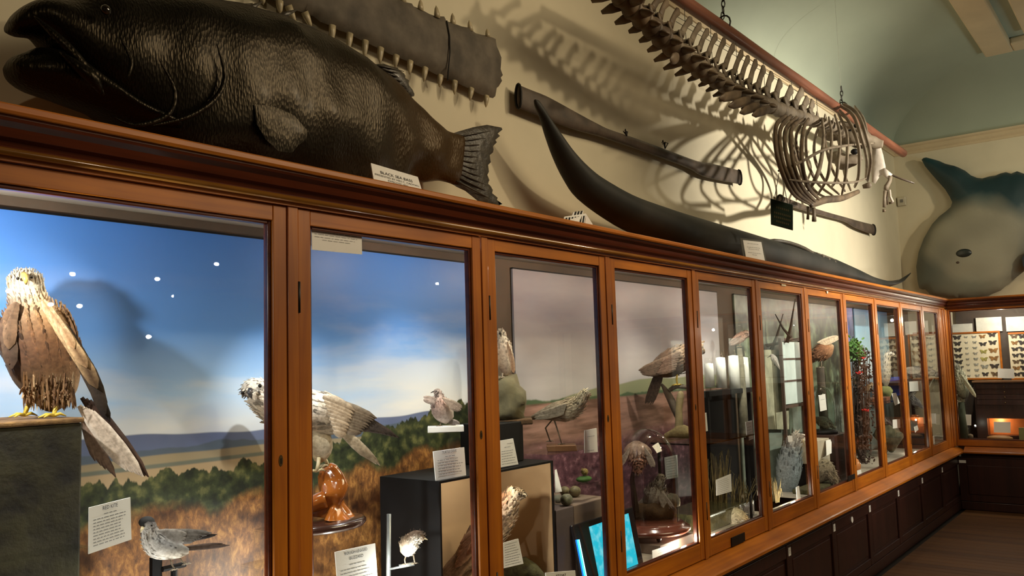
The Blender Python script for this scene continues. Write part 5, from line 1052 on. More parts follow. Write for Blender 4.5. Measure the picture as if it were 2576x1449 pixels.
lab([(1471, 1083), (1501, 1077), (1504, 1137), (1471, 1140)], .13, 'bright white label standing right of the corncrake', back=.0, ln=[(.3, .2, .8), (.9, .2, .7)])
A = at(1397, 1262, .10); B = at(1512, 1262, .10); z1 = at(1444, 1272, .10).z
pb = block('grey_plinth', 1443, 1530, 1272, .12, .28, PLUMBOX, 'grey-brown plinth carrying stones, left of the tablet')
for i, (px, py, r_, mt) in enumerate(((1402, 1248, 10, plain('pale_egg', (.40, .40, .32), .5)), (1419, 1234, 13, STONE), (1447, 1246, 15, plain('olive_egg', (.24, .21, .11), .5, var=.4, scale=50)), (1426, 1256, 16, plain('speckled_egg', (.20, .20, .12), .5, var=.5, scale=60)))):
    pass
EG = [plain('pale_egg', (.40, .40, .32), .5), plain('olive_egg', (.25, .21, .11), .5, var=.4, scale=50), plain('speckled_egg', (.20, .20, .12), .5, var=.5, scale=60)]
ztop = pb.location.z+max(v.co.z for v in pb.data.vertices)
for i, (px, r_, yy, mt, lb) in enumerate(((1447, 15, .24, EG[1], 'right-hand olive speckled egg of the cluster on the grey-brown plinth'), (1425, 16, .145, EG[2], 'dark speckled egg at the front of the cluster on the grey-brown plinth'), (1421, 13, .30, EG[1], 'olive egg at the back of the cluster on the grey-brown plinth'), (1404, 11, .22, EG[0], 'pale egg at the left end of the cluster on the grey-brown plinth'))):
    c = at(px, 1250, yy); s_ = (c-EYE).dot(FW)/FPX*r_; m = MB(); m.ball((c.x, yy, ztop+s_*.92), (s_*1.1, s_*.95, s_*.93), 16, 10); m.build('egg', mt, None, smooth=True, label=lb, cat='egg', group='eggs on the grey-brown plinth')
a = at(1391, 1273, .12); m = MB(); m.box((a.x, .12, ZB), (pb.location.x-.01, .39, ztop)) if False else None
pe = block('grey_plinth_wing', 1398, 1443, 1272, .12, .28, plain('shaded_plinth_side', (.10, .075, .075), .7), 'left end of the egg plinth, coloured darker as its shaded side, beside the black box', ref=(1444, 1272))  # darker copy of the plinth colour puts shade on its left face
F = Pl(1470, 1200, .26)
eb = bird('tiny fluffy yellow-brown chick on a green turf pad', F, [(1464, 1182, 3, 1, 0, (.42, .34, .14), (.4, .3, .12)), (1470, 1186, 9, 1, 0, (.44, .36, .15), (.4, .3, .12)), (1473, 1190, 8, 1, 0, (.36, .28, .1), (.36, .28, .1)), (1476, 1195, 2, 1, 0, (.3, .2, .1), (.3, .2, .1))], fl=(((90, 4, 1.6), dict(edge=1.2, jit=.6)),), beak=[(1464, 1186, 1.4, .0), (1460, 1188, .4, 0)], eyes=[(1466, 1184, .014)], eyer=1, legs=[[(1468, 1193, 0), (1468, 1198, 0)], [(1474, 1193, 0), (1475, 1198, 0)]], legr=1, foot=(1471, 1199))
m = MB(); c = F.at(1469, 1205); m.ball(c, (.048, .03, .014), 18, 8); m.build('green_pad', GREENM, None, smooth=True, label='oval green turf pad under the tiny yellow chick', cat='pad')
c2_ = c.z-.014; m = MB(); r_ = thing('acrylic_stand', V((c.x, c.y, ztop)), 'little clear acrylic bridge under the green turf pad', 'stand'); m.box((c.x-.07, c.y-.04, c2_-.004), (c.x+.07, c.y+.04, c2_)); m.build('top_sheet', ACRYL, r_)
for s_ in (-1, 1): m = MB(); m.box((c.x+s_*.068-.002, c.y-.04, ztop), (c.x+s_*.068+.002, c.y+.04, c2_-.0045)); m.build('side_sheet', ACRYL, r_)
lab([(1396, 1182), (1400, 1180), (1414, 1236), (1397, 1240)], .26, 'narrow white card seen edge-on behind the eggs', back=.06)
# tablet
tb = thing('tablet_screen', at(1540, 1470, .05), 'black tablet leaning behind the glass with a glowing cyan screen', 'tablet')
q = [at(1438, 1322, .11), at(1592, 1275, .11), at(1621, 1424, .07), at(1470, 1482, .07)]; n = (q[1]-q[0]).cross(q[3]-q[0]).normalized(); n = n if n.dot(EYE-q[0]) > 0 else -n
m = MB(); m.slab(q, -n*.012); m.build('case', plain('tablet_glass', (.012, .014, .02), .12, coat=.8, spec=.8), tb, bevel=.004)
def tq(u, v_, o=.001): return (q[0]*(1-u)+q[1]*u)*(1-v_)+(q[3]*(1-u)+q[2]*u)*v_+n*o
m = MB(); m.add([tq(.24, .10), tq(.90, .08), tq(.90, .93), tq(.24, .95)], [(0, 1, 2, 3)]); m_, nt, b = nmat('cyan_display'); b.inputs['Base Color'].default_value = (0, 0, 0, 1); b.inputs['Roughness'].default_value = .15
L(nt, ramp(nt, noise_n(nt, texco(nt), 30, 3), [(.45, (.02, .50, .66)), (.75, (.25, .72, .80))]), b.inputs['Emission Color']); b.inputs['Emission Strength'].default_value = .85; m.build('display', m_, tb)
m = MB(); m.tube([tq(.035, .24, .004), tq(.035, 1.0, .004)], .0042, 8); m.build('blue_led_strip', NEON, tb); m = MB(); m.tube([tq(.046, .24, .0065), tq(.046, 1.0, .0065)], .0018, 6); m.build('white_led_strip', NEONW, tb)

# ---- fourth bay: hawk on a branch, dome with grouse
F = Pl(1690, 930, .24)
bird('brown mounted hawk with long drooping tail perched on a branch in the fourth bay', F,
  [(1768, 878, 4, 1, 0, (.6, .5, .4), (.6, .5, .4)), (1758, 874, 14, 1, 0, (.40, .30, .2), (.6, .5, .4)), (1742, 880, 19, .95, 0, (.44, .33, .24), (.6, .5, .4)), (1722, 896, 28, .9, 0, (.26, .19, .13), (.30, .22, .16)), (1695, 910, 35, .85, 0, (.12, .08, .055), (.15, .10, .075)), (1668, 922, 30, .8, 0, (.08, .055, .04), (.10, .075, .055)), (1642, 932, 17, .75, 0, (.11, .08, .06), (.14, .10, .08)), (1622, 936, 8, .6, 0, (.1, .07, .05), (.1, .07, .05))],
  fl=(((330, 15, 8), dict(lo=.15, hi=1, edge=1.25)),), wings=[[(((1705, 890), (1688, 932), (1608, 932), (1620, 944), 9, 13), dict(off=.04, c=(.10, .07, .05), ce=(.20, .15, .11))), (((1712, 886), (1700, 928), (1665, 910), (1652, 938), 8, 15), dict(off=.05, c=(.15, .10, .075), ce=(.26, .2, .15)))]],
  tail=[[(((1652, 934), (1668, 940), (1622, 1014), (1640, 1018), 6, 10), dict(off=.0, c=(.07, .05, .04), ce=(.13, .10, .08)))]], beak=[(1766, 876, 4, 0), (1771, 882, 3, 0), (1771, 890, .8, 0)], beakc=BEAKY, eyes=[(1761, 872, .03)],
  legs=[[(1704, 935, .02), (1702, 955, .02), (1704, 968, .02)]], legr=2.6, legm=YELLEG, foot=(1700, 970))
br = thing('branch_perch', F.at(1705, 1104), 'forked pale branch on a mossy foot under the brown hawk', 'perch')
m = MB(); loft(m, F, [(1708, 1090, 12, 1, 0, (1, 1, 1), (1, 1, 1)), (1708, 1060, 10, 1, 0, (1, 1, 1), (1, 1, 1)), (1708, 1020, 9, 1, 0, (1, 1, 1), (1, 1, 1)), (1712, 992, 8, 1, 0, (1, 1, 1), (1, 1, 1)), (1714, 984, 3, 1, 0, (1, 1, 1), (1, 1, 1))], 12, 4, amp=.3); m.build('stem', plain('pale_bark', (.30, .24, .12), .8, var=.4, bmp=.4), br, smooth=True)
m = MB(); loft(m, F, [(1706, 1050, 9, 1, -.01, (1, 1, 1), (1, 1, 1)), (1690, 1010, 10, 1, -.01, (1, 1, 1), (1, 1, 1)), (1676, 984, 7, 1, -.01, (1, 1, 1), (1, 1, 1)), (1664, 966, 3, 1, -.01, (1, 1, 1), (1, 1, 1))], 12, 4, amp=.3); loft(m, F, [(1684, 982, 5, 1, 0, (1, 1, 1), (1, 1, 1)), (1702, 972, 6, 1, 0, (1, 1, 1), (1, 1, 1)), (1730, 974, 5, 1, 0, (1, 1, 1), (1, 1, 1))], 10, 4); m.build('side_limb', plain('grey_bark', (.12, .095, .07), .85, var=.4, bmp=.4), br, smooth=True)
m = MB(); loft(m, F, [(1672, 1098, 6, .8, 0, (1, 1, 1), (1, 1, 1)), (1690, 1092, 11, 1.6, 0, (1, 1, 1), (1, 1, 1)), (1715, 1086, 17, 1.6, 0, (1, 1, 1), (1, 1, 1)), (1740, 1090, 12, 1.4, 0, (1, 1, 1), (1, 1, 1))], 14, 4, amp=.3); m.build('mossy_foot', plain('mossy_foot', (.22, .17, .07), .9, var=.4, bmp=.6, scale=30), br, smooth=True)
acrylic(1672, 1752, 1106, .13, .2, 'clear glass shelf stand under the hawk branch')
# glass dome
cx = at(1632, 1300, .24); mpp = (cx-EYE).dot(FW)/FPX; rd = 76*mpp; ztp = at(1632, 1076, .24).z; zb_ = at(1632, 1310, .24).z
dm = thing('glass_dome', V((cx.x, .24, zb_)), 'tall clear glass dome covering two grouse on a turned wooden base', 'dome')
H = ztp-zb_; prof = [(rd, 0), (rd, H*.35), (rd, H*.6)]+[(rd*math.cos(t), H*.6+H*.4*math.sin(t)) for t in [math.pi/2*i/10 for i in range(1, 10)]]+[(.0005, H)]
m = MB(); m.lathe(V((cx.x, .24, zb_)), prof, 48, 1, 1); m.f = [f for f in m.f if len(f) == 4]; m.build('glass_cover', glass('dome_glass', (.80, .80, .80), 0, 2.2), dm, smooth=True)
rb = 108*mpp; m = MB(); m.lathe(V((cx.x, .24, zb_-.05)), [(rb*.9, 0), (rb*.97, .008), (rb, .018), (rb*.97, .028), (rb*.88, .034), (rb*.85, .042), (rb*.80, .0495), (.0001, .0498)], 44, 1, .95); m.build('turned_base', plain('red_mahogany', (.16, .045, .028), .2, coat=.6), dm, smooth=True)
m = MB()
for a in (.5, 2.6, 4.0, 5.6): m.ball((cx.x+rb*.7*math.cos(a), .24+rb*.65*math.sin(a), zb_-.062), .013, 10, 6)
m.build('bun_feet', MAHOG_Z, dm, smooth=True, kind='stuff')
m = MB(); m.box((cx.x-.17, .09, ZB), (cx.x+.17, .40, zb_-.075)); m.build('low_plinth', PLUMBOX, None, bevel=.003, label='low grey-brown plinth under the glass dome base', cat='plinth')
F = Pl(1650, 1290, .24); m = MB()
loft(m, F, [(1580, 1296, 8, .9, 0, (1, 1, 1), (1, 1, 1)), (1600, 1290, 18, 1.1, 0, (1, 1, 1), (1, 1, 1)), (1640, 1284, 24, 1.4, 0, (1, 1, 1), (1, 1, 1)), (1675, 1282, 28, 1.1, 0, (1, 1, 1), (1, 1, 1)), (1698, 1292, 14, .9, 0, (1, 1, 1), (1, 1, 1))], 18, 4, amp=.5); m.build('turf_ground', BROWNT, None, smooth=True, label='rough brown turf inside the glass dome', cat='ground')
m = MB(); F = Pl(1690, 1265, .20); loft(m, F, [(1664, 1272, 8, 1, .02, (1, 1, 1), (1, 1, 1)), (1680, 1262, 17, 1, .02, (1, 1, 1), (1, 1, 1)), (1696, 1256, 14, 1, .02, (1, 1, 1), (1, 1, 1)), (1704, 1272, 8, 1, .02, (1, 1, 1), (1, 1, 1))], 14, 3, amp=.7); m.build('pale_rock', plain('lichen_rock', (.42, .38, .26), .9, var=.4, bmp=.6, scale=30), None, smooth=True, label='pale lichen-covered rock in front of the lower grouse', cat='rock')
F = Pl(1655, 1230, .23)
bird('pale grey-brown mounted grouse sitting upright inside the dome', F,
  [(1672, 1198, 3, 1, 0, (.4, .33, .25), (.4, .33, .25)), (1664, 1200, 9, 1, 0, (.36, .29, .2), (.5, .42, .33)), (1658, 1212, 10, 1, 0, (.42, .35, .27), (.5, .44, .36)), (1654, 1228, 20, .9, 0, (.44, .38, .32), (.62, .57, .5)), (1648, 1248, 30, .85, 0, (.44, .39, .34), (.66, .6, .54)), (1636, 1264, 26, .8, 0, (.4, .35, .3), (.55, .5, .44)), (1612, 1270, 12, .6, 0, (.4, .36, .32), (.4, .36, .32)), (1598, 1268, 4, .6, 0, (.4, .36, .32), (.4, .36, .32))],
  fl=(((380, 11, 7), dict(lo=.2, hi=1, edge=1.4)),), wings=[[(((1662, 1232), (1658, 1246), (1694, 1272), (1672, 1282), 6, 8), dict(off=.03, c=(.52, .47, .42), ce=(.72, .68, .62)))]], beak=[(1670, 1200, 2.5, 0), (1676, 1204, .8, 0)], beakc=BEAKD, eyes=[(1666, 1198, .018)], eyer=1.8)
F = Pl(1604, 1150, .26)
bird('reddish brown mounted grouse hanging head down at the top of the dome', F,
  [(1604, 1190, 2, 1, .02, (.3, .16, .12), (.3, .16, .12)), (1604, 1180, 10, 1, .02, (.36, .16, .11), (.36, .16, .11)), (1606, 1168, 13, 1, .02, (.36, .18, .13), (.36, .18, .13)), (1605, 1152, 30, .8, .0, (.46, .28, .2), (.42, .24, .18)), (1603, 1136, 36, .7, -.01, (.40, .28, .22), (.42, .3, .24)), (1602, 1120, 24, .6, -.02, (.36, .26, .2), (.36, .26, .2)), (1602, 1110, 6, .6, -.02, (.3, .2, .16), (.3, .2, .16))],
  fl=(((360, 11, 7), dict(lo=.2, hi=1, edge=1.35, dirn=1)),), wings=[[(((1622, 1124), (1634, 1140), (1640, 1172), (1648, 1172), 5, 10), dict(off=.0, c=(.5, .42, .36), ce=(.75, .7, .64)))], [(((1584, 1124), (1574, 1140), (1566, 1168), (1562, 1160), 5, 10), dict(off=.0, c=(.5, .42, .36), ce=(.7, .64, .58)))]], beak=[(1604, 1188, 3, .03), (1605, 1196, .8, .03)], beakc=BEAKY, eyes=[(1612, 1178, .04), (1597, 1178, .04)], eyer=1.6)
F = Pl(1604, 1150, .26); m = MB(); m.tube([F.at(1604, 1130, -.04), F.at(1590, 1210, -.05), F.at(1600, 1290, -.05)], [.008, .012, .018], 8); m.build('dark_twig', plain('twig_bark', (.06, .04, .025), .9), None, smooth=True, label='dark twig holding up the reddish grouse inside the dome', cat='twig')
lab([(1672, 1151), (1704, 1144), (1706, 1201), (1676, 1206)], .44, 'white card on the backdrop seen through the right side of the dome', back=.0, ln=paper_lines(.1, .9, 8))
lab([(1641, 1385), (1686, 1370), (1689, 1403), (1643, 1421)], .07, 'white label lying at the bottom right of the fourth door', back=.015, tx=[('GROUSE', .18, .4, .14)] if False else None, ln=[(.18, .3, .7), (.35, .3, .7), (.6, .2, .85), (.75, .2, .7)])

# ---- fifth and sixth bays
def shelf(px0, px1, py, Y, dep, label, mat=None):
    a, b_ = at(px0, py, Y), at(px1, py, Y); z = (a.z+b_.z)/2
    r_ = thing('glass_shelf', V(((a.x+b_.x)/2, Y, z)), label, 'shelf'); m = MB(); m.box((a.x, Y, z-.008), (b_.x, Y+dep, z)); m.build('sheet', mat or glass('green_shelf_glass', (.35, .42, .38), .0, 1.5), r_)
    m = MB()
    for x in (a.x+.03, b_.x-.03):
        for y in (Y+.03, Y+dep-.03): m.box((x-.006, y-.006, ZB), (x+.006, y+.006, z-.0085))
    m.build('supports', BLACK, r_, kind='stuff'); return z
shelf(1768, 1898, 1104, .06, .30, 'greenish glass shelf across the fifth bay')
F = Pl(1860, 850, .30)
bird('pinkish mounted jay leaning forward at the top of the fifth bay', F,
  [(1886, 846, 2, 1, 0, (.5, .4, .36), (.6, .5, .45)), (1880, 840, 8, 1, 0, (.44, .33, .28), (.7, .62, .58)), (1870, 844, 10, 1, 0, (.50, .34, .28), (.60, .44, .38)), (1858, 852, 12, .9, 0, (.50, .34, .28), (.56, .40, .34)), (1846, 860, 9, .8, 0, (.40, .26, .22), (.5, .36, .3)), (1834, 866, 4, .7, 0, (.1, .08, .08), (.2, .16, .15))], fl=(((140, 7, 4), dict(lo=.2, hi=1)),), wings=[[(((1866, 844), (1860, 856), (1838, 862), (1840, 868), 6, 6), dict(off=.02, c=(.2, .14, .12), ce=(.5, .44, .4)))]], beak=[(1884, 841, 2.2, 0), (1892, 843, .7, 0)], eyes=[(1880, 838, .014)], eyer=1.4, legs=[[(1862, 862, 0), (1860, 872, 0)]], legr=1.5, foot=(1860, 872))
m = MB(); F_ = F
m.tube([F.at(1872, 1100, -.02), F.at(1868, 1000, -.01), F.at(1864, 920, 0), F.at(1860, 876, 0)], [.03, .026, .02, .016], 12); m.build('jay_perch', plain('grey_birch', (.26, .25, .18), .8, var=.5, bmp=.5), None, smooth=True, label='upright branch under the pinkish jay', cat='perch')
# jar shapes made up to imitate a bright wavy reflection
def jar(px, pyt, pyb, r_px, Y, label):
    c = at(px, pyb, Y); z1_ = at(px, pyt, Y).z; s_ = (c-EYE).dot(FW)/FPX*r_px; r_ = thing('reflection_jar', V((c.x, Y, c.z)), label, 'jar', 'jar shapes imitating a reflection in the fifth bay')
    h = z1_-c.z; m = MB(); m.lathe(V((c.x, Y, c.z)), [(s_, 0), (s_, h*.8), (s_*.8, h*.88), (s_*.7, h*.9), (s_*.7, h)], 20); m.build('vessel', ACRYL, r_, smooth=True)
    m = MB(); m.lathe(V((c.x, Y, c.z+.01)), [(s_*.9, 0), (s_*.88, h*.5), (s_*.8, h*.76), (.0005, h*.78)], 14); m.build('reflection_fill', plain('milky_fill', (.86, .90, .90), .15, coat=.8, var=.02), r_, smooth=True); return r_
zs = None
m = MB(); m.box((at(1775, 1000, .40).x, .40, ZB), (at(1850, 1000, .40).x, .44, at(1800, 985, .40).z)); m.build('black_screen', BLACK, None, label='black upright screen at the back of the fifth bay', cat='panel')
for i, (px, a, b_, r_) in enumerate(((1786, 900, 978, 14), (1816, 880, 980, 15), (1849, 872, 985, 16), (1876, 876, 990, 13))):
    jar(px, a, b_, r_, .33, ('first', 'second', 'third', 'fourth')[i]+' from left of the pale jar shapes imitating a reflection in the fifth bay')
m = MB(); a = at(1780, 982, .30); b_ = at(1890, 982, .30); z0 = at(1815, 980, .33).z; m.box((a.x, .29, z0-.03), (b_.x, .37, z0-.001)); m.box((a.x, .30, ZB), (a.x+.02, .36, z0-.03)); m.box((b_.x-.02, .30, ZB), (b_.x, .36, z0-.03)); m.build('jar_rack', BLACK, None, label='dark rack carrying the jar shapes that imitate a reflection', cat='rack')
lab([(1769, 1040), (1777, 1038), (1781, 1084), (1771, 1086)], .08, 'narrow white label at the left edge of the fifth door', back=.0)
lab([(1876, 1062), (1892, 1058), (1895, 1104), (1880, 1110)], .09, 'cream label on the glass shelf at the right of the fifth door', back=.0, ln=[(.12, .3, .7)]+paper_lines(.3, .9, 5))
def reeds(F, x0_, x1_, yb, yt, n_, name, label, mat=REEDM, spread=14, cat='reeds', blade=2.0, par=None):
    m = MB()
    for _ in range(n_):
        x = random.uniform(x0_, x1_); o_ = random.uniform(-.07, .07); y1_ = yt+random.uniform(0, (yb-yt)*.5); dx = random.uniform(-spread, spread)
        pts = [(x, yb, o_), (x+dx*.2, (yb*2+y1_)/3, o_), (x+dx*.6, (yb+y1_*2)/3, o_), (x+dx, y1_, o_)]
        if random.random() < .35: pts.append((x+dx*1.8, y1_+random.uniform(8, 22), o_))
        m.tube([F.at(*p) for p in pts], [blade*F.m*.5]*(len(pts)-1)+[.0006], 4)
    return m.build(name, mat, par, kind='stuff', label=label, cat=cat)
F = Pl(1830, 1220, .22)
m = MB(); a, b_ = at(1778, 1290, .12), at(1900, 1290, .12); m.box((a.x, .12, ZB), (b_.x, .40, at(1840, 1262, .2).z)); m.build('wet_bank', plain('wet_green_bank', (.13, .12, .05), .25, var=.6, scale=22, bmp=1, coat=.8, c2=(.03, .035, .02)), None, bevel=.01, label='glistening green bank of the pond scene in the fifth bay', cat='bank')
reeds(F, 1782, 1830, 1262, 1130, 60, 'dry_reeds', 'clump of dry reeds growing from the pond bank in the fifth bay')
reeds(F, 1840, 1890, 1262, 1190, 50, 'low_reeds', 'lower tangle of fine reeds right of the pond label', spread=24, blade=1.4)
m = MB(); loft(m, F, [(1812, 1262, 9, 1, 0, (1, 1, 1), (1, 1, 1)), (1808, 1225, 10, 1, 0, (1, 1, 1), (1, 1, 1)), (1800, 1180, 8, 1, 0, (1, 1, 1), (1, 1, 1)), (1792, 1150, 6, 1, 0, (1, 1, 1), (1, 1, 1)), (1788, 1140, 2, 1, 0, (1, 1, 1), (1, 1, 1))], 12, 4, amp=.4); m.build('dead_branch', plain('dead_bark', (.16, .12, .07), .85, var=.4, bmp=.5), None, smooth=True, label='dead branch rising through the reeds in the fifth bay', cat='branch')
lab([(1802, 1207), (1839, 1192), (1841, 1236), (1803, 1247)], .10, 'white typed label standing among the reeds of the fifth bay', back=.0, ln=paper_lines(.15, .92, 8))
F = Pl(1850, 1310, .12)
bird('cream and tan mounted water vole feeding at the bottom of the fifth door', F,
  [(1886, 1322, 2, 1, 0, (.5, .34, .14), (.5, .4, .26)), (1876, 1312, 9, 1, 0, (.46, .30, .12), (.60, .52, .38)), (1862, 1300, 17, 1, 0, (.62, .54, .36), (.66, .58, .42)), (1846, 1300, 24, .95, 0, (.66, .60, .44), (.72, .66, .52)), (1834, 1314, 22, .9, 0, (.64, .56, .40), (.72, .66, .54)), (1828, 1330, 14, .9, 0, (.6, .52, .38), (.66, .6, .48)), (1826, 1342, 4, .9, 0, (.4, .34, .26), (.4, .34, .26))],
  name='mounted_mammal', cat='mammal', fl=(((420, 8, 2), dict(jit=.5, edge=1.15)),), eyes=[(1876, 1307, .02)], eyer=1.3, legs=[[(1862, 1320, .02), (1866, 1330, .02)], [(1838, 1334, .02), (1836, 1345, .02)]], legr=2.5, foot=(1850, 1345))
lab([(1862, 1312), (1872, 1308), (1888, 1322), (1876, 1330)], .055, 'small white card leaning at the bottom right of the fifth door', back=-.01)
# sixth bay: kingfisher-like pair, made-up panes imitating a reflection, and pond
F = Pl(1960, 950, .30)
m = MB(); q = [at(1925, 880, .40), at(1985, 880, .40), at(1985, 1080, .40), at(1925, 1080, .40)]; m.slab(q, (0, .03, 0)); m.build('stone_slab', plain('pale_stone_panel', (.34, .34, .24), .85, var=.3, bmp=.4), None, label='pale stone wall panel with a niche in the sixth bay', cat='panel')
bird('small white-breasted bird in the niche of the sixth bay', F, [(1936, 896, 2, 1, 0, (.4, .4, .4), (.8, .8, .8)), (1942, 896, 6, 1, 0, (.3, .3, .3), (.8, .8, .78)), (1948, 904, 8, 1, 0, (.3, .3, .3), (.85, .85, .82)), (1954, 914, 5, .9, 0, (.3, .3, .3), (.7, .7, .7)), (1960, 924, 2, .8, 0, (.2, .2, .2), (.3, .3, .3))], wings=[[(((1946, 900), (1952, 908), (1958, 924), (1962, 930), 4, 4), dict(off=.02, c=(.3, .3, .28), ce=(.6, .6, .58)))]], beak=[(1937, 896, 1.2, 0), (1930, 900, .4, 0)], eyes=[(1940, 894, .012)], eyer=1, legs=[[(1948, 912, 0), (1948, 920, 0)]], legr=1)
wn = thing('reflection_window', at(1990, 1020, .33), 'tall frame of three milky panes imitating a reflection in the sixth bay', 'window')  # made-up window: imitates pale panes reflected in the door glass
fr = MB(); x0_, x1_ = at(1970, 900, .33).x, at(2016, 900, .33).x; zz = [at(1992, y, .33).z for y in (858, 903, 958, 1018)]
for x in (x0_-.02, x1_): fr.box((x, .33, ZB), (x+.02, .35, zz[0]+.02))
for z in (zz[0], zz[3]-.02): fr.box((x0_, .33, z), (x1_, .35, z+.02))
fr.box((x0_, .33, zz[1]-.006), (x1_, .35, zz[1]+.006)); fr.box((x0_, .33, zz[2]-.006), (x1_, .35, zz[2]+.006)); fr.build('pane_frame', plain('rusty_frame', (.06, .035, .025), .6), wn)
PANE = plain('milky_glass', (.62, .74, .74), .12, var=.12, scale=8, coat=.6)
for i in range(3): m = MB(); m.box((x0_+.001, .334, zz[i+1]+.007), (x1_-.001, .345, zz[i]-.007)); m.build('pane', PANE, wn)
F = Pl(1985, 1130, .24)
bird('large grey-backed mounted heron standing in the sixth bay, pale bill lowered', F,
  [(2018, 1112, 2, 1, 0, (.7, .66, .58), (.7, .66, .58)), (2008, 1098, 9, 1, 0, (.66, .62, .56), (.75, .72, .66)), (2000, 1108, 12, .9, 0, (.5, .5, .48), (.6, .6, .56)), (1990, 1140, 24, .85, 0, (.24, .29, .32), (.32, .36, .38)), (1984, 1180, 30, .8, 0, (.22, .28, .32), (.30, .34, .36)), (1980, 1220, 24, .7, 0, (.18, .23, .26), (.26, .3, .32)), (1978, 1250, 10, .6, 0, (.12, .15, .17), (.2, .22, .24))],
  fl=(((320, 16, 7), dict(lo=.2, hi=1, edge=1.2)),), beak=[(2012, 1096, 4, 0), (2020, 1108, 2.5, 0), (2024, 1122, .8, 0)], beakc=BEAKY, eyes=[(2006, 1094, .02)], eyer=1.6, legs=[[(1978, 1240, 0), (1979, 1262, 0)], [(1990, 1236, 0), (1991, 1260, 0)]], legr=1.6)
m = MB(); a, b_ = at(1924, 1290, .10), at(2012, 1290, .10); m.box((a.x, .10, ZB), (b_.x, .42, at(1960, 1262, .2).z)); m.build('pond_bank', plain('pond_green', (.10, .13, .07), .3, var=.5, scale=16, bmp=.7, coat=.6), None, bevel=.01, label='green pond bank under the heron in the sixth bay', cat='bank')
reeds(Pl(1945, 1240, .2), 1928, 1960, 1262, 1200, 50, 'pond_grass', 'yellowish grass tuft at the left of the sixth door', spread=10)
lab([(1982, 1096), (1994, 1096), (1996, 1110), (1984, 1112)], .10, 'small white card beside the heron bill', back=0)
lab([(2003, 1226), (2010, 1222), (2016, 1262), (2006, 1268)], .08, 'narrow white label at the bottom right of the sixth door', back=0)
shelf(1926, 2010, 1072, .14, .24, 'thin greenish glass shelf in the sixth bay') if False else None
m = MB(); a, b_ = at(1930, 885, .38), at(2010, 872, .38)
# dark boughs over the sixth bay
F = Pl(1970, 800, .33); m = MB()
for x, y, dx, dy in ((1925, 870, 85, -20), (1940, 880, 30, -90), (1980, 862, 20, -110), (1990, 850, -40, -60)):
    m.tube([F.at(x, y), F.at(x+dx*.5, y+dy*.4), F.at(x+dx, y+dy)], [.014, .009, .003], 6)
m.tube([F.at(1928, 1080), F.at(1926, 960), F.at(1925, 868)], [.02, .018, .014], 8)
m.build('bare_boughs', plain('bough_bark', (.05, .035, .025), .9), None, smooth=True, label='dark bare boughs across the top of the sixth bay', cat='branch')

# ---- seventh bay: pheasant, dark dome, rabbit
F = Pl(2075, 880, .26)
bird('brown mounted pheasant with a long pale tail raised in the seventh bay', F,
  [(2044, 905, 3, 1, 0, (.2, .08, .04), (.2, .08, .04)), (2052, 895, 12, 1, 0, (.16, .07, .035), (.18, .08, .04)), (2064, 888, 20, .9, 0, (.20, .09, .045), (.22, .10, .05)), (2078, 880, 20, .85, 0, (.22, .10, .05), (.24, .12, .06)), (2088, 872, 12, .8, 0, (.3, .16, .08), (.3, .16, .08)), (2094, 866, 5, .7, 0, (.4, .3, .2), (.4, .3, .2))],
  fl=(((260, 9, 5), dict(edge=1.4)),), tail=[[(((2056, 862), (2074, 868), (2106, 845), (2114, 850), 6, 8), dict(off=.03, c=(.66, .54, .40), ce=(.82, .72, .58), ct=(.8, .72, .6)))]], beak=[(2044, 906, 2, 0), (2040, 912, .7, 0)], beakc=BEAKY, eyes=[(2048, 898, .02)], eyer=1.4, legs=[[(2066, 905, 0), (2066, 925, 0)]], legr=2)
m = MB(); c = F.at(2064, 940); m.tube([V((c.x, c.y, ZB)), V((c.x+.01, c.y, (ZB+c.z)/2)), V((c.x, c.y, F.at(2066, 924).z))], [.05, .035, .03], 10); m.build('upright_log', plain('dark_trunk', (.06, .045, .03), .9, bmp=.6, var=.4), None, smooth=True, label='dark tree trunk rising under the pheasant', cat='trunk')
cx = at(2064, 1030, .22); mpp = (cx-EYE).dot(FW)/FPX; c0 = at(2064, 1082, .22).z; c1 = at(2064, 968, .22).z; d7 = thing('glass_dome', V((cx.x, .22, c0)), 'dark glass dome with a white label in the seventh bay', 'dome')
rd = 34*mpp; H = c1-c0; m = MB(); m.lathe(V((cx.x, .22, c0)), [(rd, 0), (rd, H*.5)]+[(rd*math.cos(t), H*.5+H*.5*math.sin(t)) for t in [math.pi/2*i/8 for i in range(1, 8)]]+[(.0005, H)], 32); m.f = [f for f in m.f if len(f) == 4]; m.build('glass_cover', glass('dark_dome_glass', (.7, .75, .7), 0, 2.1), d7, smooth=True)
m = MB(); m.lathe(V((cx.x, .22, c0-.025)), [(rd*1.1, 0), (rd*1.12, .012), (rd*1.0, .0245), (.0001, .0246)], 28); m.build('black_base', BLACK, d7, smooth=True)
m = MB(); m.box((cx.x-.16, .08, ZB), (cx.x+.16, .40, c0-.026)); m.build('dark_plinth', MAHOG_Z, None, label='dark plinth carrying the seventh bay dome', cat='plinth', bevel=.003)
F = Pl(2075, 1060, .22); bird('dark mounted moorhen with pale underside inside the seventh bay dome', F, [(2096, 1074, 2, 1, 0, (.3, .28, .22), (.6, .55, .45)), (2088, 1070, 6, 1, 0, (.08, .07, .05), (.62, .56, .46)), (2076, 1064, 14, .9, 0, (.05, .05, .035), (.35, .3, .22)), (2062, 1058, 12, .8, 0, (.05, .045, .03), (.2, .16, .1)), (2050, 1052, 4, .7, 0, (.04, .03, .02), (.1, .08, .05))], fl=(((140, 8, 4), dict(edge=1.3)),), beak=[(2094, 1072, 1.6, 0), (2101, 1074, .5, 0)], beakc=BEAKY, eyes=[(2088, 1067, .012)], eyer=1)
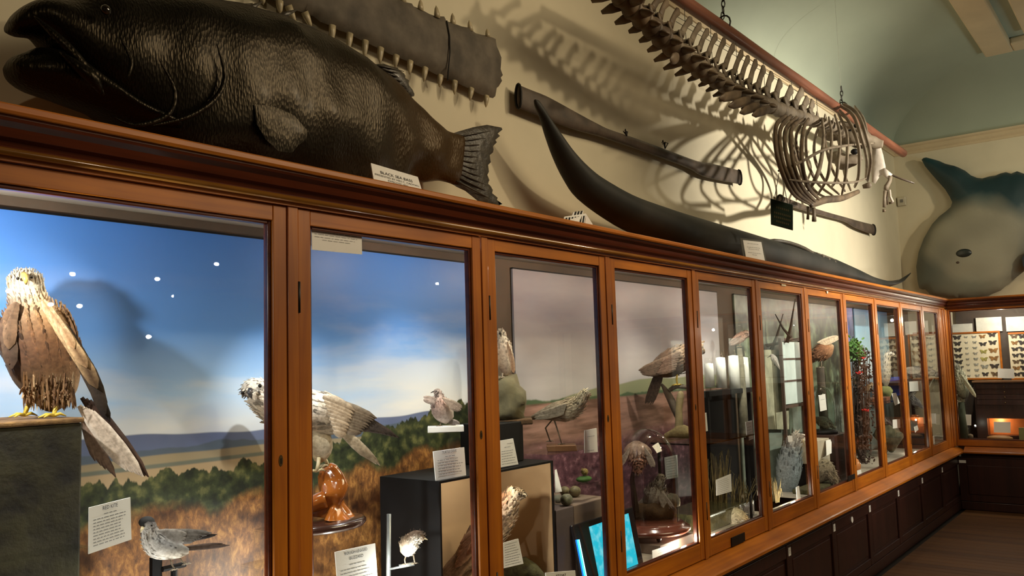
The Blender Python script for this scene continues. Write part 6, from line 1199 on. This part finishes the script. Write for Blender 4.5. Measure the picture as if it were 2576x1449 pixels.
lab([(2060, 995), (2076, 991), (2080, 1031), (2064, 1035)], .06, 'white label hanging before the seventh bay dome', back=0, ln=[(.3, .2, .8)])
q0 = at(2092, 1102, .10); bq = thing('cream_box', V((q0.x, .2, ZB)), 'plain cream card box at the bottom of the seventh bay', 'box')
a, b_ = at(2056, 1102, .12), at(2111, 1102, .12); m = MB(); m.box((a.x, .12, ZB+.16), (b_.x, .30, q0.z)); m.build('carton', plain('cream_card', (.52, .46, .36), .6), bq, bevel=.002)
m = MB(); m.box((a.x+.01, .125, ZB), (b_.x-.01, .295, ZB+.159)); m.build('foot_block', BLACK, bq)
lab([(2078, 1108), (2092, 1104), (2092, 1140), (2080, 1146)], .08, 'white sheet leaning against the cream box', back=.03)
F = Pl(2075, 1190, .10)
bird('grey-brown mounted hare crouching at the bottom of the seventh bay', F,
  [(2102, 1216, 3, 1, 0, (.36, .3, .2), (.5, .44, .34)), (2098, 1206, 10, 1, 0, (.26, .22, .15), (.42, .36, .28)), (2088, 1192, 16, 1, 0, (.24, .2, .14), (.38, .32, .24)), (2074, 1180, 26, .9, 0, (.22, .19, .13), (.30, .26, .2)), (2060, 1186, 28, .85, 0, (.22, .19, .13), (.3, .26, .2)), (2050, 1204, 20, .8, 0, (.2, .17, .12), (.3, .26, .2)), (2046, 1220, 6, .8, 0, (.2, .17, .12), (.3, .26, .2))], name='mounted_mammal', cat='mammal', fl=(((380, 9, 2.4), dict(jit=.5, edge=1.3)),), eyes=[(2098, 1200, .025)], eyer=1.5, extra=[('ear', PLUME, lambda mm: (setattr(mm, 'col', (.25, .2, .14)), loft(mm, F, [(2092, 1190, 4, .5, .02, (.25, .2, .14), (.4, .3, .24)), (2084, 1172, 5, .5, .02, (.25, .2, .14), (.4, .3, .24)), (2078, 1160, 1, .5, .02, (.1, .1, .1), (.1, .1, .1))], 10, 3)))])
m = MB(); a, b_ = at(2045, 1225, .06), at(2112, 1225, .06); m.box((a.x, .06, ZB), (b_.x, .20, ZB+.03)); m.build('turf_pad', MOSS, None, bevel=.008, label='mossy pad under the crouching hare', cat='ground')

# ---- eighth bay: bush with red berries and small brown birds
F = Pl(2165, 960, .24)
bu = thing('berry_bush', F.at(2165, 1220), 'tangled bush with green leaves and red berries in the eighth bay', 'bush')
m = MB()
for _ in range(46):
    x = random.uniform(2142, 2190); y = random.uniform(860, 1100); m.tube([F.at(2168, 1180, 0), F.at((x+2168)/2+random.uniform(-8, 8), (y+1180)/2, random.uniform(-.05, .05)), F.at(x, y, random.uniform(-.08, .08))], [.010, .006, .002], 5)
m.tube([F.at(2168, 1236), F.at(2168, 1150)], [.05, .03], 8); m.build('twigs', plain('dark_twigs', (.06, .035, .025), .9), bu, kind='stuff')
m = MB()
for _ in range(420):
    x = random.gauss(2150, 9); y = random.gauss(882, 12); p = F.at(x, y, random.uniform(-.08, .08)); d = V([random.uniform(-1, 1) for _ in range(3)]).normalized(); m.leaf(p, p+d*.032, .016, F.n)
m.build('leaves', plain('bush_leaf', (.07, .22, .03), .6, var=.4), bu, kind='stuff')
m = MB()
for _ in range(500):
    x = random.gauss(2172, 13); y = random.uniform(880, 1180); p = F.at(min(x, 2200), y, random.uniform(-.08, .08)); d = V([random.uniform(-1, 1) for _ in range(3)]).normalized(); m.leaf(p, p+d*.032, .014, F.n)
m.build('withered_leaves', plain('withered_leaf', (.09, .045, .03), .8, var=.5), bu, kind='stuff')
m = MB()
for cx_, cy_, n_ in ((2160, 938, 16), (2176, 1031, 14), (2176, 900, 5)):
    for _ in range(n_): m.ball(F.at(cx_+random.gauss(0, 4), cy_+random.gauss(0, 2), random.uniform(.05, .09)), .0065, 6, 5)
m.build('red_berries', REDM, bu, smooth=True, kind='stuff')
def small(label, F, x, y, s_, c1, c2, flip=1, tilt=0, group=None):
    """a plump small bird facing right (flip=1) or left"""
    f = lambda dx, dy: (x+dx*s_*flip, y+dy*s_)
    P = lambda dx, dy, r_, wf=.9: (*f(dx, dy), r_*s_, wf, 0, c1, c2)
    return bird(label, F, [P(11, -8, 1.2), P(8, -9, 4.6), P(4, -6, 5), P(0, 0, 8), P(-5, 4, 7), P(-10, 8, 3.4), P(-14, 11, 1)], fl=(((130, 5*s_, 2.6*s_), dict(lo=.25, hi=1, edge=1.3)),), wings=[[((f(2, -3), f(-1, 3), f(-15, 9), f(-13, 12), 6, 3.4*s_), dict(off=7*s_*F.m, c=tuple(z*.6 for z in c1), ce=c1))]],
      tail=[[((f(-10, 7), f(-11, 9), f(-24, 16), f(-22, 19), 4, 3*s_), dict(off=0, c=tuple(z*.6 for z in c1), ce=c1))]], beak=[(*f(12, -9), 1.4*s_, 0), (*f(17, -8), .4, 0)], beakc=BEAKY, eyes=[(*f(9, -10), 4.2*s_*F.m)], eyer=.9*s_, legs=[[(*f(0, 7), 0), (*f(1, 13), .005)], [(*f(-3, 8), .01), (*f(-2, 13), .015)]], legr=.7*s_, group=group, foot=f(0, 13))
small('brown thrush-like bird on the upper twigs of the berry bush', F, 2185, 975, 1.0, (.24, .15, .08), (.5, .4, .28))
small('smaller olive bird left of the berries in the eighth bay', F, 2155, 962, .8, (.20, .19, .11), (.42, .38, .26), flip=-1)
small('reddish bird low among the twigs of the eighth bay', F, 2165, 1105, .9, (.26, .09, .05), (.4, .24, .14))
cx = at(2150, 1140, .12)
m = MB(); m.lathe(V((cx.x, .16, ZB+.0)), [(.05, 0), (.075, .03), (.08, .07), (.06, .11), (.045, .12)], 20); m.build('copper_pot', plain('copper_glaze', (.55, .22, .08), .2, coat=.7), None, smooth=True, label='shiny copper coloured pot at the foot of the eighth bay', cat='pot')
lab([(2156, 1184), (2166, 1181), (2169, 1200), (2154, 1206)], .07, 'small white card at the bottom left of the eighth door', back=0)
# ---- ninth bay: grebe, blue cloth
F = Pl(2233, 930, .24)
bird('slender grey and white mounted grebe standing upright before the blue backdrop', F,
  [(2248, 893, 2, 1, 0, (.3, .26, .2), (.6, .5, .4)), (2238, 892, 6, 1, 0, (.30, .26, .2), (.8, .78, .72)), (2232, 898, 8, 1, 0, (.4, .36, .28), (.8, .78, .72)), (2231, 915, 9, .9, 0, (.44, .40, .32), (.76, .74, .68)), (2230, 940, 10, .85, 0, (.36, .33, .26), (.6, .57, .5)), (2229, 960, 8, .8, 0, (.28, .25, .2), (.46, .43, .36)), (2228, 975, 3, .7, 0, (.2, .18, .14), (.3, .26, .2))], fl=(((220, 8, 3.5), dict(lo=.1, hi=1, edge=1.5)),), beak=[(2244, 892, 1.8, 0), (2254, 894, .5, 0)], eyes=[(2238, 889, .015)], eyer=1.2)
m = MB(); loft(m, F, [(2214, 980, 8, 1, 0, (1, 1, 1), (1, 1, 1)), (2230, 985, 14, 1, 0, (1, 1, 1), (1, 1, 1)), (2244, 990, 9, 1, 0, (1, 1, 1), (1, 1, 1))], 12, 3, amp=.4); m.build('turf_tussock', plain('tussock', (.26, .27, .10), .9, var=.4, bmp=.5), None, smooth=True, label='pale green tussock at the grebe feet', cat='tussock')
a, b_ = at(2212, 1018, .12), at(2262, 1018, .12); zsh = a.z; sh = thing('glass_shelf', V(((a.x+b_.x)/2, .2, zsh)), 'lit glass shelf in the ninth bay', 'shelf'); m = MB(); m.box((a.x, .12, zsh-.008), (b_.x, .42, zsh)); m.build('sheet', ACRYL, sh); m = MB(); m.box((a.x, .3, ZB), (a.x+.02, .32, zsh-.009)); m.box((b_.x-.02, .3, ZB), (b_.x, .32, zsh-.009)); m.build('supports', BLACK, sh, kind='stuff')
m = MB(); a, b_ = at(2230, 950, .36), at(2264, 950, .36); m.box((a.x, .36, zsh+.001), (b_.x, .40, at(2240, 950, .36).z)); m.build('blue_cloth_panel', BLUEM, None, bevel=.006, label='bright blue cloth panel behind the grebe', cat='panel')
m = MB(); a, b_ = at(2214, 1002, .2), at(2240, 1002, .2); m.box((a.x, .2, zsh+.001), (b_.x, .34, at(2225, 1000, .2).z)); m.build('brown_block', plain('rust_block', (.2, .07, .035), .7), None, bevel=.006, label='rust brown block under the grebe tussock', cat='block')
lab([(2243, 990), (2254, 988), (2264, 1014), (2252, 1020)], .10, 'white label leaning beside the rust brown block', back=0)
lab([(2246, 1056), (2264, 1054), (2265, 1076), (2247, 1078)], .08, 'grey-white label on dark ground in the ninth bay', back=0)
F = Pl(2235, 1060, .22); small('black and white dipper on the lower ground of the ninth bay', F, 2232, 1062, 1.0, (.06, .05, .05), (.7, .68, .64), flip=-1)
m = MB(); a, b_ = at(2208, 1080, .2), at(2262, 1080, .2); loft(m, F, [(2210, 1110, 20, 1, 0, (1, 1, 1), (1, 1, 1)), (2226, 1100, 28, .8, 0, (1, 1, 1), (1, 1, 1)), (2246, 1106, 30, .8, 0, (1, 1, 1), (1, 1, 1)), (2262, 1115, 22, .8, 0, (1, 1, 1), (1, 1, 1))], 16, 3, amp=.4); m.build('mossy_rocks', plain('mossy_rocks', (.14, .13, .08), .95, var=.5, bmp=.7, scale=20), None, smooth=True, label='mossy rocks filling the bottom of the ninth bay', cat='rock')
# ---- tenth and eleventh bays: gannet, gulls, orange bowl
F = Pl(2325, 938, .20)
zg = F.at(2310, 952).z
bird('large white mounted gannet lying along a shelf across the tenth and eleventh bays', F,
  [(2366, 941, 1.5, 1, 0, (.7, .6, .5), (.7, .6, .5)), (2354, 940, 4.5, 1, 0, (.8, .72, .62), (.8, .74, .66)), (2340, 936, 8, 1, 0, (.84, .80, .74), (.84, .8, .74)), (2322, 936, 12, .9, 0, (.86, .84, .80), (.8, .78, .74)), (2302, 936, 14, .85, 0, (.86, .84, .8), (.8, .78, .74)), (2284, 934, 11, .8, 0, (.84, .82, .78), (.76, .74, .7)), (2268, 930, 4, .7, 0, (.5, .48, .46), (.5, .48, .46))], fl=(((260, 10, 5), dict(edge=.85)),), wings=[[(((2318, 928), (2312, 938), (2278, 926), (2282, 938), 7, 7), dict(off=.06, c=(.72, .7, .66), ce=(.86, .84, .8)))]], beak=[(2358, 940, 2.2, 0), (2372, 941, .6, 0)], beakc=BEAKY, eyes=[(2352, 938, .02)], eyer=1.2)
m = MB(); a, b_ = at(2276, 952, .10), at(2352, 952, .10); m.box((a.x, .10, zg-.03), (min(b_.x, 9.6), .36, zg-.004)); m.box((a.x, .3, ZB), (a.x+.03, .33, zg-.03)); m.box((9.5, .3, ZB), (9.53, .33, zg-.03)); m.build('dark_shelf', MAHOG_Z, None, label='dark wooden shelf carrying the gannet', cat='shelf')
lab([(2288, 960), (2318, 958), (2319, 983), (2289, 985)], .07, 'white label hanging from the gannet shelf', back=0)
F = Pl(2302, 1010, .18); small('white and grey gull under the gannet shelf', F, 2304, 1012, 1.2, (.42, .42, .44), (.8, .8, .78), flip=-1)
small('second smaller gull with raised pale wing near the orange bowl', Pl(2296, 995, .24), 2294, 994, .9, (.6, .56, .5), (.8, .78, .74))
cx = at(2303, 1066, .16); zo = at(2303, 1068, .16).z; r_ = (cx-EYE).dot(FW)/FPX*17; m = MB(); m.lathe(V((cx.x, .16, zo)), [(r_*.4, 0), (r_*.8, r_*.35), (r_, r_*.9), (r_*.98, r_*1.4), (r_*.9, r_*1.4), (r_*.85, r_*.9), (.0005, r_*.3)], 26, 1, .6); m.build('orange_bowl', ORANGEM, None, smooth=True, label='glossy orange bowl below the gulls in the tenth bay', cat='bowl')
m = MB(); m.box((cx.x-.14, .06, ZB), (cx.x+.14, .30, zo-.001)); m.build('dark_block', BLACK, None, bevel=.004, label='dark block under the orange bowl', cat='plinth')
lab([(2300, 1074), (2308, 1070), (2311, 1080), (2303, 1088)], .05, 'tiny white card below the orange bowl', back=0)
lab([(2340, 1040), (2355, 1040), (2355, 1066), (2341, 1066)], .07, 'grey-white label in the eleventh bay', back=0)
lab([(2343, 1098), (2350, 1096), (2352, 1118), (2344, 1120)], .07, 'small upright cream card at the bottom of the eleventh bay', back=0)
m = MB(); c = at(2318, 1120, .2); m.lathe(V((c.x, .2, ZB)), [(.05, 0), (.06, .1), (.03, .18), (.0005, .2)], 16); m.build('pale_bottle', plain('pale_green_glaze', (.3, .34, .24), .3), None, smooth=True, label='pale squat bottle at the bottom of the tenth bay', cat='bottle')

# ================================================================== THE FAR CASE: butterflies and small things
XB = 10.195
def fboard(px0, px1, pyt, pyb, label, cols_, y_override=None):
    a, b_ = atX(px0, pyt, XB), atX(px1, pyb, XB)
    if y_override: a = V((XB, y_override[0], a.z)); b_ = V((XB, y_override[1], b_.z))
    r_ = thing('butterfly_board', V((XB, (a.y+b_.y)/2, b_.z)), label, 'board', 'butterfly boards in the far case')
    m = MB(); m.box((XB, b_.y, b_.z), (XB+.012, a.y, a.z)); m.build('mounting_board', plain('cream_mount', (.66, .60, .44), .7, var=.04), r_)
    m = MB(); m.box((XB-.012, b_.y, a.z), (XB+.012, a.y, a.z+.018)); m.box((XB-.012, b_.y-.018, b_.z), (XB+.012, b_.y, a.z+.018)); m.box((XB-.012, b_.y, b_.z-.018), (XB+.012, a.y, b_.z)); m.build('frame', OAK_Y, r_)
    BF = [plain('butterfly_'+n_, c, .7, var=.5, scale=70) for n_, c in (('dark', (.05, .04, .035)), ('brown', (.16, .10, .05)), ('orange', (.36, .18, .05)), ('pale', (.42, .42, .36)), ('yellow', (.5, .46, .12)))] if 'BFM' not in globals() else BFM
    globals()['BFM'] = BF; cache = globals().setdefault('BFC', {})
    n_ = 0
    for u, size, kind, v0, v1, cnt in cols_:
        for i in range(cnt):
            v_ = v0+(v1-v0)*i/max(1, cnt-1); kd = kind if isinstance(kind, int) else kind[i % len(kind)]
            p = V((XB-.004, a.y+(b_.y-a.y)*u, a.z+(b_.z-a.z)*v_))
            if kd not in cache:
                m = MB(); o_ = V(r_['org']); z = V((0, 0, 0))
                for s_ in (-1, 1):
                    up = [(0, .1), (.25*s_, .5), (.95*s_, .62), (1.0*s_, .4), (.7*s_, 0), (.1*s_, -.05)]; lw = [(0, 0), (.62*s_, -.02), (.7*s_, -.35), (.4*s_, -.6), (.1*s_, -.3)]
                    for pts in (up, lw): m.slab([o_+V((-.001, y, zz_)) for y, zz_ in pts], (.03, 0, 0))
                m.tube([o_+V((-.06, 0, .4)), o_+V((-.08, 0, .1)), o_+V((-.06, 0, -.4))], [.03, .07, .03], 5)
                o = m.build('butterfly', BF[kd], r_); cache[kd] = o.data; o.scale = (size*.5,)*3; o.location = p-V(r_['org'])
            else:
                o = bpy.data.objects.new('butterfly', cache[kd]); COL.objects.link(o); o.parent = r_; o.scale = (size*.5,)*3; o.location = p-V(r_['org'])
            o.scale = (.03*.5, size*.68*random.uniform(.9, 1.1), size*.68)
    return r_
fboard(2396, 2520, 841, 950, 'cream board with pinned butterflies in rows behind the corner door', [(.10, .060, 0, .08, .92, 7), (.30, .026, 3, .08, .95, 8), (.48, .034, 3, .08, .95, 8), (.66, .052, [2, 0, 4, 4, 3, 0], .08, .92, 6), (.87, .062, [0, 0, 2, 2, 0, 1], .05, .92, 6)])
fboard(2536, 2620, 841, 950, 'second board of darker pinned butterflies at the right edge', [(.20, .050, [1, 2, 0, 0], .06, .92, 7), (.48, .062, 0, .06, .92, 7), (.8, .05, [3, 0], .06, .92, 7)])
fboard(2300, 2390, 841, 950, 'leftmost butterfly board in the far case, seen through the long case doors', [(.2, .045, [1, 0], .1, .9, 7), (.5, .03, 3, .1, .9, 7), (.8, .05, [0, 1], .1, .9, 7)], y_override=(.42, .09)) if True else None
for i, (a, b_, t, d, lb) in enumerate(((2395, 2446, 816, 836, 'low white title card at the left above the butterfly boards'), (2454, 2519, 800, 833, 'wide white title card in the middle above the butterfly boards'), (2529, 2580, 798, 832, 'right-hand white title card above the butterfly boards'))):
    q = [atX(a, t, XB), atX(b_, t, XB), atX(b_, d, XB), atX(a, d, XB)]; y0_, y1_ = q[0].y, q[1].y; m = MB(); m.box((XB, y1_, q[2].z), (XB+.006, y0_, q[0].z)); m.build('title_card', plain('title_card_paper', (.56, .56, .50), .6), None, label=lb, cat='label', group='title cards in the far case')
# dark stepped cabinet inside
XI = 10.0; a = atX(2448, 955, XI); zt = atX(2470, 958, XI).z
dc = thing('specimen_cabinet', V((XI+.08, a.y-.8, ZB)), 'dark stepped wooden drawer cabinet standing inside the far case', 'cabinet')
m = MB(); m.box((XI, a.y-2.1, ZB), (XI+.17, a.y, ZB+.035)); m.box((XI+.15, a.y-2.1, ZB+.035), (XI+.17, a.y, zt-.02)); 
zn0 = atX(2470, 1052, XI).z; zn1 = atX(2470, 1100, XI).z
for y0_, y1_ in ((a.y-.10, a.y), (a.y-2.1, a.y-.55)): m.box((XI, y0_ if y0_ > y1_ else y0_, ZB+.036), (XI+.149, y1_, zt-.02))
m.box((XI, a.y-.55, zn0), (XI+.149, a.y-.10, zt-.02)); m.build('carcass', MAHOG_Z, dc)
m = MB(); m.box((XI-.03, a.y-2.1, zt-.019), (XI+.17, a.y+.01, zt)); m.build('top_ledge', wood('ledge_wood', (.20, .10, .05), (.10, .05, .02), 'Y'), dc, bevel=.003)
for k in range(4):
    z = zt-.03-.055*(k+1); m = MB(); m.box((XI-.008, a.y-.54, z), (XI-.0005, a.y-.02, z+.048)); d = m.build('drawer', MAHOG_Z, dc, bevel=.002)
    m = MB(); m.ball((XI-.014, a.y-.28, z+.024), .007, 8, 6); m.build('knob', BRASS, d, smooth=True)
m = MB(); m.box((XI+.12, a.y-.549, ZB+.036), (XI+.148, a.y-.101, zn0-.001)); m.build('orange_niche_lining', plain('orange_lining', (.50, .16, .04), .5), dc)
lamp('POINT', (XI+.05, a.y-.20, zn0-.03), 1.2, (1, .6, .3), size=.008)
def flab(a, b_, t, d, X, label, lean=.0): 
    q = [atX(a, t, X), atX(b_, t+1, X), atX(b_, d+1, X), atX(a, d, X)]; return card('specimen_label', q, label, back=.004)
flab(2510, 2551, 927, 951, XI-.02, 'bright white card propped before the butterfly boards')
flab(2405, 2443, 1042, 1069, 9.88, 'white card below the pale owl-like bird in the corner')
flab(2500, 2542, 1061, 1088, 9.95, 'white card in front of the orange lit niche')
F = Pl(2425, 950, 0, X=9.90)
bird('pale grey-green mounted owl with drooping wing in the corner of the far case', F,
  [(2400, 918, 3, 1, 0, (.3, .3, .26), (.3, .3, .26)), (2404, 928, 11, 1, 0, (.12, .12, .10), (.4, .4, .34)), (2408, 945, 15, .9, 0, (.34, .36, .28), (.4, .42, .34)), (2414, 965, 19, .85, 0, (.34, .36, .28), (.44, .46, .36)), (2422, 985, 16, .8, 0, (.2, .22, .17), (.36, .38, .3)), (2428, 1002, 6, .7, 0, (.1, .1, .08), (.2, .2, .16))],
  fl=(((260, 11, 6), dict(lo=.15, hi=1, edge=1.25)),), wings=[[(((2416, 940), (2432, 962), (2445, 985), (2456, 1000), 7, 9), dict(off=.03, c=(.28, .30, .22), ce=(.5, .52, .42), ct=(.7, .7, .55)))]], tail=[[(((2412, 990), (2422, 995), (2412, 1010), (2424, 1012), 4, 8), dict(off=0, c=(.2, .2, .15)))]], beak=[(2404, 928, 2, .045), (2404, 934, .6, .05)], eyes=[(2400, 924, .04), (2409, 924, .04)], eyer=1.6, legs=[[(2418, 995, 0), (2418, 1010, 0)]], legr=2)
c = F.at(2418, 1012); m = MB(); m.tube([V((c.x, c.y, ZB)), V((c.x, c.y, c.z))], [.05, .03], 10); m.build('owl_perch', plain('dark_green_bark', (.04, .05, .03), .9), None, smooth=True, label='dark upright log under the pale owl', cat='perch')
lamp('SPOT', (9.80, -.3, 2.03), 14, NEUT, (9.92, -.15, 1.2), .01, 60, .8)
# fungi / shells and panels at the foot
for px, py, r_, lb in ((2424, 1092, 9, 'left-hand brown fossil lump at the foot of the corner case'), (2440, 1098, 8, 'right-hand brown fossil lump at the foot of the corner case')):
    c = atX(px, py, 9.90); s_ = (c-EYE).dot(FW)/FPX*r_; m = MB(); m.ball((9.90, c.y, ZB+s_*.8), (s_, s_, s_*.85), 12, 8)
    for v_ in m.v: v_ += (v_-V((9.90, c.y, ZB+s_*.8)))*.3*noise.noise(v_*40)
    m.build('fossil', plain('fossil_stone', (.17, .13, .08), .8, var=.5, scale=40), None, smooth=True, label=lb, cat='fossil', group='fossils in the far case')
c = atX(2515, 1110, 9.86); m = MB(); m.ball((9.88, c.y, ZB+.02), (.05, .12, .028), 16, 8); m.build('wooden_dish', plain('tan_dish', (.34, .17, .06), .5), None, smooth=True, label='shallow tan wooden dish on the floor of the far case', cat='dish')
q0, q1 = atX(2562, 1076, 9.9), atX(2590, 1112, 9.9); m = MB(); m.box((9.90, q1.y, ZB), (9.94, q0.y, q0.z)); m.build('olive_box', plain('olive_card', (.28, .26, .10), .6), None, label='olive card box at the right edge of the far case', cat='box')
# unseen white panels added to the far case for reflections in the doors
for i, (y0_, y1_) in enumerate(((-1.75, -2.15), (-2.25, -2.60), (-2.85, -3.30))):
    r_ = thing('reflection_panel', V((10.05, (y0_+y1_)/2, 1.1)), ('first', 'second', 'third')[i]+' white panel added further along the far case for its reflection in the doors', 'panel', 'white panels along the far case')
    for z0_, z1_ in ((1.12, 1.36), (1.37, 1.62), (1.63, 1.86)): m = MB(); m.box((10.05, y1_, z0_), (10.06, y0_, z1_)); m.build('pane', PANE, r_)
    m = MB(); m.box((10.0, y1_, 1.10), (10.09, y0_, 1.115)); m.box((10.05, y1_, ZB), (10.06, y1_+.02, 1.10)); m.box((10.05, y0_-.02, ZB), (10.06, y0_, 1.10)); m.build('foot_rail', BLACK, r_)
# ceiling spot lamps across the room whose glints show in the glass of the first door
LMP = ['spot lamp whose glint shows right of the red kite head', 'spot lamp whose glint shows high in the middle of the first door', 'spot lamp whose glint shows high at the right of the first door', 'tiny spot lamp whose glint shows just below the middle of the first door sky', 'spot lamp whose glint shows beyond the red kite shoulder', 'spot lamp whose glint shows on the red kite face', 'spot lamp whose glint shows on the red kite shoulder', 'spot lamp whose glint shows as a lone lower streak in the first door', 'spot lamp whose glint shows high in the second door', 'spot lamp whose glint shows left in the third door sky', 'spot lamp whose glint shows right in the third door sky', 'spot lamp whose glint shows at the left of the fourth door', 'spot lamp whose lower glint shows left in the third door sky']
for i, (px, py) in enumerate(((195, 687), (409, 700), (558, 662), (448, 743), (213, 768), (34, 730), (140, 764), (387, 846), (1113, 712), (1425, 735), (1500, 745), (1571, 902), (1420, 748))):
    g = at(px, py, -.022 + .0); k = (5.2-.022)/(CD-.022); d = g-EYE; p = g+V((d.x*k, -d.y*k, d.z*k)); 
    if p.x > 9.5 or p.z > 4.2: continue
    r_ = thing('spot_lamp', p, LMP[i], 'lamp', 'gallery spot lamps')
    m = MB(); m.ball(p, (.026, .02, .018) if i != 3 else (.012, .01, .012), 10, 6); m.build('bulb', LAMPGLOW, r_, smooth=True)
    m = MB(); m.tube([p+V((0, -.03, .0)), p+V((0, -.12, .03))], [.06, .05], 12); m.tube([p+V((0, -.10, .03)), V((p.x, p.y-.10, 4.48))], .008, 6); m.build('housing', BLACK, r_)
for o in bpy.data.objects:
    if 'org' in o: del o['org']
